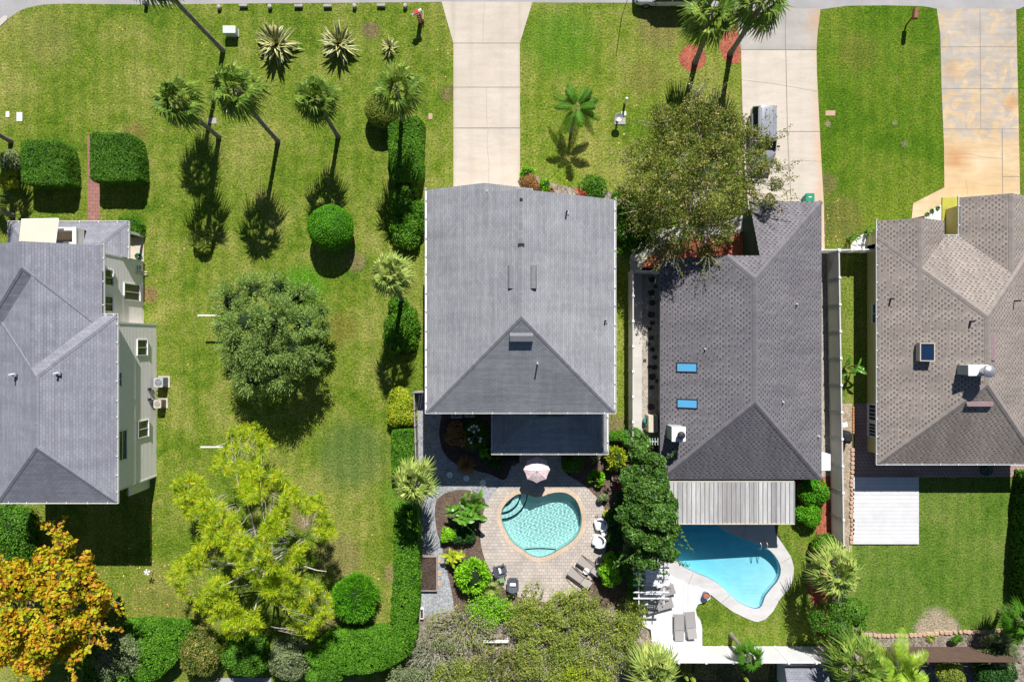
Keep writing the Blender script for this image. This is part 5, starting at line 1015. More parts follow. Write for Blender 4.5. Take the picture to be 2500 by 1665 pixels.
p = W(1381, 1522, .7); t = thing('bird_feeder', 'white round garden ornament in the thicket', 'ornament', (p.x, p.y, 0)); mb = MB(); mb.lathe([(.1, 0), (.08, .6), (.2, .7), (.3, .82), (.26, .9), (.05, .95)], (p.x, p.y, .02), 14); mb.build('bowl', M['white'], t)
# pool rails
t = thing('pool_ladder', 'chrome handrails at the rim of the kidney pool', 'pool ladder', (*G(1862, 1328), .045))
for x in (1851, 1866): a, b = W(x-2, 1316), W(x, 1336); mb = MB(); mb.tube([(a.x, a.y, .04), (a.x, a.y, .6), (a.x*.5+b.x*.5, a.y*.6+b.y*.4, .8), (b.x, b.y, .6), (b.x, b.y-.1, -.3)], .028, 8); mb.build('rail', M['metal'], t)
# small shed
t = thing('shed', 'low grey shed beyond the white fence at the bottom', 'shed', (*G(2000, 1650), 0)); a, b = W(1918, 1700, 2.2), W(2022, 1628, 2.2); m = (a.y+b.y)/2
roof('roof', [[(a.x, a.y, 2.0), (b.x, a.y, 2.0), (b.x, m, 2.5), (a.x, m, 2.5)], [(a.x, b.y, 2.0), (b.x, b.y, 2.0), (b.x, m, 2.5), (a.x, m, 2.5)]], [M['roof_blue'], M['cap_blue'], M['fascia']], t); mb = MB(); mb.box(a.x+.2, b.x-.2, a.y+.2, b.y-.2, 0, 2.0); mb.build('wall', M['siding_cream'], t)
# edging stones
def stone_obj(label, px, py, r, mat, grp, sq=.7, cat='edging stone', h=.13, name='edging_stone', rot=None):
    p = W(px, py); mb = MB(); k = 8; a0 = random.random() if rot is None else rot; rr = [r*(1+random.uniform(-.12, .12)) for _ in range(k)]; v = []
    for z, s in ((0, 1), (h*.7, 1), (h, .85)):
        for i in range(k): q = 2*PI*i/k+a0; mm = (abs(math.cos(q))**5+abs(math.sin(q))**5)**.2; v.append((p.x+rr[i]*s*math.cos(q)/mm, p.y+rr[i]*s*math.sin(q)/mm*sq, z+.01))
    mb.raw(v, [(j*k+i, j*k+(i+1) % k, (j+1)*k+(i+1) % k, (j+1)*k+i) for j in range(2) for i in range(k)]); mb.raw(v, [tuple(range(2*k, 3*k))]); tag(mb.build(name, mat), label, cat, grp)
xs = [2080]
while xs[-1] < 2440: xs.append(xs[-1]+random.uniform(9.5, 12.5))
for x in xs:
    y = 1546+5*math.sin((x-2080)/60)-max(0, (2110-x)/30)*13+random.uniform(-1.2, 1.2)-max(0, (x-2400)/40)*8
    stone_obj('tan edging stone in the row below the back lawn', x, y, random.uniform(.15, .19), M['tanstone'], 'tan stones edging the back lawn', .85)
for i in range(22): stone_obj('tan edging stone in the row beside the white platform', 2079+random.uniform(-2, 2), 1098+i*10.7, .15, M['tanstone'], 'tan stones beside the platform', 1.0)
for i in range(10): stone_obj('orange edging brick along the side lawn', 2083, 996+i*6.6, .1, M['orangebrick'], 'orange bricks edging the side lawn', 1.0, 'brick', .1, 'edging_brick', 0)
for px, py, r in [(1590, 683, .24), (1591, 715, .26), (1592, 739, .26), (1590, 768, .28), (1592, 788, .18), (1586, 803, .17), (1590, 825, .2), (1582, 840, .16), (1593, 853, .19), (1598, 872, .2), (1585, 895, .16), (1597, 897, .22), (1592, 920, .28), (1590, 946, .2), (1589, 993, .3), (1574, 880, .14), (1604, 930, .15), (1600, 700, .14)]: stone_obj('flat dark flagstone in the side pebbles', px, py, r, M['darkstone'], 'dark flagstones along the side path', .85, 'flagstone', .05, 'flagstone')
t = thing('flagpole', 'thin bare pole at the road edge right of the first drive', 'pole', tuple(W(1518, 42))); a, b = W(1518, 42), W(1534, -6, 3.0); mb = MB(); mb.tube([a, a.lerp(b, .5), b], [.035, .03, .025], 8); mb.build('shaft', M['grey_paint'], t); mb = MB(); mb.lathe([(.0, -.05), (.05, 0), (.0, .05)], b, 8, cap=False); mb.build('finial', M['grey_paint'], t)
p, q = W(375, 1390), W(358, 1396, 1.0); t = thing('garden_stake', 'white pinwheel on a thin stake below the house shadow on the back lawn', 'garden stake', tuple(p)); mb = MB(); mb.tube([p, q], .018, 6); mb.build('stake', M['white'], t)
for i in range(5): a = 2*PI*i/5; mb = MB(); mb.raw([q, q+Vector((.26*math.cos(a), .26*math.sin(a), .03)), q+Vector((.24*math.cos(a+.6), .24*math.sin(a+.6), -.03)), q+Vector((.1*math.cos(a+.9), .1*math.sin(a+.9), .05))], [(0, 1, 2, 3)]); mb.build('blade', M['white'], t)
# ---------------------------------------------------------------- vegetation
def ico(sub=1):
    t = (1+5**.5)/2; v = [(-1,t,0),(1,t,0),(-1,-t,0),(1,-t,0),(0,-1,t),(0,1,t),(0,-1,-t),(0,1,-t),(t,0,-1),(t,0,1),(-t,0,-1),(-t,0,1)]
    f = [(0,11,5),(0,5,1),(0,1,7),(0,7,10),(0,10,11),(1,5,9),(5,11,4),(11,10,2),(10,7,6),(7,1,8),(3,9,4),(3,4,2),(3,2,6),(3,6,8),(3,8,9),(4,9,5),(2,4,11),(6,2,10),(8,6,7),(9,8,1)]
    v = [Vector(p).normalized() for p in v]
    for _ in range(sub):
        c = {}; nf = []
        def mid(a, b):
            k = (min(a, b), max(a, b))
            if k not in c: v.append(((v[a]+v[b])/2).normalized()); c[k] = len(v)-1
            return c[k]
        for a, b, d in f: x, y, z = mid(a, b), mid(b, d), mid(d, a); nf += [(a, x, z), (b, y, x), (d, z, y), (x, y, z)]
        f = nf
    return np.array([tuple(p) for p in v]), np.array(f)
ICO_V, ICO_F = ico(1)
def unit(a): return a/np.maximum(np.linalg.norm(a, axis=1, keepdims=True), 1e-9)
def sphere_dirs(n): return unit(RNG.normal(size=(n, 3)))
def leafquads(P, Nn, L, aspect=.45, jit=.7, droop=.0, along=None):
    """one diamond leaf per point: P (n,3), Nn outward normals, L lengths"""
    n = len(P); nn = unit(Nn+RNG.normal(size=(n, 3))*jit); t = RNG.normal(size=(n, 3)) if along is None else along+RNG.normal(size=(n, 3))*.35
    t = unit(t-nn*np.sum(t*nn, 1, keepdims=True)); b = np.cross(nn, t); L = np.asarray(L).reshape(-1, 1)*np.ones((n, 1))
    V = np.stack([P-t*L*.5, P+b*L*aspect*.5+t*L*.05, P+t*L*.5-np.array([0, 0, 1])*L*droop, P-b*L*aspect*.5+t*L*.05], 1)
    return V.reshape(-1, 3)
def quadF(n, off=0): return np.arange(n*4).reshape(-1, 4)+off
def lump_points(lumps, n, inner=.72, flat=.85):
    """points on the outer shells of overlapping lumps (x,y,z,r); returns points, normals"""
    lumps = np.array(lumps, float); w = lumps[:, 3]**2; w /= w.sum(); idx = RNG.choice(len(lumps), n*2, p=w)
    d = sphere_dirs(n*2); keep = d[:, 2] > -.55; d, idx = d[keep], idx[keep]; rr = RNG.uniform(inner, 1.06, len(d))**.7
    P = lumps[idx, :3]+d*(lumps[idx, 3]*rr)[:, None]*np.array([1, 1, flat])
    ok = np.ones(len(P), bool)
    for i, l in enumerate(lumps):
        dist = np.linalg.norm((P-l[:3])/np.array([1, 1, flat]), axis=1); ok &= (dist > l[3]*.70) | (idx == i)
    return P[ok][:n], d[ok][:n]
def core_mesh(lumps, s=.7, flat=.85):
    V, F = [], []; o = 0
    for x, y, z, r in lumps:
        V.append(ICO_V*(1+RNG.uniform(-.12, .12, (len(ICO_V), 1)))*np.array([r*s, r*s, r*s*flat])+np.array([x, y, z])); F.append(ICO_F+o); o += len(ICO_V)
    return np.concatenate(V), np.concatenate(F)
def gaps(P, D, thr, sc=1.0, s0=0.0):
    if thr <= -2: return P, D
    g = np.sin(P[:, 0]*3.1*sc+P[:, 1]*1.3*sc+s0)*np.cos(P[:, 1]*2.9*sc-P[:, 2]*1.1)+.6*np.sin(P[:, 0]*6.7*sc-P[:, 1]*2.2+2)*np.sin(P[:, 1]*6.1*sc+P[:, 2]*3); k = (g > thr) | (RNG.random(len(P)) < .12); return P[k], D[k]
def foliage(name, lumps, n, L, mats, parent=None, core=.7, aspect=.5, jit=.7, flat=.85, inner=.72, droop=0., gap=-9, extra=None):
    P, D = lump_points(lumps, n, inner, flat); P, D = gaps(P, D, gap)
    if extra is not None: P = np.concatenate([P, extra[0]]); D = np.concatenate([D, extra[1]])
    n = len(P); V = leafquads(P, D, RNG.uniform(L*.65, L*1.35, len(P)), aspect, jit, droop); F4 = quadF(len(P)); mi = np.zeros(len(F4)); F3 = None
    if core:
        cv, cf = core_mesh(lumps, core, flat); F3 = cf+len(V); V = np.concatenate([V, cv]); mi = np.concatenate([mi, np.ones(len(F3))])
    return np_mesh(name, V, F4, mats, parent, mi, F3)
def to_world(lumps): return [(*W(x, y, z), r*S*(1-z/H)) for x, y, z, r in lumps]
L_ = lambda *c: c
M['lf_hedge'] = leafmat('hedge_leaves', [(.018, .060, .004), (.040, .118, .007), (.075, .18, .012), (.13, .25, .02)], .25)
M['lf_topiary'] = leafmat('topiary_leaves', [(.018, .058, .005), (.038, .105, .008), (.065, .155, .014), (.10, .21, .024)], .2)
M['lf_ball'] = leafmat('ball_leaves', [(.02, .085, .004), (.04, .16, .006), (.08, .24, .01), (.14, .30, .015)], .25)
M['lf_gloss'] = leafmat('glossy_leaves', [(.016, .045, .009), (.035, .085, .014), (.065, .135, .024), (.13, .215, .045)], .2, .45, .3)
M['lf_dark'] = leafmat('dark_leaves', [(.010, .032, .008), (.02, .065, .014), (.035, .10, .02)], .2)
M['lf_lime'] = leafmat('lime_leaves', [(.06, .17, .008), (.13, .30, .012), (.20, .40, .02), (.30, .48, .04)], .35)
M['lf_yellow'] = leafmat('yellow_green_leaves', [(.09, .14, .01), (.20, .26, .015), (.34, .36, .03), (.46, .40, .05)], .35)
M['lf_olive'] = leafmat('olive_leaves', [(.05, .085, .022), (.10, .155, .04), (.17, .235, .07), (.27, .34, .12)], .25)
M['lf_tree'] = leafmat('speckled_tree_leaves', [(.018, .036, .006), (.05, .085, .012), (.105, .13, .022), (.24, .19, .065), (.44, .34, .19)], .25, big=.5, bsc=1.4)
M['lf_autumn'] = leafmat('autumn_leaves', [(.06, .10, .006), (.20, .235, .010), (.32, .29, .012), (.40, .22, .014), (.38, .13, .02), (.26, .085, .025)], .35, big=.62, bsc=1.5)
M['lf_thicket'] = leafmat('thicket_leaves', [(.06, .095, .018), (.14, .18, .03), (.235, .265, .05), (.38, .36, .11)], .35)
M['lf_grey'] = leafmat('grey_green_leaves', [(.05, .075, .035), (.10, .13, .065), (.17, .19, .11), (.24, .24, .17)], .25)
M['lf_needle'] = leafmat('pine_needles', [(.06, .12, .006), (.16, .25, .010), (.29, .36, .014), (.42, .40, .02), (.40, .26, .05)], .3, big=.72, bsc=2.3)
M['lf_palm'] = leafmat('palm_leaflets', [(.018, .046, .006), (.048, .092, .012), (.105, .15, .022), (.25, .27, .07)], .15, .6, .15)
M['lf_palmy'] = leafmat('yellowing_palm_leaflets', [(.05, .085, .018), (.11, .155, .036), (.20, .235, .06), (.36, .34, .12)], .18, .6, .15)
M['lf_feather'] = leafmat('feather_leaflets', [(.012, .042, .003), (.028, .085, .005), (.065, .145, .010)], .08, .6, .12)
M['lf_feathery'] = leafmat('lime_feather_leaflets', [(.08, .16, .012), (.18, .28, .02), (.34, .40, .05)], .35, .4, .4)
M['lf_banana'] = leafmat('banana_leaf', [(.03, .10, .012), (.07, .17, .02), (.14, .25, .04)], .3, .35, .5)
M['lf_bronze'] = leafmat('bronze_leaves', [(.12, .05, .025), (.22, .10, .05), (.30, .17, .08)], .25)
M['lf_red'] = leafmat('red_petals', [(.35, .01, .02), (.55, .03, .05)], .2)
M['agave_green'] = simple('agave_green', (.10, .16, .085), (.07, .12, .06), 6, .5); M['agave_yellow'] = simple('agave_cream', (.66, .60, .24), (.56, .52, .17), 6, .5)
M['lf_dead'] = leafmat('dry_fronds', [(.10, .075, .04), (.19, .14, .075), (.27, .21, .12)], .1)
M['straw'] = leafmat('straw_blades', [(.10, .14, .04), (.20, .22, .08), (.30, .30, .14)], .3)
M['palmtrunk'] = simple('palm_trunk', (.32, .285, .25), (.17, .145, .125), 3, .95, bump=.6, bscale=9)
M['petiole'] = simple('palm_stalk', (.20, .24, .06), (.13, .17, .04), 4, .6)
def shrub(label, px, py, rx, ry, h, mat, n, L, cat='shrub', name='shrub', group=None, k=9, aspect=.5, core=.72, jit=.7, cm='core', lump=.5, z0=0, seedflat=.85):
    """irregular shrub seen centred on a pixel, rx/ry in pixels, h tall"""
    c = W(px, py, h*.55+z0); kk = S*(1-h*.55/H); lumps = []
    for i in range(k):
        a = 2*PI*i/k*2.4+random.random(); q = math.sqrt((i+.4)/k)*(1-lump*.75)
        r = lump*S*(rx+ry)/2*random.uniform(.8, 1.15); zz = z0+max(r*.6, min(h-r*.8, h*(.72-.38*q)+random.uniform(-.08, .08)*h))
        lumps.append((c.x+rx*kk*q*math.cos(a), c.y+ry*kk*q*math.sin(a), zz, min(r, h*.62)))
    return tag(foliage(name, lumps, n, L, [M[mat], M[cm]], None, core, aspect, jit), label, cat, group)
def clipped(label, poly_px, h, mat, n, L, name='hedge', cat='hedge', group=None, rnd=.12, top_wob=.0, inset=.10, z_at_top=True, cm='core', sm=0, jag=2.4):
    """clipped hedge: outline of its TOP as seen in the photograph, standing h tall"""
    if sm: poly_px = smooth_poly(poly_px, sm)
    elif jag:
        q = []
        for i in range(len(poly_px)):
            a, b = poly_px[i], poly_px[(i+1) % len(poly_px)]; m = max(1, int(math.hypot(b[0]-a[0], b[1]-a[1])/16))
            for j in range(m): q.append((a[0]+(b[0]-a[0])*j/m+random.uniform(-jag, jag), a[1]+(b[1]-a[1])*j/m+random.uniform(-jag, jag)))
        poly_px = q
    P = [np.array(p) for p in WP(poly_px, h if z_at_top else 0)]; k = len(P); area = 0
    for i in range(k): area += P[i][0]*P[(i+1) % k][1]-P[(i+1) % k][0]*P[i][1]
    if area < 0: P.reverse()
    area = abs(area)/2; mn, mx = np.min(P, 0), np.max(P, 0); per = sum(np.linalg.norm(P[(i+1) % k]-P[i]) for i in range(k))
    tot = area+per*h*.8; nt = int(n*area/tot)
    Q = RNG.uniform(mn, mx, (int(nt*3*((mx-mn).prod()/area))+200, 2)); ins = np.zeros(len(Q), bool); dist = np.full(len(Q), 9.0)
    for i in range(k):
        a, b = P[i], P[(i+1) % k]; cr = ((a[1] > Q[:, 1]) != (b[1] > Q[:, 1])); xx = (b[0]-a[0])*(Q[:, 1]-a[1])/((b[1]-a[1]) if abs(b[1]-a[1]) > 1e-9 else 1e-9)+a[0]; ins ^= cr & (Q[:, 0] < xx)
        t = np.clip(((Q-a) @ (b-a))/max(1e-9, (b-a) @ (b-a)), 0, 1); dist = np.minimum(dist, np.linalg.norm(Q-(a+t[:, None]*(b-a)), axis=1))
    Q, dist = Q[ins][:nt], dist[ins][:nt]; rim = np.clip(1-dist/max(rnd*2.2, 1e-3), 0, 1)**2*rnd
    gp = np.sin(Q[:, 0]*4.3+Q[:, 1]*2.1+1)*np.cos(Q[:, 1]*5.1-Q[:, 0]*1.7)+.5*np.sin(Q[:, 0]*9+2)*np.sin(Q[:, 1]*8); kp = (gp > -.72) | (RNG.random(len(Q)) < .35); Q, dist, rim = Q[kp], dist[kp], rim[kp]
    zt = h-rim+top_wob*(np.sin(Q[:, 0]*1.9+Q[:, 1]*1.1)+np.sin(Q[:, 1]*2.7-Q[:, 0]*.7))*.5+RNG.uniform(-.09, .03, len(Q))
    PT = [np.column_stack([Q, zt])]; NN = [np.tile([0, 0, 1.], (len(Q), 1))]
    for i in range(k):
        a, b = P[i], P[(i+1) % k]; e = b-a; l = np.linalg.norm(e); m = int((n-nt)*l/per)
        if m < 1: continue
        nrm = np.array([e[1], -e[0]])/l; t = RNG.uniform(0, 1, m); zz = RNG.uniform(.05, h-rnd*.5, m); bul = RNG.uniform(-.08, .05, m)-np.clip((zz-(h-rnd*2))/(rnd*2+1e-6), 0, 1)**2*rnd
        PT.append(np.column_stack([a+t[:, None]*e+nrm*bul[:, None], zz])); NN.append(np.tile([nrm[0], nrm[1], .2], (m, 1)))
    PT, NN = np.concatenate(PT), np.concatenate(NN); V = leafquads(PT, NN, RNG.uniform(L*.65, L*1.35, len(PT)), .55, .75); F4 = quadF(len(PT))
    C = np.mean(P, 0); ins_p = []
    for i in range(k):
        a, b, c = P[i-1], P[i], P[(i+1) % k]; t = c-a; t = t/(np.linalg.norm(t)+1e-9); ins_p.append(b+np.array([-t[1], t[0]])*inset)
    tr = tessellate_polygon([[Vector((*p, 0)) for p in ins_p]]); o = len(V)
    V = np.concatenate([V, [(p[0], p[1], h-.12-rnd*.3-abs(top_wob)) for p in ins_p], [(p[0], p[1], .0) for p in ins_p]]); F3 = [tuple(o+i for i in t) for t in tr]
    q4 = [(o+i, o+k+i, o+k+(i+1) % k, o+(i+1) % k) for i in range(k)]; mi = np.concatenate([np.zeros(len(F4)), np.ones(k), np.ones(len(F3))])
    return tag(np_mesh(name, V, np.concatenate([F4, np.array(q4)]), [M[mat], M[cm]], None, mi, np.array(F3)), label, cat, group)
def limb(mb, a, b, r0, r1, wob=.12, n=6, seg=5, m=0, sag=0):
    a, b = Vector(a), Vector(b); L = (b-a).length; pts = []
    for i in range(seg+1):
        t = i/seg; p = a.lerp(b, t); s = math.sin(PI*t)*wob*L; pts.append(p+Vector((random.uniform(-1, 1)*s*.6, random.uniform(-1, 1)*s*.6, s*.4-sag*L*math.sin(PI*t))))
    mb.tube(pts, [r0+(r1-r0)*i/seg for i in range(seg+1)], n, m); return pts
def tree(label, base, lumps_px, mat, n, L, core=.55, cat='tree', trunk_r=.22, bark='bark', aspect=.5, jit=.8, twigs=0, flat=.85, cm='core', inner=.72, droop=0., group=None, name='tree', sub=0, shr=.72, gap=-9, shoots=0):
    lumps = to_world(lumps_px); t = thing(name, label, cat, (base[0], base[1], 0), group); mb = MB(); top = sum(l[2] for l in lumps)/len(lumps)
    fork = Vector((base[0], base[1], top*.42)); limb(mb, (*base, -.05), fork, trunk_r, trunk_r*.75, .04, 9)
    for x, y, z, r in lumps:
        pts = limb(mb, fork-Vector((0, 0, random.uniform(0, top*.15))), (x, y, z), trunk_r*.45, .03, .10)
        for _ in range(twigs):
            d = Vector(tuple(sphere_dirs(1)[0])); d.z = abs(d.z)*.5; limb(mb, pts[-1-random.randint(0, 2)], Vector((x, y, z))+d*r*1.0, .028, .008, .12, 4, 4)
    if sub:
        big = list(lumps); lumps = [(x, y, z, r*shr) for x, y, z, r in big]
        for x, y, z, r in big:
            for _ in range(sub): d = sphere_dirs(1)[0]; d[2] = abs(d[2])*.9-.1; q = r*random.uniform(.32, .5); lumps.append((x+d[0]*r*.72, y+d[1]*r*.72, z+d[2]*r*.6, q))
    ex = None
    if shoots:
        cc = np.mean(np.array(lumps)[:, :3], 0); EP, ED = [], []; outer = sorted(lumps, key=lambda l: -math.hypot(l[0]-cc[0], l[1]-cc[1]))[:max(10, len(lumps)//2)]
        for i in range(shoots):
            x, y, z, r = random.choice(outer); a = math.atan2(y-cc[1], x-cc[0])+random.uniform(-.9, .9); d = np.array([math.cos(a), math.sin(a), random.uniform(-.1, .6)]); d /= np.linalg.norm(d); ln = random.uniform(.7, 1.7); o = np.array([x, y, z])+d*r*.75; mb.tube([o-d*r*.5, o+d*ln*.5, o+d*ln-np.array([0, 0, .12])], [.02, .013, .006], 4)
            m = int(ln*15); s = np.linspace(.1, 1.05, m)[:, None]; EP.append(o+d*ln*s+RNG.normal(size=(m, 3))*.085); ED.append(np.tile([0, 0, 1.], (m, 1)))
        ex = (np.concatenate(EP), np.concatenate(ED))
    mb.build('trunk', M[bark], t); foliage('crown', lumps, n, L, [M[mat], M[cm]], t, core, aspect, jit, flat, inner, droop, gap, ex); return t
# -- fan palms -----------------------------------------------------------
def fan_crown(seed, nl=36, R_=1.0, leaflets=28, up=84, down=-46, fanw=105, dead=4):
    rng = np.random.default_rng(seed); V = []; mi = []; Z = np.array([0, 0, 1.])
    for i in range(nl+dead):
        gm = 2 if i >= nl else 0; f = min(1, i/(nl-1))*(1 if i < nl else 1.35); el = R(up+(down-up)*f**.85)+rng.normal()*.10; az = i*2.39996+rng.normal()*.12
        d = np.array([math.cos(az)*math.cos(el), math.sin(az)*math.cos(el), math.sin(el)]); side = np.array([-math.sin(az), math.cos(az), 0]); upv = np.cross(d, side)*-1 if np.cross(d, side)[2] < 0 else np.cross(d, side)
        pl_ = R_*(.44+.16*rng.random())*(.45+.55*f**.6); hub = d*pl_-Z*(.10*f*R_); w = .018
        V += [side*w, hub+side*w*.6, hub-side*w*.6, -side*w]; mi.append(1)
        roll = rng.normal()*.25; s2 = side*math.cos(roll)+upv*math.sin(roll); u2 = np.cross(d, s2); u2 = u2 if u2[2] > 0 else -u2
        for j in range(leaflets):
            a = R(-fanw+2*fanw*j/(leaflets-1))+rng.normal()*.03; ln = R_*(.55-.16*abs(a)/R(fanw))*(.9+.2*rng.random()); ld = d*math.cos(a)+s2*math.sin(a)-u2*.12*abs(math.sin(a)); wd = np.cross(u2, ld); wd /= np.linalg.norm(wd)+1e-9
            m1 = hub+ld*ln*.55; dr = (.10+.16*rng.random()+.10*f)*R_; tip = hub+ld*ln-Z*dr+rng.normal(size=3)*.02; ww = .056*R_
            V += [hub-wd*.006, hub+wd*.006, m1+wd*ww*.5, m1-wd*ww*.5]; mi.append(gm); V += [m1-wd*ww*.5, m1+wd*ww*.5, tip+wd*.004, tip-wd*.004]; mi.append(gm)
    V = np.array(V); me_o = (V, quadF(len(V)//4), np.array(mi)); return me_o
PALM_SEED = [100]
def fan_palm(label, bx, by, cx, cy, h, rpx, crown=0, mat='lf_palm', r=.17, rot=0., curve=.35, sparse=False, tr='palmtrunk'):
    """base pixel (ground), crown pixel seen at height h"""
    b, c = W(bx, by), W(cx, cy, h); t = thing('fan_palm', label, 'palm tree', (b.x, b.y, 0)); mb = MB(); pts = []; rad = []
    for i in range(25):
        s = i/24; e = s**(1+curve); p = Vector((b.x+(c.x-b.x)*e, b.y+(c.y-b.y)*e, h*s-.03)); pts.append(p); rad.append(r*(1.25-.3*min(1, s*5)+(.10 if i % 2 else -.05)) if s < .9 else r*1.05)
    mb.tube(pts, rad, 10, 0); mb.build('trunk', M[tr], t)
    PALM_SEED[0] += 1; pr = random.Random(PALM_SEED[0]); V, F, mi = fan_crown(PALM_SEED[0], pr.randint(21, 29), 1.0, 15, 86, pr.uniform(-58, -32), pr.uniform(84, 100), pr.randint(2, 6)) if not sparse else fan_crown(90, 14, 1.0, 24, 75, -60); sc = rpx*S*(1-h/H)/.98; cs, sn = math.cos(rot), math.sin(rot)
    V2 = V @ np.array([[cs, sn, 0], [-sn, cs, 0], [0, 0, 1]])*sc+np.array([c.x, c.y, h]); np_mesh('crown', V2, F, [M[mat], M['petiole'], M['lf_dead']], t, mi); return t
fan_palm('leaning fan palm with a bent trunk, leftmost crown on the wide lawn', 535, 334, 428, 245, 7.4, 72, 0)
fan_palm('tall leaning fan palm, second crown from the left on the wide lawn', 679, 344, 572, 218, 8.2, 78, 1, rot=1)
fan_palm('fan palm with a short leaning trunk below the second agave', 826, 333, 770, 240, 6.2, 66, 2, rot=2)
fan_palm('bushy fan palm rising over the clipped hedge left of the first drive', 986, 306, 968, 217, 7.3, 74, 3, 'lf_palm', rot=.6)
fan_palm('pale-tipped fan palm in the hedge row beside the centre roof', 986, 738, 955, 668, 7.2, 64, 1, 'lf_palmy', rot=2.2)
fan_palm('full fan palm beside the timber fence and gravel', 1034, 1146, 1010, 1180, 5.8, 70, 2, 'lf_palmy', rot=1.4)
fan_palm('fan palm with its crown cut off by the top edge of the lawn', 545, 124, 369, -60, 10, 76, 3, rot=.3)
fan_palm('fan palm growing from the larger red mulch ring', 1697, 152, 1738, 32, 6.2, 80, 0, rot=1.9, r=.2)
fan_palm('fan palm growing from the mulch ring at the edge of the weathered apron', 1783, 130, 1862, 6, 7.2, 82, 1, rot=.9, r=.2)
fan_palm('broad fan palm over the red mulch strip by the kidney pool', 1976, 1362, 2043, 1398, 4.2, 76, 3, 'lf_palmy', rot=.2)
fan_palm('large fan palm at the bottom edge beside the lime feather palm', 2050, 1570, 2098, 1632, 5, 84, 0, rot=2.6)
fan_palm('fan palm at the bottom edge left of the white fence', 1570, 1580, 1596, 1644, 4, 76, 2, 'lf_palmy', rot=.4)
fan_palm('dark fan palm half out of the right edge', 2440, 1490, 2496, 1518, 3.5, 52, 1, 'lf_feather', rot=.8)
fan_palm('small ragged palm with a bare curved trunk leaning over the white fence', 1784, 1548, 1832, 1606, 4, 42, 0, 'lf_feather', .16, 0, -.25, True)
fan_palm('palm trunk leaving the left edge above the first topiary', 27, 345, -90, 270, 6, 66, 1); fan_palm('palm trunk leaving the left edge beside the porch roof', 32, 526, -90, 480, 6, 66, 2)
# -- feather palms
def feather(mb_V, mi, o, az, el, ln, rng, leaf=.55, nl=30, drop=.9, wid=.046):
    Z = np.array([0, 0, 1.]); d = np.array([math.cos(az)*math.cos(el), math.sin(az)*math.cos(el), math.sin(el)]); side = np.array([-math.sin(az), math.cos(az), 0.]); pts = [o+d*ln*s-Z*drop*ln*.5*s**2.2 for s in np.linspace(0, 1, 12)]
    for i in range(11): w = .02*(1-i/13); mb_V += [pts[i]-side*w, pts[i]+side*w, pts[i+1]+side*w*.9, pts[i+1]-side*w*.9]; mi.append(1)
    for j in range(nl):
        s = .16+.84*j/(nl-1); q = s*11; i = min(10, int(q)); p = pts[i]+(pts[i+1]-pts[i])*(q-i); tv = pts[i+1]-pts[i]; tv = tv/np.linalg.norm(tv); L = leaf*(math.sin(PI*min(1, s*.8+.18))**.6)*(.85+.3*rng.random())
        for sg in (-1, 1):
            ld = side*sg*.8+tv*.65; ld /= np.linalg.norm(ld); m1 = p+ld*L*.5-Z*.02; tip = p+ld*L-Z*L*(.28+.2*rng.random()); mb_V += [p-tv*wid*.5, p+tv*wid*.5, m1+tv*wid*.6, m1-tv*wid*.6]; mi.append(0); mb_V += [m1-tv*wid*.6, m1+tv*wid*.6, tip+tv*.004, tip-tv*.004]; mi.append(0)
def feather_palm(label, bx, by, cx, cy, h, ln, nf, mat, seed, r=.12, el=(70, -20), leaf=.55, group=None):
    rng = np.random.default_rng(seed); b, c = W(bx, by), W(cx, cy, h); t = thing('feather_palm', label, 'palm tree', (b.x, b.y, 0)); mb = MB(); mb.tube([(b.x+(c.x-b.x)*s, b.y+(c.y-b.y)*s, h*s-.03) for s in np.linspace(0, 1, 8)], [r*1.3, r, r*.95, r, r*.9, r*.95, r*.9, r*1.1], 10); mb.build('trunk', M['palmtrunk'], t); V, mi = [], []
    for i in range(nf): f = i/max(1, nf-1); feather(V, mi, np.array(c), i*2.39996+rng.normal()*.2, R(el[0]+(el[1]-el[0])*f)+rng.normal()*.1, ln*(.85+.25*rng.random()), rng, leaf)
    np_mesh('crown', np.array(V), quadF(len(V)//4), [M[mat], M['petiole']], t, np.array(mi)); return t
feather_palm('young feather palm alone on the lawn right of the first drive', 1394, 320, 1408, 263, 2.7, 2.15, 13, 'lf_feather', 5, .11, (60, -12), .48)
feather_palm('lime feather palm between the big fan palm and the brown slat fence', 2170, 1590, 2196, 1628, 3.6, 2.6, 15, 'lf_feathery', 6, .13, (75, -20), .8)
# -- agaves
def agave(label, px, py, rpx, n, seed, h0=.3):
    rng = random.Random(seed); p = W(px, py, .5); o = Vector((p.x, p.y, .12)); mb = MB(); R_ = rpx*S
    for i in range(n):
        f = i/n; az = i*2.39996+rng.uniform(-.2, .2); el = R(82-70*f+rng.uniform(-8, 8)); ln = R_*rng.uniform(.85, 1.15)*(1.0 if f > .2 else .8); bend = rng.uniform(.1, .9)*(.4+f); d = Vector((math.cos(az), math.sin(az), 0)); side = Vector((-d.y, d.x, 0)); pts = []; e = el; q = o.copy(); wv = []
        for k in range(8):
            s = k/7; pts.append(q.copy()); wv.append((.055+.09*math.sin(PI*min(1, s*.9+.1)))*(1-s**3)*R_*.66); q = q+(d*math.cos(e)+Vector((0, 0, math.sin(e))))*ln/7; e -= bend*(.1+.42*s)
        for k in range(7):
            for lo, hi, m in ((-1, -.45, 1), (-.45, .45, 0), (.45, 1, 1)):
                up = lambda kk, x: pts[kk]+side*wv[kk]*x+Vector((0, 0, abs(x)*wv[kk]*.5)); mb.face([up(k, lo), up(k, hi), up(k+1, hi), up(k+1, lo)], m)
    return tag(mb.build('agave', [M['agave_green'], M['agave_yellow']]), label, 'agave', None)
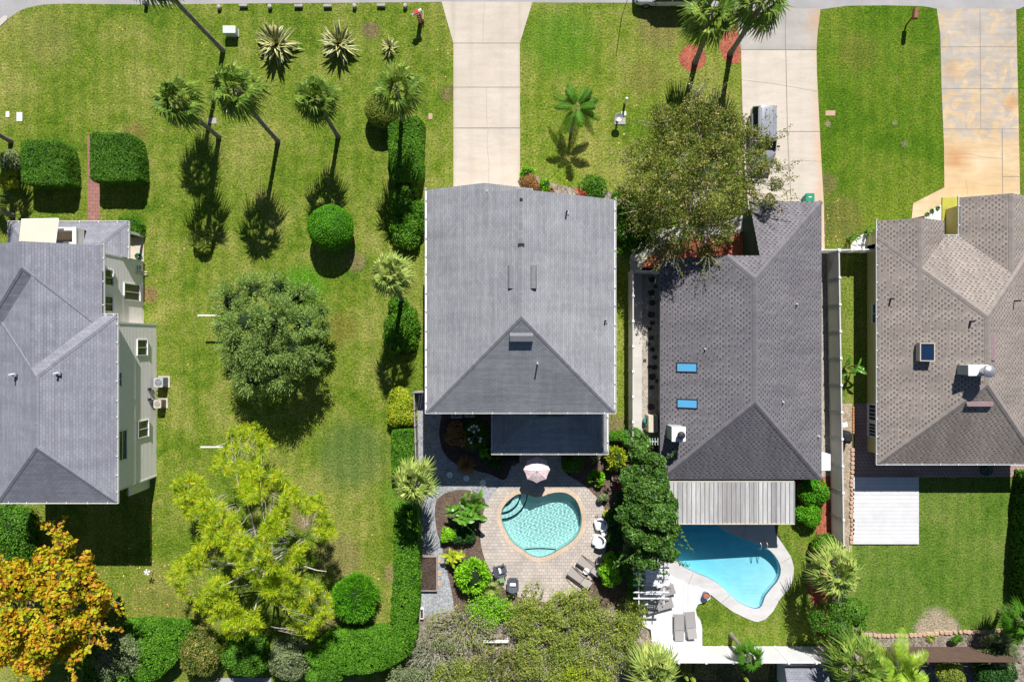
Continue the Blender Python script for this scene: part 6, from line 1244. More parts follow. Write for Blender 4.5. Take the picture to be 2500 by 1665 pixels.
agave('largest yellow-striped agave on the front lawn', 674, 108, 62, 58, 1); agave('second yellow-striped agave with a few leaves reaching right', 829, 105, 57, 48, 2); agave('smallest yellow-striped agave, nearest the red mailbox', 950, 113, 29, 26, 3)
agave('small pale agave in the shaded right mulch bed', 1455, 1122, 17, 12, 5)
# -- banana-like plants
def banana(label, px, py, rpx, n, seed, mat='lf_banana', h=1.6, wl=.32, cat='plant'):
    rng = random.Random(seed); p = W(px, py, h*.6); V = []; mi = []; Z = Vector((0, 0, 1)); R_ = rpx*S
    t = thing('banana_plant', label, cat, (p.x, p.y, 0)); stems = MB()
    for i in range(n):
        f = i/n; az = rng.uniform(0, 2*PI); el = R(rng.uniform(10, 70)); o = Vector((p.x+rng.uniform(-.4, .4)*R_, p.y+rng.uniform(-.4, .4)*R_, h*rng.uniform(.55, .9))); d = Vector((math.cos(az)*math.cos(el), math.sin(az)*math.cos(el), math.sin(el))); side = Vector((-math.sin(az), math.cos(az), 0)); ln = R_*rng.uniform(.6, .9); w = ln*wl; roll = rng.uniform(-.6, .6); side = (side*math.cos(roll)+d.cross(side)*math.sin(roll)).normalized(); pts = [o+d*ln*s-Z*ln*.45*s*s for s in [k/7 for k in range(8)]]
        stems.tube([(p.x+rng.uniform(-.1, .1), p.y+rng.uniform(-.1, .1), 0), (o.x*.6+p.x*.4, o.y*.6+p.y*.4, h*.4), o], [.04, .03, .015], 5)
        ww = [w*.5*math.sin(PI*min(1, .06+s*.94))**.6 for s in [k/7 for k in range(8)]]; jag = [rng.uniform(.8, 1) for _ in range(8)]
        for k in range(7):
            for sg in (-1, 1): V += [pts[k], pts[k+1], pts[k+1]+side*sg*ww[k+1]*jag[k+1]+Z*ww[k+1]*.35, pts[k]+side*sg*ww[k]*jag[k]+Z*ww[k]*.35]; mi.append(0)
    stems.build('stem', M['petiole'], t); V = np.array([tuple(v) for v in V]); np_mesh('leaves', V, quadF(len(V)//4), [M[mat]], t); return t
banana('broad-leaved banana clump between the gravel and the heart pool', 1143, 1238, 60, 44, 1); banana('torn banana plant on the narrow side lawn by the white fence', 2078, 898, 34, 10, 2); banana('upright leafy plant in white pebbles before the short fence, left one', 2080, 580, 24, 12, 3, h=1, wl=.22); banana('upright leafy plant in white pebbles against the yellow house wall', 2122, 565, 24, 12, 4, h=1, wl=.22)
banana('patch of pale croton leaves below the banana clump', 1108, 1358, 34, 30, 7, 'lf_yellow', 1.0, .4)
# -- feathery conifers, pine
def pine(label, base, region, n, seed, zc, tuft=.42, needles=70, hmax=9):
    rng = np.random.default_rng(seed); t = thing('pine_tree', label, 'pine tree', (base[0], base[1], 0)); mb = MB(); ends = []; cen = np.array(zc[:2]); tries = 0
    while len(ends) < n and tries < 90000:
        tries += 1; x, y = rng.uniform(390, 820), rng.uniform(1030, 1556); ins = False
        for j in range(len(region)):
            (ax, ay), (bx, by) = region[j-1], region[j]
            if (ay > y) != (by > y) and x < (bx-ax)*(y-ay)/(by-ay)+ax: ins = not ins
        if not ins or any((x-e[0])**2+(y-e[1])**2 < 9.6**2 for e in ends): continue
        g = math.sin(x*.047+1.3)*math.cos(y*.039+.4)+.6*math.sin(x*.021-y*.027)
        if g < -.2: continue
        dd = math.hypot((x-cen[0])/200, (y-cen[1])/260); ends.append((x, y, hmax-(hmax-4.0)*min(1, dd)+rng.normal()*.5))
    top = W(zc[0], zc[1], hmax-1.2); limb(mb, (*base, -.05), top, .26, .1, .03, 9, 8); arms = []
    for i in range(16):
        a = 2*PI*i/16+rng.uniform(-.15, .15); rr = rng.uniform(.55, .95); z = rng.uniform(3.6, 6.8); e = W(zc[0]+200*rr*math.cos(a), zc[1]+240*rr*math.sin(a), z); s = Vector((*base, 0)).lerp(top, max(.3, z/hmax-.15)); arms += limb(mb, s, e, .09, .03, .08, 6, 6)[1:]
    P = [];
    for x, y, z in ends:
        w = W(x, y, z); near = min(arms, key=lambda q: (q-w).length); limb(mb, near.lerp(w, .45), w, .016, .008, .12, 4, 3); P.append(tuple(w))
    mb.build('trunk', M['twig'], t); P = np.array(P); V = []
    for p in P:
        s = tuft*rng.uniform(.75, 1.3); d = unit(rng.normal(size=(needles, 3))+np.array([0, 0, .55])); sd = unit(np.cross(d, rng.normal(size=(needles, 3)))); L = s*rng.uniform(.7, 1.1, (needles, 1)); b0 = p+d*L*.12; e = p+d*L-np.array([0, 0, .12])*L; V.append(np.stack([b0-sd*.009, b0+sd*.009, e+sd*.010, e-sd*.010], 1).reshape(-1, 3))
    V = np.concatenate(V); np_mesh('crown', V, quadF(len(V)//4), [M['lf_needle']], t)
pine('yellow-green long-needled pine with bare grey branches on the back lawn', tuple(W(665, 1400)[:2]), [(560, 1040), (625, 1035), (665, 1090), (640, 1135), (700, 1170), (735, 1205), (790, 1212), (798, 1255), (820, 1310), (775, 1335), (740, 1360), (700, 1400), (770, 1425), (815, 1465), (815, 1545), (740, 1552), (650, 1535), (560, 1550), (510, 1515), (425, 1440), (410, 1390), (435, 1340), (465, 1290), (440, 1235), (418, 1180), (520, 1140), (548, 1095)], 410, 3, (625, 1330), .46, 120)
def feathery(label, px, py, rpx, h, mat, n, seed, L=.3, nclump=40, name='shrub', cat='shrub', asp=.16):
    """shrub of radiating feathery sprays"""
    rng = np.random.default_rng(seed); c = W(px, py, h*.5); R_ = rpx*S*(1-h*.5/H); lumps = []
    for i in range(nclump):
        d = sphere_dirs(1)[0]; d[2] = abs(d[2])*.9-.15; lumps.append((c.x+d[0]*R_*.72, c.y+d[1]*R_*.72, h*.45+d[2]*h*.42, R_*.33))
    lumps_a = np.array(lumps); idx = rng.integers(0, nclump, n); d = unit(rng.normal(size=(n, 3))+unit(lumps_a[idx, :3]-np.array([c.x, c.y, h*.2]))*1.0); P = lumps_a[idx, :3]+d*R_*.3*rng.uniform(.2, 1, (n, 1)); sd = np.cross(d, rng.normal(size=(n, 3))); V = leafquads(P, sd, rng.uniform(L*.7, L*1.3, n), asp, .1, .1, d*2); F4 = quadF(n); cv, cf = core_mesh([(c.x, c.y, h*.45, R_*.68)], 1.0, h*.42/(R_*.7)); return tag(np_mesh(name, np.concatenate([V, cv]), F4, [M[mat], M['core']], None, np.concatenate([np.zeros(n), np.ones(len(cf))]), cf+len(V)), label, cat)
# -- big trees
OL = [(672+(x-672)*.93, 808+(y-818)*.93, z, r*.95) for x, y, z, r in [(560,740,3.2,52),(618,712,3.5,46),(678,704,3.6,42),(735,730,3.3,44),(600,795,4.6,58),(680,785,5.0,60),(748,800,4.2,48),(790,770,2.6,30),(795,815,2.4,26),(572,860,4,50),(640,868,4.9,60),(716,868,4.6,52),(768,890,3.5,40),(618,938,3.8,52),(690,930,4.0,50),(592,962,2.8,30),(545,800,3,34)]]
def spray_tree(label, base, lumps_px, mat, per, L, sprays=30, name='tree', bark='darkbark'):
    """rounded crowns of radiating leafy sprays"""
    lumps = to_world(lumps_px); t = thing(name, label, 'tree', (base[0], base[1], 0)); mb = MB(); top = sum(l[2] for l in lumps)/len(lumps); fork = Vector((*base, top*.4)); limb(mb, (*base, -.05), fork, .24, .18, .03, 9)
    for x, y, z, r in lumps: limb(mb, fork, (x, y, z), .11, .03, .08)
    mb.build('trunk', M[bark], t); V = []
    for x, y, z, r in lumps:
        m = int(per*r*r); sp = sphere_dirs(sprays); sp[:, 2] = np.abs(sp[:, 2])*1.0-.25; sp = unit(sp); idx = RNG.integers(0, sprays, m); s = RNG.uniform(.35, 1.05, (m, 1)); d = sp[idx]; off = RNG.normal(size=(m, 3))*r*.16; P = np.array([x, y, z])+d*r*s*np.array([1, 1, .95])+off*s*.8; V.append(leafquads(P, np.cross(d, RNG.normal(size=(m, 3)))+np.array([0, 0, .5]), RNG.uniform(L*.6, L*1.3, m), .24, .35, .05, unit(d+off*1.2/r)*2))
    V = np.concatenate(V); F4 = quadF(len(V)//4); cv, cf = core_mesh(lumps, .42); np_mesh('crown', np.concatenate([V, cv]), F4, [M[mat], M['core']], t, np.concatenate([np.zeros(len(F4)), np.ones(len(cf))]), cf+len(V)); return t
spray_tree('big round blue-green tree of feathery clumps in the middle of the wide lawn', tuple(W(665, 850)[:2]), OL, 'lf_olive', 1900, .20)
tree('wide sparse tree with speckled brownish leaves in front of the grey-brown house', tuple(W(1690, 470)[:2]), [(1700,285,4.6,52),(1625,310,4.8,60),(1775,318,5,58),(1845,345,4.6,40),(1562,385,4.6,50),(1650,390,6.2,72),(1745,400,6.2,72),(1830,410,5.3,52),(1558,465,4.8,52),(1635,475,6.2,72),(1735,480,6.2,72),(1815,480,5.2,50),(1570,540,4.6,46),(1665,555,5.4,60),(1745,560,5.0,50),(1885,405,4.3,22),(1893,450,4.2,20),(1880,492,4.2,20),(1600,600,3.8,28),(1640,610,4.4,30),(1720,615,4.2,26),(1690,250,4.4,26),(1740,265,4.4,22)], 'lf_tree', 56000, .15, .0, twigs=14, inner=.3, bark='twig', trunk_r=.2, jit=1.2, cm='coreyellow', sub=2, shr=.95, gap=-.5, shoots=95)
tree('dense green small tree between the centre roof and the sparse tree', tuple(W(1540, 560)[:2]), [(1528,500,3,34),(1555,540,3.2,36),(1520,560,3,32),(1545,590,2.8,32),(1518,612,2.4,24),(1580,580,2.8,28)], 'lf_topiary', 9000, .15, .6)
tree('tall glossy dark green tree between the two pools', tuple(W(1575, 1215)[:2]), [(1562,1108,4.4,40),(1600,1132,4.5,36),(1542,1165,4.5,38),(1605,1180,5,40),(1570,1200,5.5,48),(1622,1215,4.6,32),(1548,1245,5.2,44),(1600,1258,5.6,48),(1635,1240,4.4,24),(1552,1305,5,42),(1608,1318,5.2,44),(1640,1300,4.2,24),(1580,1352,4.6,38),(1628,1352,4.2,28),(1545,1350,4,28),(1560,1085,3.8,26)], 'lf_gloss', 38000, .19, .55, aspect=.6, sub=4, inner=.5, jit=.95, gap=-.62, shoots=26)
tree('autumn tree with orange and yellow leaves at the lower left', tuple(W(95, 1440)[:2]), [(160,1335,4.6,34),(120,1395,5.6,54),(200,1385,5.2,42),(55,1430,5.6,58),(150,1455,6.4,64),(228,1445,5.2,42),(40,1520,5.8,58),(130,1540,6.2,64),(210,1520,5.4,46),(10,1590,5,50),(95,1605,5.2,54),(245,1490,4.4,26),(-25,1460,5,50),(185,1585,4.8,40),(150,1310,4.0,20),(60,1385,4.6,30),(10,1400,4.4,34)], 'lf_autumn', 13000, .27, .5, aspect=.75, bark='twig', inner=.45, cm='coreyellow', sub=5, gap=-.6, shoots=30)
shrub('dark green round shrub by the bottom corner of the left house', 30, 1310, 66, 92, 3.2, 'lf_topiary', 16000, .15, k=14)
# -- clipped shapes
clipped('clipped square topiary beside the yellow shrub, the left of two', [(47, 345), (54, 341), (138, 341), (147, 347), (156, 378), (160, 444), (152, 452), (62, 450), (48, 441)], 1.9, 'lf_topiary', 26000, .10, 'topiary', 'topiary', None, .16, .04, jag=.8)
clipped('clipped square topiary over the pink brick walk, the right of two', [(216, 328), (224, 322), (312, 323), (321, 332), (330, 378), (333, 432), (325, 441), (226, 442), (216, 433)], 1.9, 'lf_topiary', 26000, .10, 'topiary', 'topiary', None, .16, .04, jag=.8)
clipped('small clipped box shrub at the corner of the porch roof', [(288, 532), (325, 531), (341, 545), (338, 572), (300, 575), (287, 560)], .9, 'lf_hedge', 5000, .10, 'shrub', 'shrub', None, .15)
def ball(label, px, py, rpx, h, mat, n, L, flat=1.0):
    c = W(px, py, h*.55); r = rpx*S*(1-h*.5/H); d = sphere_dirs(n); d = d[d[:, 2] > -.8]; wob = 1+.035*np.sin(d[:, 0]*5+1)*np.cos(d[:, 1]*6)+RNG.uniform(-.06, .02, len(d)); P = np.array([c.x, c.y, h*.52])+d*wob[:, None]*np.array([r, r, h*.48]); V = leafquads(P, d, RNG.uniform(L*.7, L*1.3, len(P)), .5, .6); F4 = quadF(len(P)); cv, cf = core_mesh([(c.x, c.y, h*.52, r)], .9, h*.48/r); return tag(np_mesh('shrub', np.concatenate([V, cv]), F4, [M[mat], M['core']], None, np.concatenate([np.zeros(len(F4)), np.ones(len(cf))]), cf+len(V)), label, 'shrub')
ball('bright green ball-shaped shrub on the open lawn', 807, 556, 55, 2.8, 'lf_ball', 24000, .10); ball('clipped olive ball shrub behind the hedge under a fan palm', 933, 268, 42, 2.2, 'lf_thicket', 14000, .10)
clipped('low clipped hedge left of the first drive with yellow flecks', [(948, 300), (960, 292), (1020, 282), (1031, 296), (1031, 430), (1020, 440), (955, 440), (946, 420)], 1.5, 'lf_hedge', 20000, .12, rnd=.12, top_wob=.05)
shrub('dark leafy hedge of loose shrubs in palm shade beside the centre roof', 992, 532, 38, 98, 1.3, 'lf_hedge', 15000, .15, 'hedge', 'hedge', k=20, lump=.42)
shrub('loose green hedge below the pale-tipped palm', 978, 800, 38, 84, 1.4, 'lf_hedge', 13000, .15, 'hedge', 'hedge', k=18, lump=.42)
shrub('yellowing shrub in the hedge line above the clipped green block', 979, 1000, 32, 56, 1.5, 'lf_yellow', 9000, .13, k=12, cm='coreyellow')
clipped('bright clipped hedge block beside the timber fence', [(954, 1052), (1008, 1050), (1010, 1150), (956, 1156)], 1.6, 'lf_hedge', 12000, .12)
clipped('long tall clipped hedge running down beside the raised bed', [(962, 1238), (1020, 1236), (1020, 1440), (1012, 1560), (958, 1565), (953, 1500), (962, 1380)], 1.9, 'lf_hedge', 34000, .13, top_wob=.06)
clipped('wide clipped hedge along the bottom behind the round green shrub', [(795, 1552), (960, 1545), (1012, 1560), (1005, 1600), (935, 1640), (850, 1652), (770, 1640), (740, 1600)], 1.9, 'lf_hedge', 32000, .14, top_wob=.12, rnd=.25)
clipped('mid green clipped hedge below the orange autumn leaves', [(290, 1530), (360, 1526), (460, 1534), (445, 1600), (380, 1665), (190, 1690), (200, 1600)], 1.7, 'lf_hedge', 24000, .14, top_wob=.1, rnd=.25)
shrub('grey-green dry shrub in front of the bottom hedge', 292, 1594, 72, 60, 2.6, 'lf_grey', 15000, .13, k=16, core=.6)
shrub('olive shrub with brown leaves left of the dark bottom shrub', 486, 1592, 52, 60, 2.4, 'lf_tree', 12000, .13, k=14, core=.6, cm='coreyellow')
shrub('dark leafy shrub under the bottom of the pine', 600, 1600, 56, 48, 2.2, 'lf_topiary', 14000, .15, k=14)
shrub('grey twiggy shrub right of the dark bottom shrub', 706, 1606, 52, 58, 2.4, 'lf_grey', 12000, .13, k=14, core=.6)
shrub('dark green shrub at the bottom edge left of the wide hedge', 790, 1640, 50, 40, 2.0, 'lf_topiary', 11000, .15, k=12)
feathery('round feathery green shrub right of the pine', 868, 1462, 62, 2.6, 'lf_ball', 15000, 4, .26, 60)
# -- beds round the heart pool
feathery('lime green arching shrub left of the dark slatted chairs', 1154, 1405, 44, 1.6, 'lf_lime', 2600, 5, .40, 40, asp=.32)
shrub('small lime shrub at the left gravel edge', 1095, 1306, 22, 24, .9, 'lf_lime', 1500, .16, k=6); shrub('low dark plants under the banana clump', 1130, 1300, 34, 36, .8, 'lf_dark', 2000, .16, k=8)
def tuft(label, px, py, rpx, n, mat, seed, name='grass_tuft', cat='grass tuft', up=.8, wd=.016, h=.3):
    rng = np.random.default_rng(seed); p = np.array(W(px, py, .3)); p[2] = .03; V = []; R_ = rpx*S; Z = np.array([0, 0, 1.])
    for i in range(n):
        az = rng.uniform(0, 2*PI); d = np.array([math.cos(az), math.sin(az), 0]); s = np.array([-d[1], d[0], 0]); L = R_*rng.uniform(.6, 1.1); u = rng.uniform(.4, 1.2)*up; a = p+d*.05; m = p+d*L*.5+Z*L*u*.75; e = p+d*L+Z*L*u*.35; V += [a-s*wd, a+s*wd, m+s*wd*.8, m-s*wd*.8, m-s*wd*.8, m+s*wd*.8, e+s*.003, e-s*.003]
    return tag(np_mesh(name, np.array(V), quadF(len(V)//4), [M[mat]]), label, cat)
tuft('feathery straw-green grass tuft by the terracotta pot', 1200, 1440, 30, 420, 'straw', 3)
shrub('sprawling bronze-green shrub in the shaded bed', 1112, 1062, 30, 34, 1.1, 'lf_bronze', 1800, .18, k=8, core=.6); t_ = tuft('pampas grass with white plumes in the shaded bed', 1160, 1062, 42, 380, 'lf_feather', 8, 'pampas_grass', 'pampas grass', 1.0, .02)
pmb = MB()
for x, y in [(1151, 1042), (1157, 1039), (1164, 1041), (1169, 1049), (1157, 1054), (1145, 1048), (1145, 1072), (1150, 1080), (1174, 1070), (1172, 1077)]: p = W(x, y, 1.6); pmb.lathe([(.02, -.28), (.09, -.1), (.1, .05), (.03, .2)], p, 8); pmb.tube([(p.x, p.y, 1.4), (p.x*.5+W(1160, 1062, .1).x*.5, p.y*.5+W(1160, 1062, .1).y*.5, .7), W(1160, 1062, .1)], .012, 4)
pmb.build('plume', M['white'], t_)
tuft('spiky dracaena at the gravel edge in the house shadow', 1138, 1136, 28, 130, 'lf_bronze', 9, 'dracaena', 'plant', .8, .03); feathery('lime green spiky plant beside the porch corner', 1189, 1103, 18, .8, 'lf_lime', 500, 10, .35, 14, asp=.25); shrub('dark ground plants in the shaded bed by the porch', 1205, 1120, 34, 26, .6, 'lf_dark', 1400, .16, k=7)
shrub('dark green shrub under the right porch corner', 1395, 1128, 34, 28, 1.1, 'lf_topiary', 2600, .18, k=8); feathery('bright yellow-green croton right of the porch', 1500, 1118, 30, 1.6, 'lf_yellow', 1500, 11, .42, 26, asp=.28); feathery('lime bush in the middle of the right mulch bed', 1457, 1168, 20, .9, 'lf_lime', 900, 12, .30, 18, asp=.5)
shrub('grey-green small bush at the right rim of the patio', 1470, 1214, 14, 16, .7, 'lf_grey', 900, .12, k=5); p = W(1508, 1186, .35); mb = MB(); tuft('small red bromeliad beside the pots', 1507, 1187, 9, 40, 'lf_red', 13, 'bromeliad', 'plant', .8, .03)
clipped('short clipped hedge closing the strip beside the porch roof', [(1484, 1058), (1528, 1056), (1538, 1064), (1530, 1076), (1484, 1077)], 1.0, 'lf_hedge', 4200, .11); shrub('loose yellow-green shrub at the bottom of the side path', 1552, 1078, 34, 28, 1.8, 'lf_ball', 4200, .14, k=10, core=.45)
for i, (x, y, rx, ry, hh, m_, l) in enumerate([(1494, 1262, 20, 26, 1.2, 'lf_dark', 'dark shrub beside the upper white armchair'), (1502, 1312, 22, 34, 1.3, 'lf_dark', 'dark shrub beside the small white table'), (1520, 1225, 22, 30, 1.4, 'lf_dark', 'dark shrub under the glossy tree near the pots'), (1520, 1380, 24, 36, 1.5, 'lf_topiary', 'dark green shrub behind the yellow-green lemon bush'), (1548, 1430, 20, 44, 1.6, 'lf_hedge', 'bright shrub along the left side of the pergola'), (1480, 1255, 9, 9, .6, 'lf_yellow', 'small yellow plant at the shoulder of the upper armchair')]): shrub(l, x, y, rx, ry, hh, m_, 3000 if rx > 10 else 500, .15, k=8)
shrub('yellow-green lemon bush beside the taupe loungers', 1490, 1392, 30, 44, 1.9, 'lf_lime', 5200, .17, k=12); lem = MB()
for i in range(6): p = W(1470+random.uniform(-6, 8), 1375+random.uniform(0, 40), 1.3); lem.lathe([(.0, -.06), (.06, 0), (.0, .06)], p, 8, cap=False)
tag(lem.build('fruit', simple('yellow_fruit', (.75, .45, .03), None, 5, .4)), 'yellow fruit showing on the lemon bush', 'fruit')
# -- front beds
shrub('red-bronze bush at the corner of the first drive', 1294, 446, 26, 20, 1.0, 'lf_bronze', 3200, .13, k=9, cm='coreyellow'); feathery('lime croton above the red-bronze bush', 1287, 424, 18, .9, 'lf_lime', 600, 21, .32, 14, asp=.3); feathery('yellow-green leafy plant right of the red-bronze bush', 1331, 452, 16, .8, 'lf_lime', 500, 22, .32, 12, asp=.3)
tuft('small red-leaved plant at the edge of the front bed', 1346, 463, 10, 40, 'lf_bronze', 23, 'bromeliad', 'plant', .8, .03); shrub('loose green shrub with red flowers before the centre roof', 1448, 458, 42, 24, 1.6, 'lf_topiary', 4600, .14, k=12, core=.45); shrub('dark green shrub along the right eave of the centre house', 1512, 440+70, 22, 50, 2.0, 'lf_hedge', 4600, .15, k=12)
fl = lump_points(to_world([(1412, 468, 1.2, 9), (1425, 472, 1.1, 8), (1404, 461, 1.2, 5)]), 160); V = leafquads(fl[0], fl[1], .1, .7); tag(np_mesh('flowers', V, quadF(len(fl[0])), [M['lf_red']]), 'red flowers at the front corner of the centre house', 'flowers', None, 'stuff')
shrub('yellow-flecked shrub at the left edge beside the topiary', 18, 440, 26, 30, 1.3, 'lf_yellow', 3600, .14, k=8, cm='coreyellow'); shrub('thin green shrub at the left edge above the yellow one', 22, 395, 22, 34, 1.4, 'lf_grey', 2200, .14, k=8, core=.4)
shrub('low straw-coloured bush standing in the palm shadow', 494, 590, 26, 34, 1.0, 'lf_thicket', 2200, .14, k=8, core=.4, cm='coreyellow')
# -- right yard
shrub('yellow-green shrub in the red mulch, the upper of two', 1986, 1198, 42, 40, 1.6, 'lf_ball', 5200, .15, k=14, core=.5); shrub('yellow-green shrub in the red mulch, the lower of two', 1974, 1254, 34, 34, 1.3, 'lf_ball', 3600, .15, k=11, core=.45); shrub('dark green dense shrub above the broad fan palm', 2014, 1334, 36, 28, 1.5, 'lf_hedge', 5200, .15, k=10)
tree('small sparse green tree below the broad fan palm', tuple(W(2010, 1470)[:2]), [(2010,1510,3,34),(2045,1535,3,34),(2085,1490,3,30),(2040,1480,3.2,34),(2090,1525,2.6,24),(2000,1545,2.4,22)], 'lf_topiary', 9000, .14, .3, trunk_r=.1, twigs=3)
shrub('small round dark bush in the dirt strip before the brown fence', 2334, 1560, 14, 13, .8, 'lf_topiary', 1400, .14, k=5); tuft('faint grass tuft in the dirt strip left of the round bush', 2276, 1560, 14, 90, 'lf_thicket', 31)
shrub('yellow-olive bush overlapping the brown slat fence', 2318, 1642, 40, 36, 2.2, 'lf_thicket', 7000, .12, k=12, core=.5, cm='coreyellow'); shrub('dry silver-twigged bush at the right end of the slat fence', 2432, 1590, 52, 34, 1.8, 'lf_grey', 3000, .16, k=10, core=.0, aspect=.2) if False else None
feathery('dry silvery drooping bush at the right end of the slat fence', 2436, 1588, 50, 2.0, 'lf_grey', 2600, 33, .5, 30, asp=.06); shrub('dark bushes in the bottom right corner', 2425, 1645, 60, 36, 1.8, 'lf_dark', 7000, .16, k=14); shrub('bright leafy bush at the right edge below the dark fan palm', 2478, 1545, 22, 26, 1.2, 'lf_hedge', 2600, .2, k=7)
clipped('tall dark hedge along the right edge of the back lawn', [(2556, 1165), (2640, 1165), (2640, 1500), (2538, 1500), (2543, 1330)], 3.2, 'lf_topiary', 14000, .2, rnd=.3, top_wob=.25)
for i, (x, y) in enumerate([(2268, 522), (2280, 514), (2294, 507)]): tuft(['small clipped plant in the white pebbles, nearest the lawn', 'small clipped plant in the white pebbles, middle', 'small clipped plant in the white pebbles, nearest the drive'][i], x, y, 7, 46, 'lf_topiary', 40+i, 'shrub', 'shrub', .8, .03)
# cactus fingers at the bottom edge
for i, (x, y, l) in enumerate([(1676, 1655, 'yellow-green cactus column at the bottom edge, thinner one'), (1693, 1660, 'yellow-green cactus column at the bottom edge, thicker one'), (1823, 1660, 'yellow-green cactus column at the bottom edge below the leaning palm')]):
    p = W(x, y, 1.0); mb = MB(); k = 14; v = []
    for z, r in ((0, .12), (.2, .16), (1.0, .15), (1.35, .1), (1.42, .01)):
        for j in range(k): a = 2*PI*j/k; rr = r*(1.2 if i == 1 else .9)*(1 if j % 2 else .72); v.append((p.x+rr*math.cos(a), p.y+rr*math.sin(a), z))
    mb.raw(v, [(q*k+j, q*k+(j+1) % k, (q+1)*k+(j+1) % k, (q+1)*k+j) for q in range(4) for j in range(k)]); tag(mb.build('cactus', simple('cactus_skin', (.30, .36, .05), (.2, .28, .03), 5, .6)), l, 'cactus')
# -- the thicket: several sparse twiggy bushes over leaf litter
TH = [(1130,1530,90,60,'pale twiggy bush over the gravel end','lf_thicket',1696,1.6),(1060,1590,70,60,'bare brown-grey bush at the left end of the thicket','lf_grey',1435,1.6),(1195,1480,55,36,'bright yellow-green bush at the top of the thicket left of the pale bowl','lf_lime',2697,1.2),(1290,1500,62,44,'yellow-green bush growing against the round patio','lf_thicket',4135,1.5),(1400,1480,66,50,'green bush behind the loungers at the patio rim','lf_thicket',4495,1.7),(1340,1590,80,66,'large yellow-green bush in the middle of the thicket','lf_thicket',6742,1.8),(1470,1560,80,84,'tall mixed bush of the thicket beside the white deck','lf_thicket',6832,2.0),(1230,1620,80,52,'twiggy bush at the bottom edge of the thicket','lf_tree',4135,1.7),(1120,1640,70,40,'olive bush at the bottom edge left of centre','lf_thicket',3775,1.7),(1420,1650,70,34,'bright bush at the bottom edge right of centre','lf_yellow',3955,1.7),(1000,1650,46,34,'grey-green bush joining hedge and thicket','lf_grey',3775,1.8),(1540,1500,32,50,'leafy bush between thicket and pergola','lf_thicket',2697,1.7)]
for i, (x, y, rx, ry, l, m_, n, hh) in enumerate(TH):
    t = thing('bush', l, 'bush', tuple(W(x, y)), 'bushes of the thicket'); c = W(x, y, hh*.4); mb = MB(); kk = S*.97; tips = []
    nt = int(rx*ry/19)
    for q in range(nt):
        a = random.uniform(0, 2*PI); rr = math.sqrt(random.random()); e = Vector((c.x+rx*kk*rr*math.cos(a), c.y+ry*kk*rr*math.sin(a), hh*random.uniform(.45, 1.0))); s = Vector((c.x+(e.x-c.x)*random.uniform(.2, .75)+random.uniform(-.3, .3), c.y+(e.y-c.y)*random.uniform(.2, .75)+random.uniform(-.3, .3), random.uniform(0, .3))); limb(mb, s, e, .026, .011, .16, 4, 4); tips.append(e)
    mb.build('branches', M['twig'], t); T_ = np.array([tuple(p) for p in tips]); idx = RNG.integers(0, len(T_), n); P = T_[idx]+RNG.normal(size=(n, 3))*np.array([.17, .17, .15]); P[:, 2] = np.clip(P[:, 2], .1, hh*1.1); V = leafquads(P, np.tile([0, 0, 1.], (n, 1)), RNG.uniform(.10, .19, n), .5, .8); np_mesh('foliage', V, quadF(n), [M[m_]], t)
# stray sprig over the patio paving
shrub('thin sprig reaching over the bottom of the patio', 1302, 1440, 30, 24, .9, 'lf_thicket', 420, .14, k=8, core=.0)
# fallen leaves on the lawns
pts = []
for (x0, x1, y0, y1, n) in [(240, 460, 1330, 1540, 90), (100, 380, 1230, 1400, 26), (600, 960, 1300, 1530, 40), (1450, 1560, 230, 470, 22), (1270, 1480, 330, 470, 14), (2012, 2060, 470, 600, 22), (1000, 1100, 30, 300, 12), (0, 1000, 60, 900, 40)]:
    for _ in range(n): pts.append(tuple(W(random.uniform(x0, x1), random.uniform(y0, y1), .03)))
P = np.array(pts); V = leafquads(P, np.tile([0, 0, 1.], (len(P), 1)), RNG.uniform(.08, .19, len(P)), .7, .2); tag(np_mesh('fallen_leaves', V, quadF(len(P)), [leafmat('dry_leaves', [(.40, .14, .04), (.5, .25, .1), (.55, .38, .22)], .1)]), 'dry orange and tan leaves scattered on the lawns', 'leaves', None, 'stuff')
for a in (M['lf_thicket'],): pass
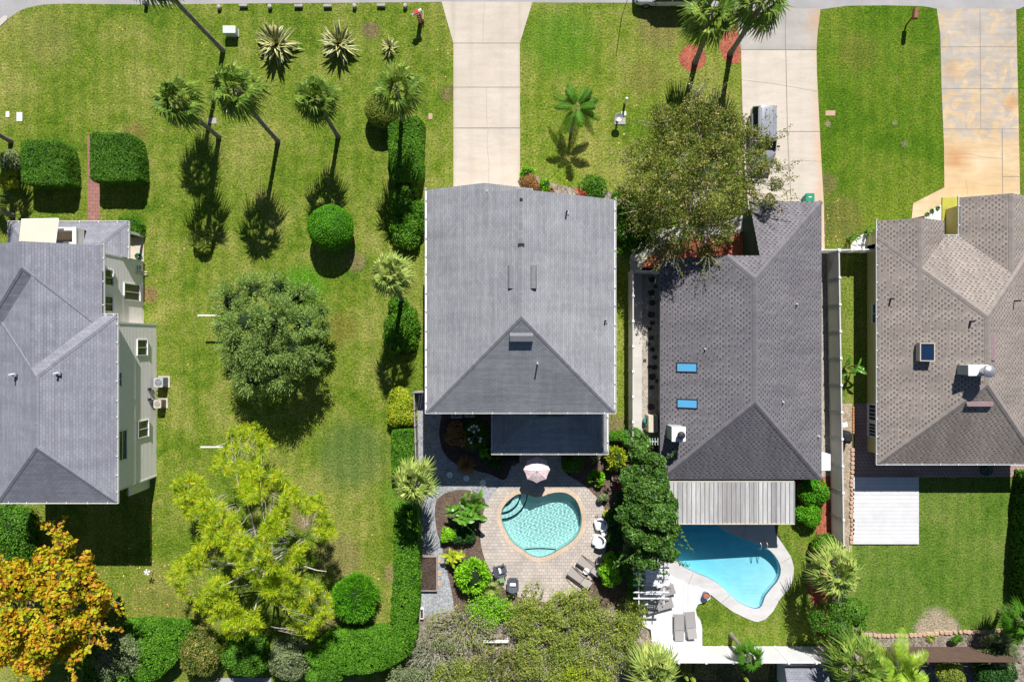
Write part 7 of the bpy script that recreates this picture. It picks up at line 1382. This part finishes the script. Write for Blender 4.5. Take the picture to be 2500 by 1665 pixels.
# ---------------------------------------------------------------- vehicles
M['silver'] = simple('silver_paint', (.42, .43, .47), None, 3, .28, .5, .35); M['carwhite'] = simple('white_car_paint', (.78, .78, .78), None, 3, .25, .5)
M['carglass'] = N('car_glass').pbr((.012, .018, .025), .06, None, .6); M['tyre'] = simple('tyre_rubber', (.02, .02, .02), None, 9, .9)
def car(label, px, py, ang, paint, z=.03, L=4.7, Wd=1.86, Hh=1.75, suv=True):
    t = thing('parked_car', label, 'car', (0, 0, 0)); hw = Wd/2; mb = MB(); st = []
    for x, w, zb, zt in [(-L/2, .80, .45, .80), (-L/2+.10, .93, .32, 1.0), (-L/2+.6, .99, .28, 1.04), (-.4, 1.0, .26, 1.02), (.75, 1.0, .26, 1.0), (1.35, .98, .28, .96), (L/2-.45, .95, .30, .86), (L/2-.12, .86, .34, .74), (L/2, .72, .42, .64)]:
        w *= hw; st.append([(x, -w*.9, zb), (x, -w, zb+.18), (x, -w, zt-.16), (x, -w*.93, zt-.04), (x, -w*.6, zt+.01), (x, 0, zt+.03), (x, w*.6, zt+.01), (x, w*.93, zt-.04), (x, w, zt-.16), (x, w, zb+.18), (x, w*.9, zb)])
    v = sum(st, []); k = 11; mb.raw(v, [(i*k+j, (i+1)*k+j, (i+1)*k+(j+1) % k, i*k+(j+1) % k) for i in range(8) for j in range(k)], 0, True); mb.raw(v, [tuple(range(k)), tuple(range(9*k-1, 8*k-1, -1))]); mb.build('body', paint, t)
    xr0, xr1 = (-L/2+.28, .25) if suv else (-1.2, .2); g = MB(); lo = [(-L/2+.08 if suv else -1.75, -hw*.93, .98), (1.1, -hw*.93, .96), (1.1, hw*.93, .96), (-L/2+.08 if suv else -1.75, hw*.93, .98)]; hi = [(xr0, -hw*.72, Hh-.06), (xr1, -hw*.72, Hh-.06), (xr1, hw*.72, Hh-.06), (xr0, hw*.72, Hh-.06)]; g.raw(lo+hi, [(0, 1, 5, 4), (1, 2, 6, 5), (2, 3, 7, 6), (3, 0, 4, 7)]); g.build('window_glass', M['carglass'], t)
    r = MB(); v = []
    for x, s in [(xr0-.06, .9), (xr0+.15, 1), ((xr0+xr1)/2, 1.02), (xr1-.15, 1), (xr1+.06, .92)]:
        dz = .02 if s < .95 else .07
        for y, q in ((-hw*.75, -.06), (-hw*.68, .02), (-hw*.35, .045), (0, .05), (hw*.35, .045), (hw*.68, .02), (hw*.75, -.06)): v.append((x, y*s, Hh-.07+q+dz*.5))
    r.raw(v, [(i*7+j, (i+1)*7+j, (i+1)*7+j+1, i*7+j+1) for i in range(4) for j in range(6)], 0, True)
    for y in (-.45, -.15, .15, .45): r.box(xr0+.1, xr1-.1, y-.02, y+.02, Hh-.02, Hh+.03, 0)
    r.build('car_roof', paint, t)
    for sy in (-1, 1):
        for xa, za, xb, zb in [(1.1, .97, xr1, Hh-.06), (-.45, 1.0, -.5, Hh-.06), (lo[0][0], .98, xr0, Hh-.06)]: p = MB(); p.tube([(xa, sy*hw*.935, za), (xb, sy*hw*.73, zb)], .045, 6); p.build('pillar', paint, t)
        m_ = MB(); m_.bbox(.72, .86, sy*(hw+.12)-.11, sy*(hw+.12)+.11, 1.0, 1.16, .03); m_.build('wing_mirror', M['dark'], t); hl = MB(); hl.bbox(L/2-.28, L/2-.10, sy*hw*.68-.16, sy*hw*.68+.16, .62, .74, .02); hl.build('headlight', M['glass'], t)
        for x in (-1.42, 1.42): w_ = MB(); T = Matrix.Translation((x, sy*(hw-.1), .34)) @ Matrix.Rotation(R(90), 4, 'X'); w_.lathe([(.22, -.11), (.33, -.11), (.34, -.08), (.34, .08), (.33, .11), (.22, .11)], (0, 0, 0), 24, 0, True, False, T); o = w_.build('wheel', M['tyre'], t); w2 = MB(); w2.lathe([(.22, -.09), (.22, .09)], (0, 0, 0), 18, 0, False, True, T); w2.build('rim', M['metal'], o)
    tp = MB(); tp.box(-.2, .2, -.3, .3, 0, .001); p = W(px, py, 1.2); t.location = (p.x, p.y, z); t.rotation_euler.z = ang
car('silver people carrier parked on the drive under the sparse tree', 1868, 332, R(-90), M['silver'])
car('white car on the road, only its near side in the picture', 1628, -26, R(180), M['carwhite'], .01)
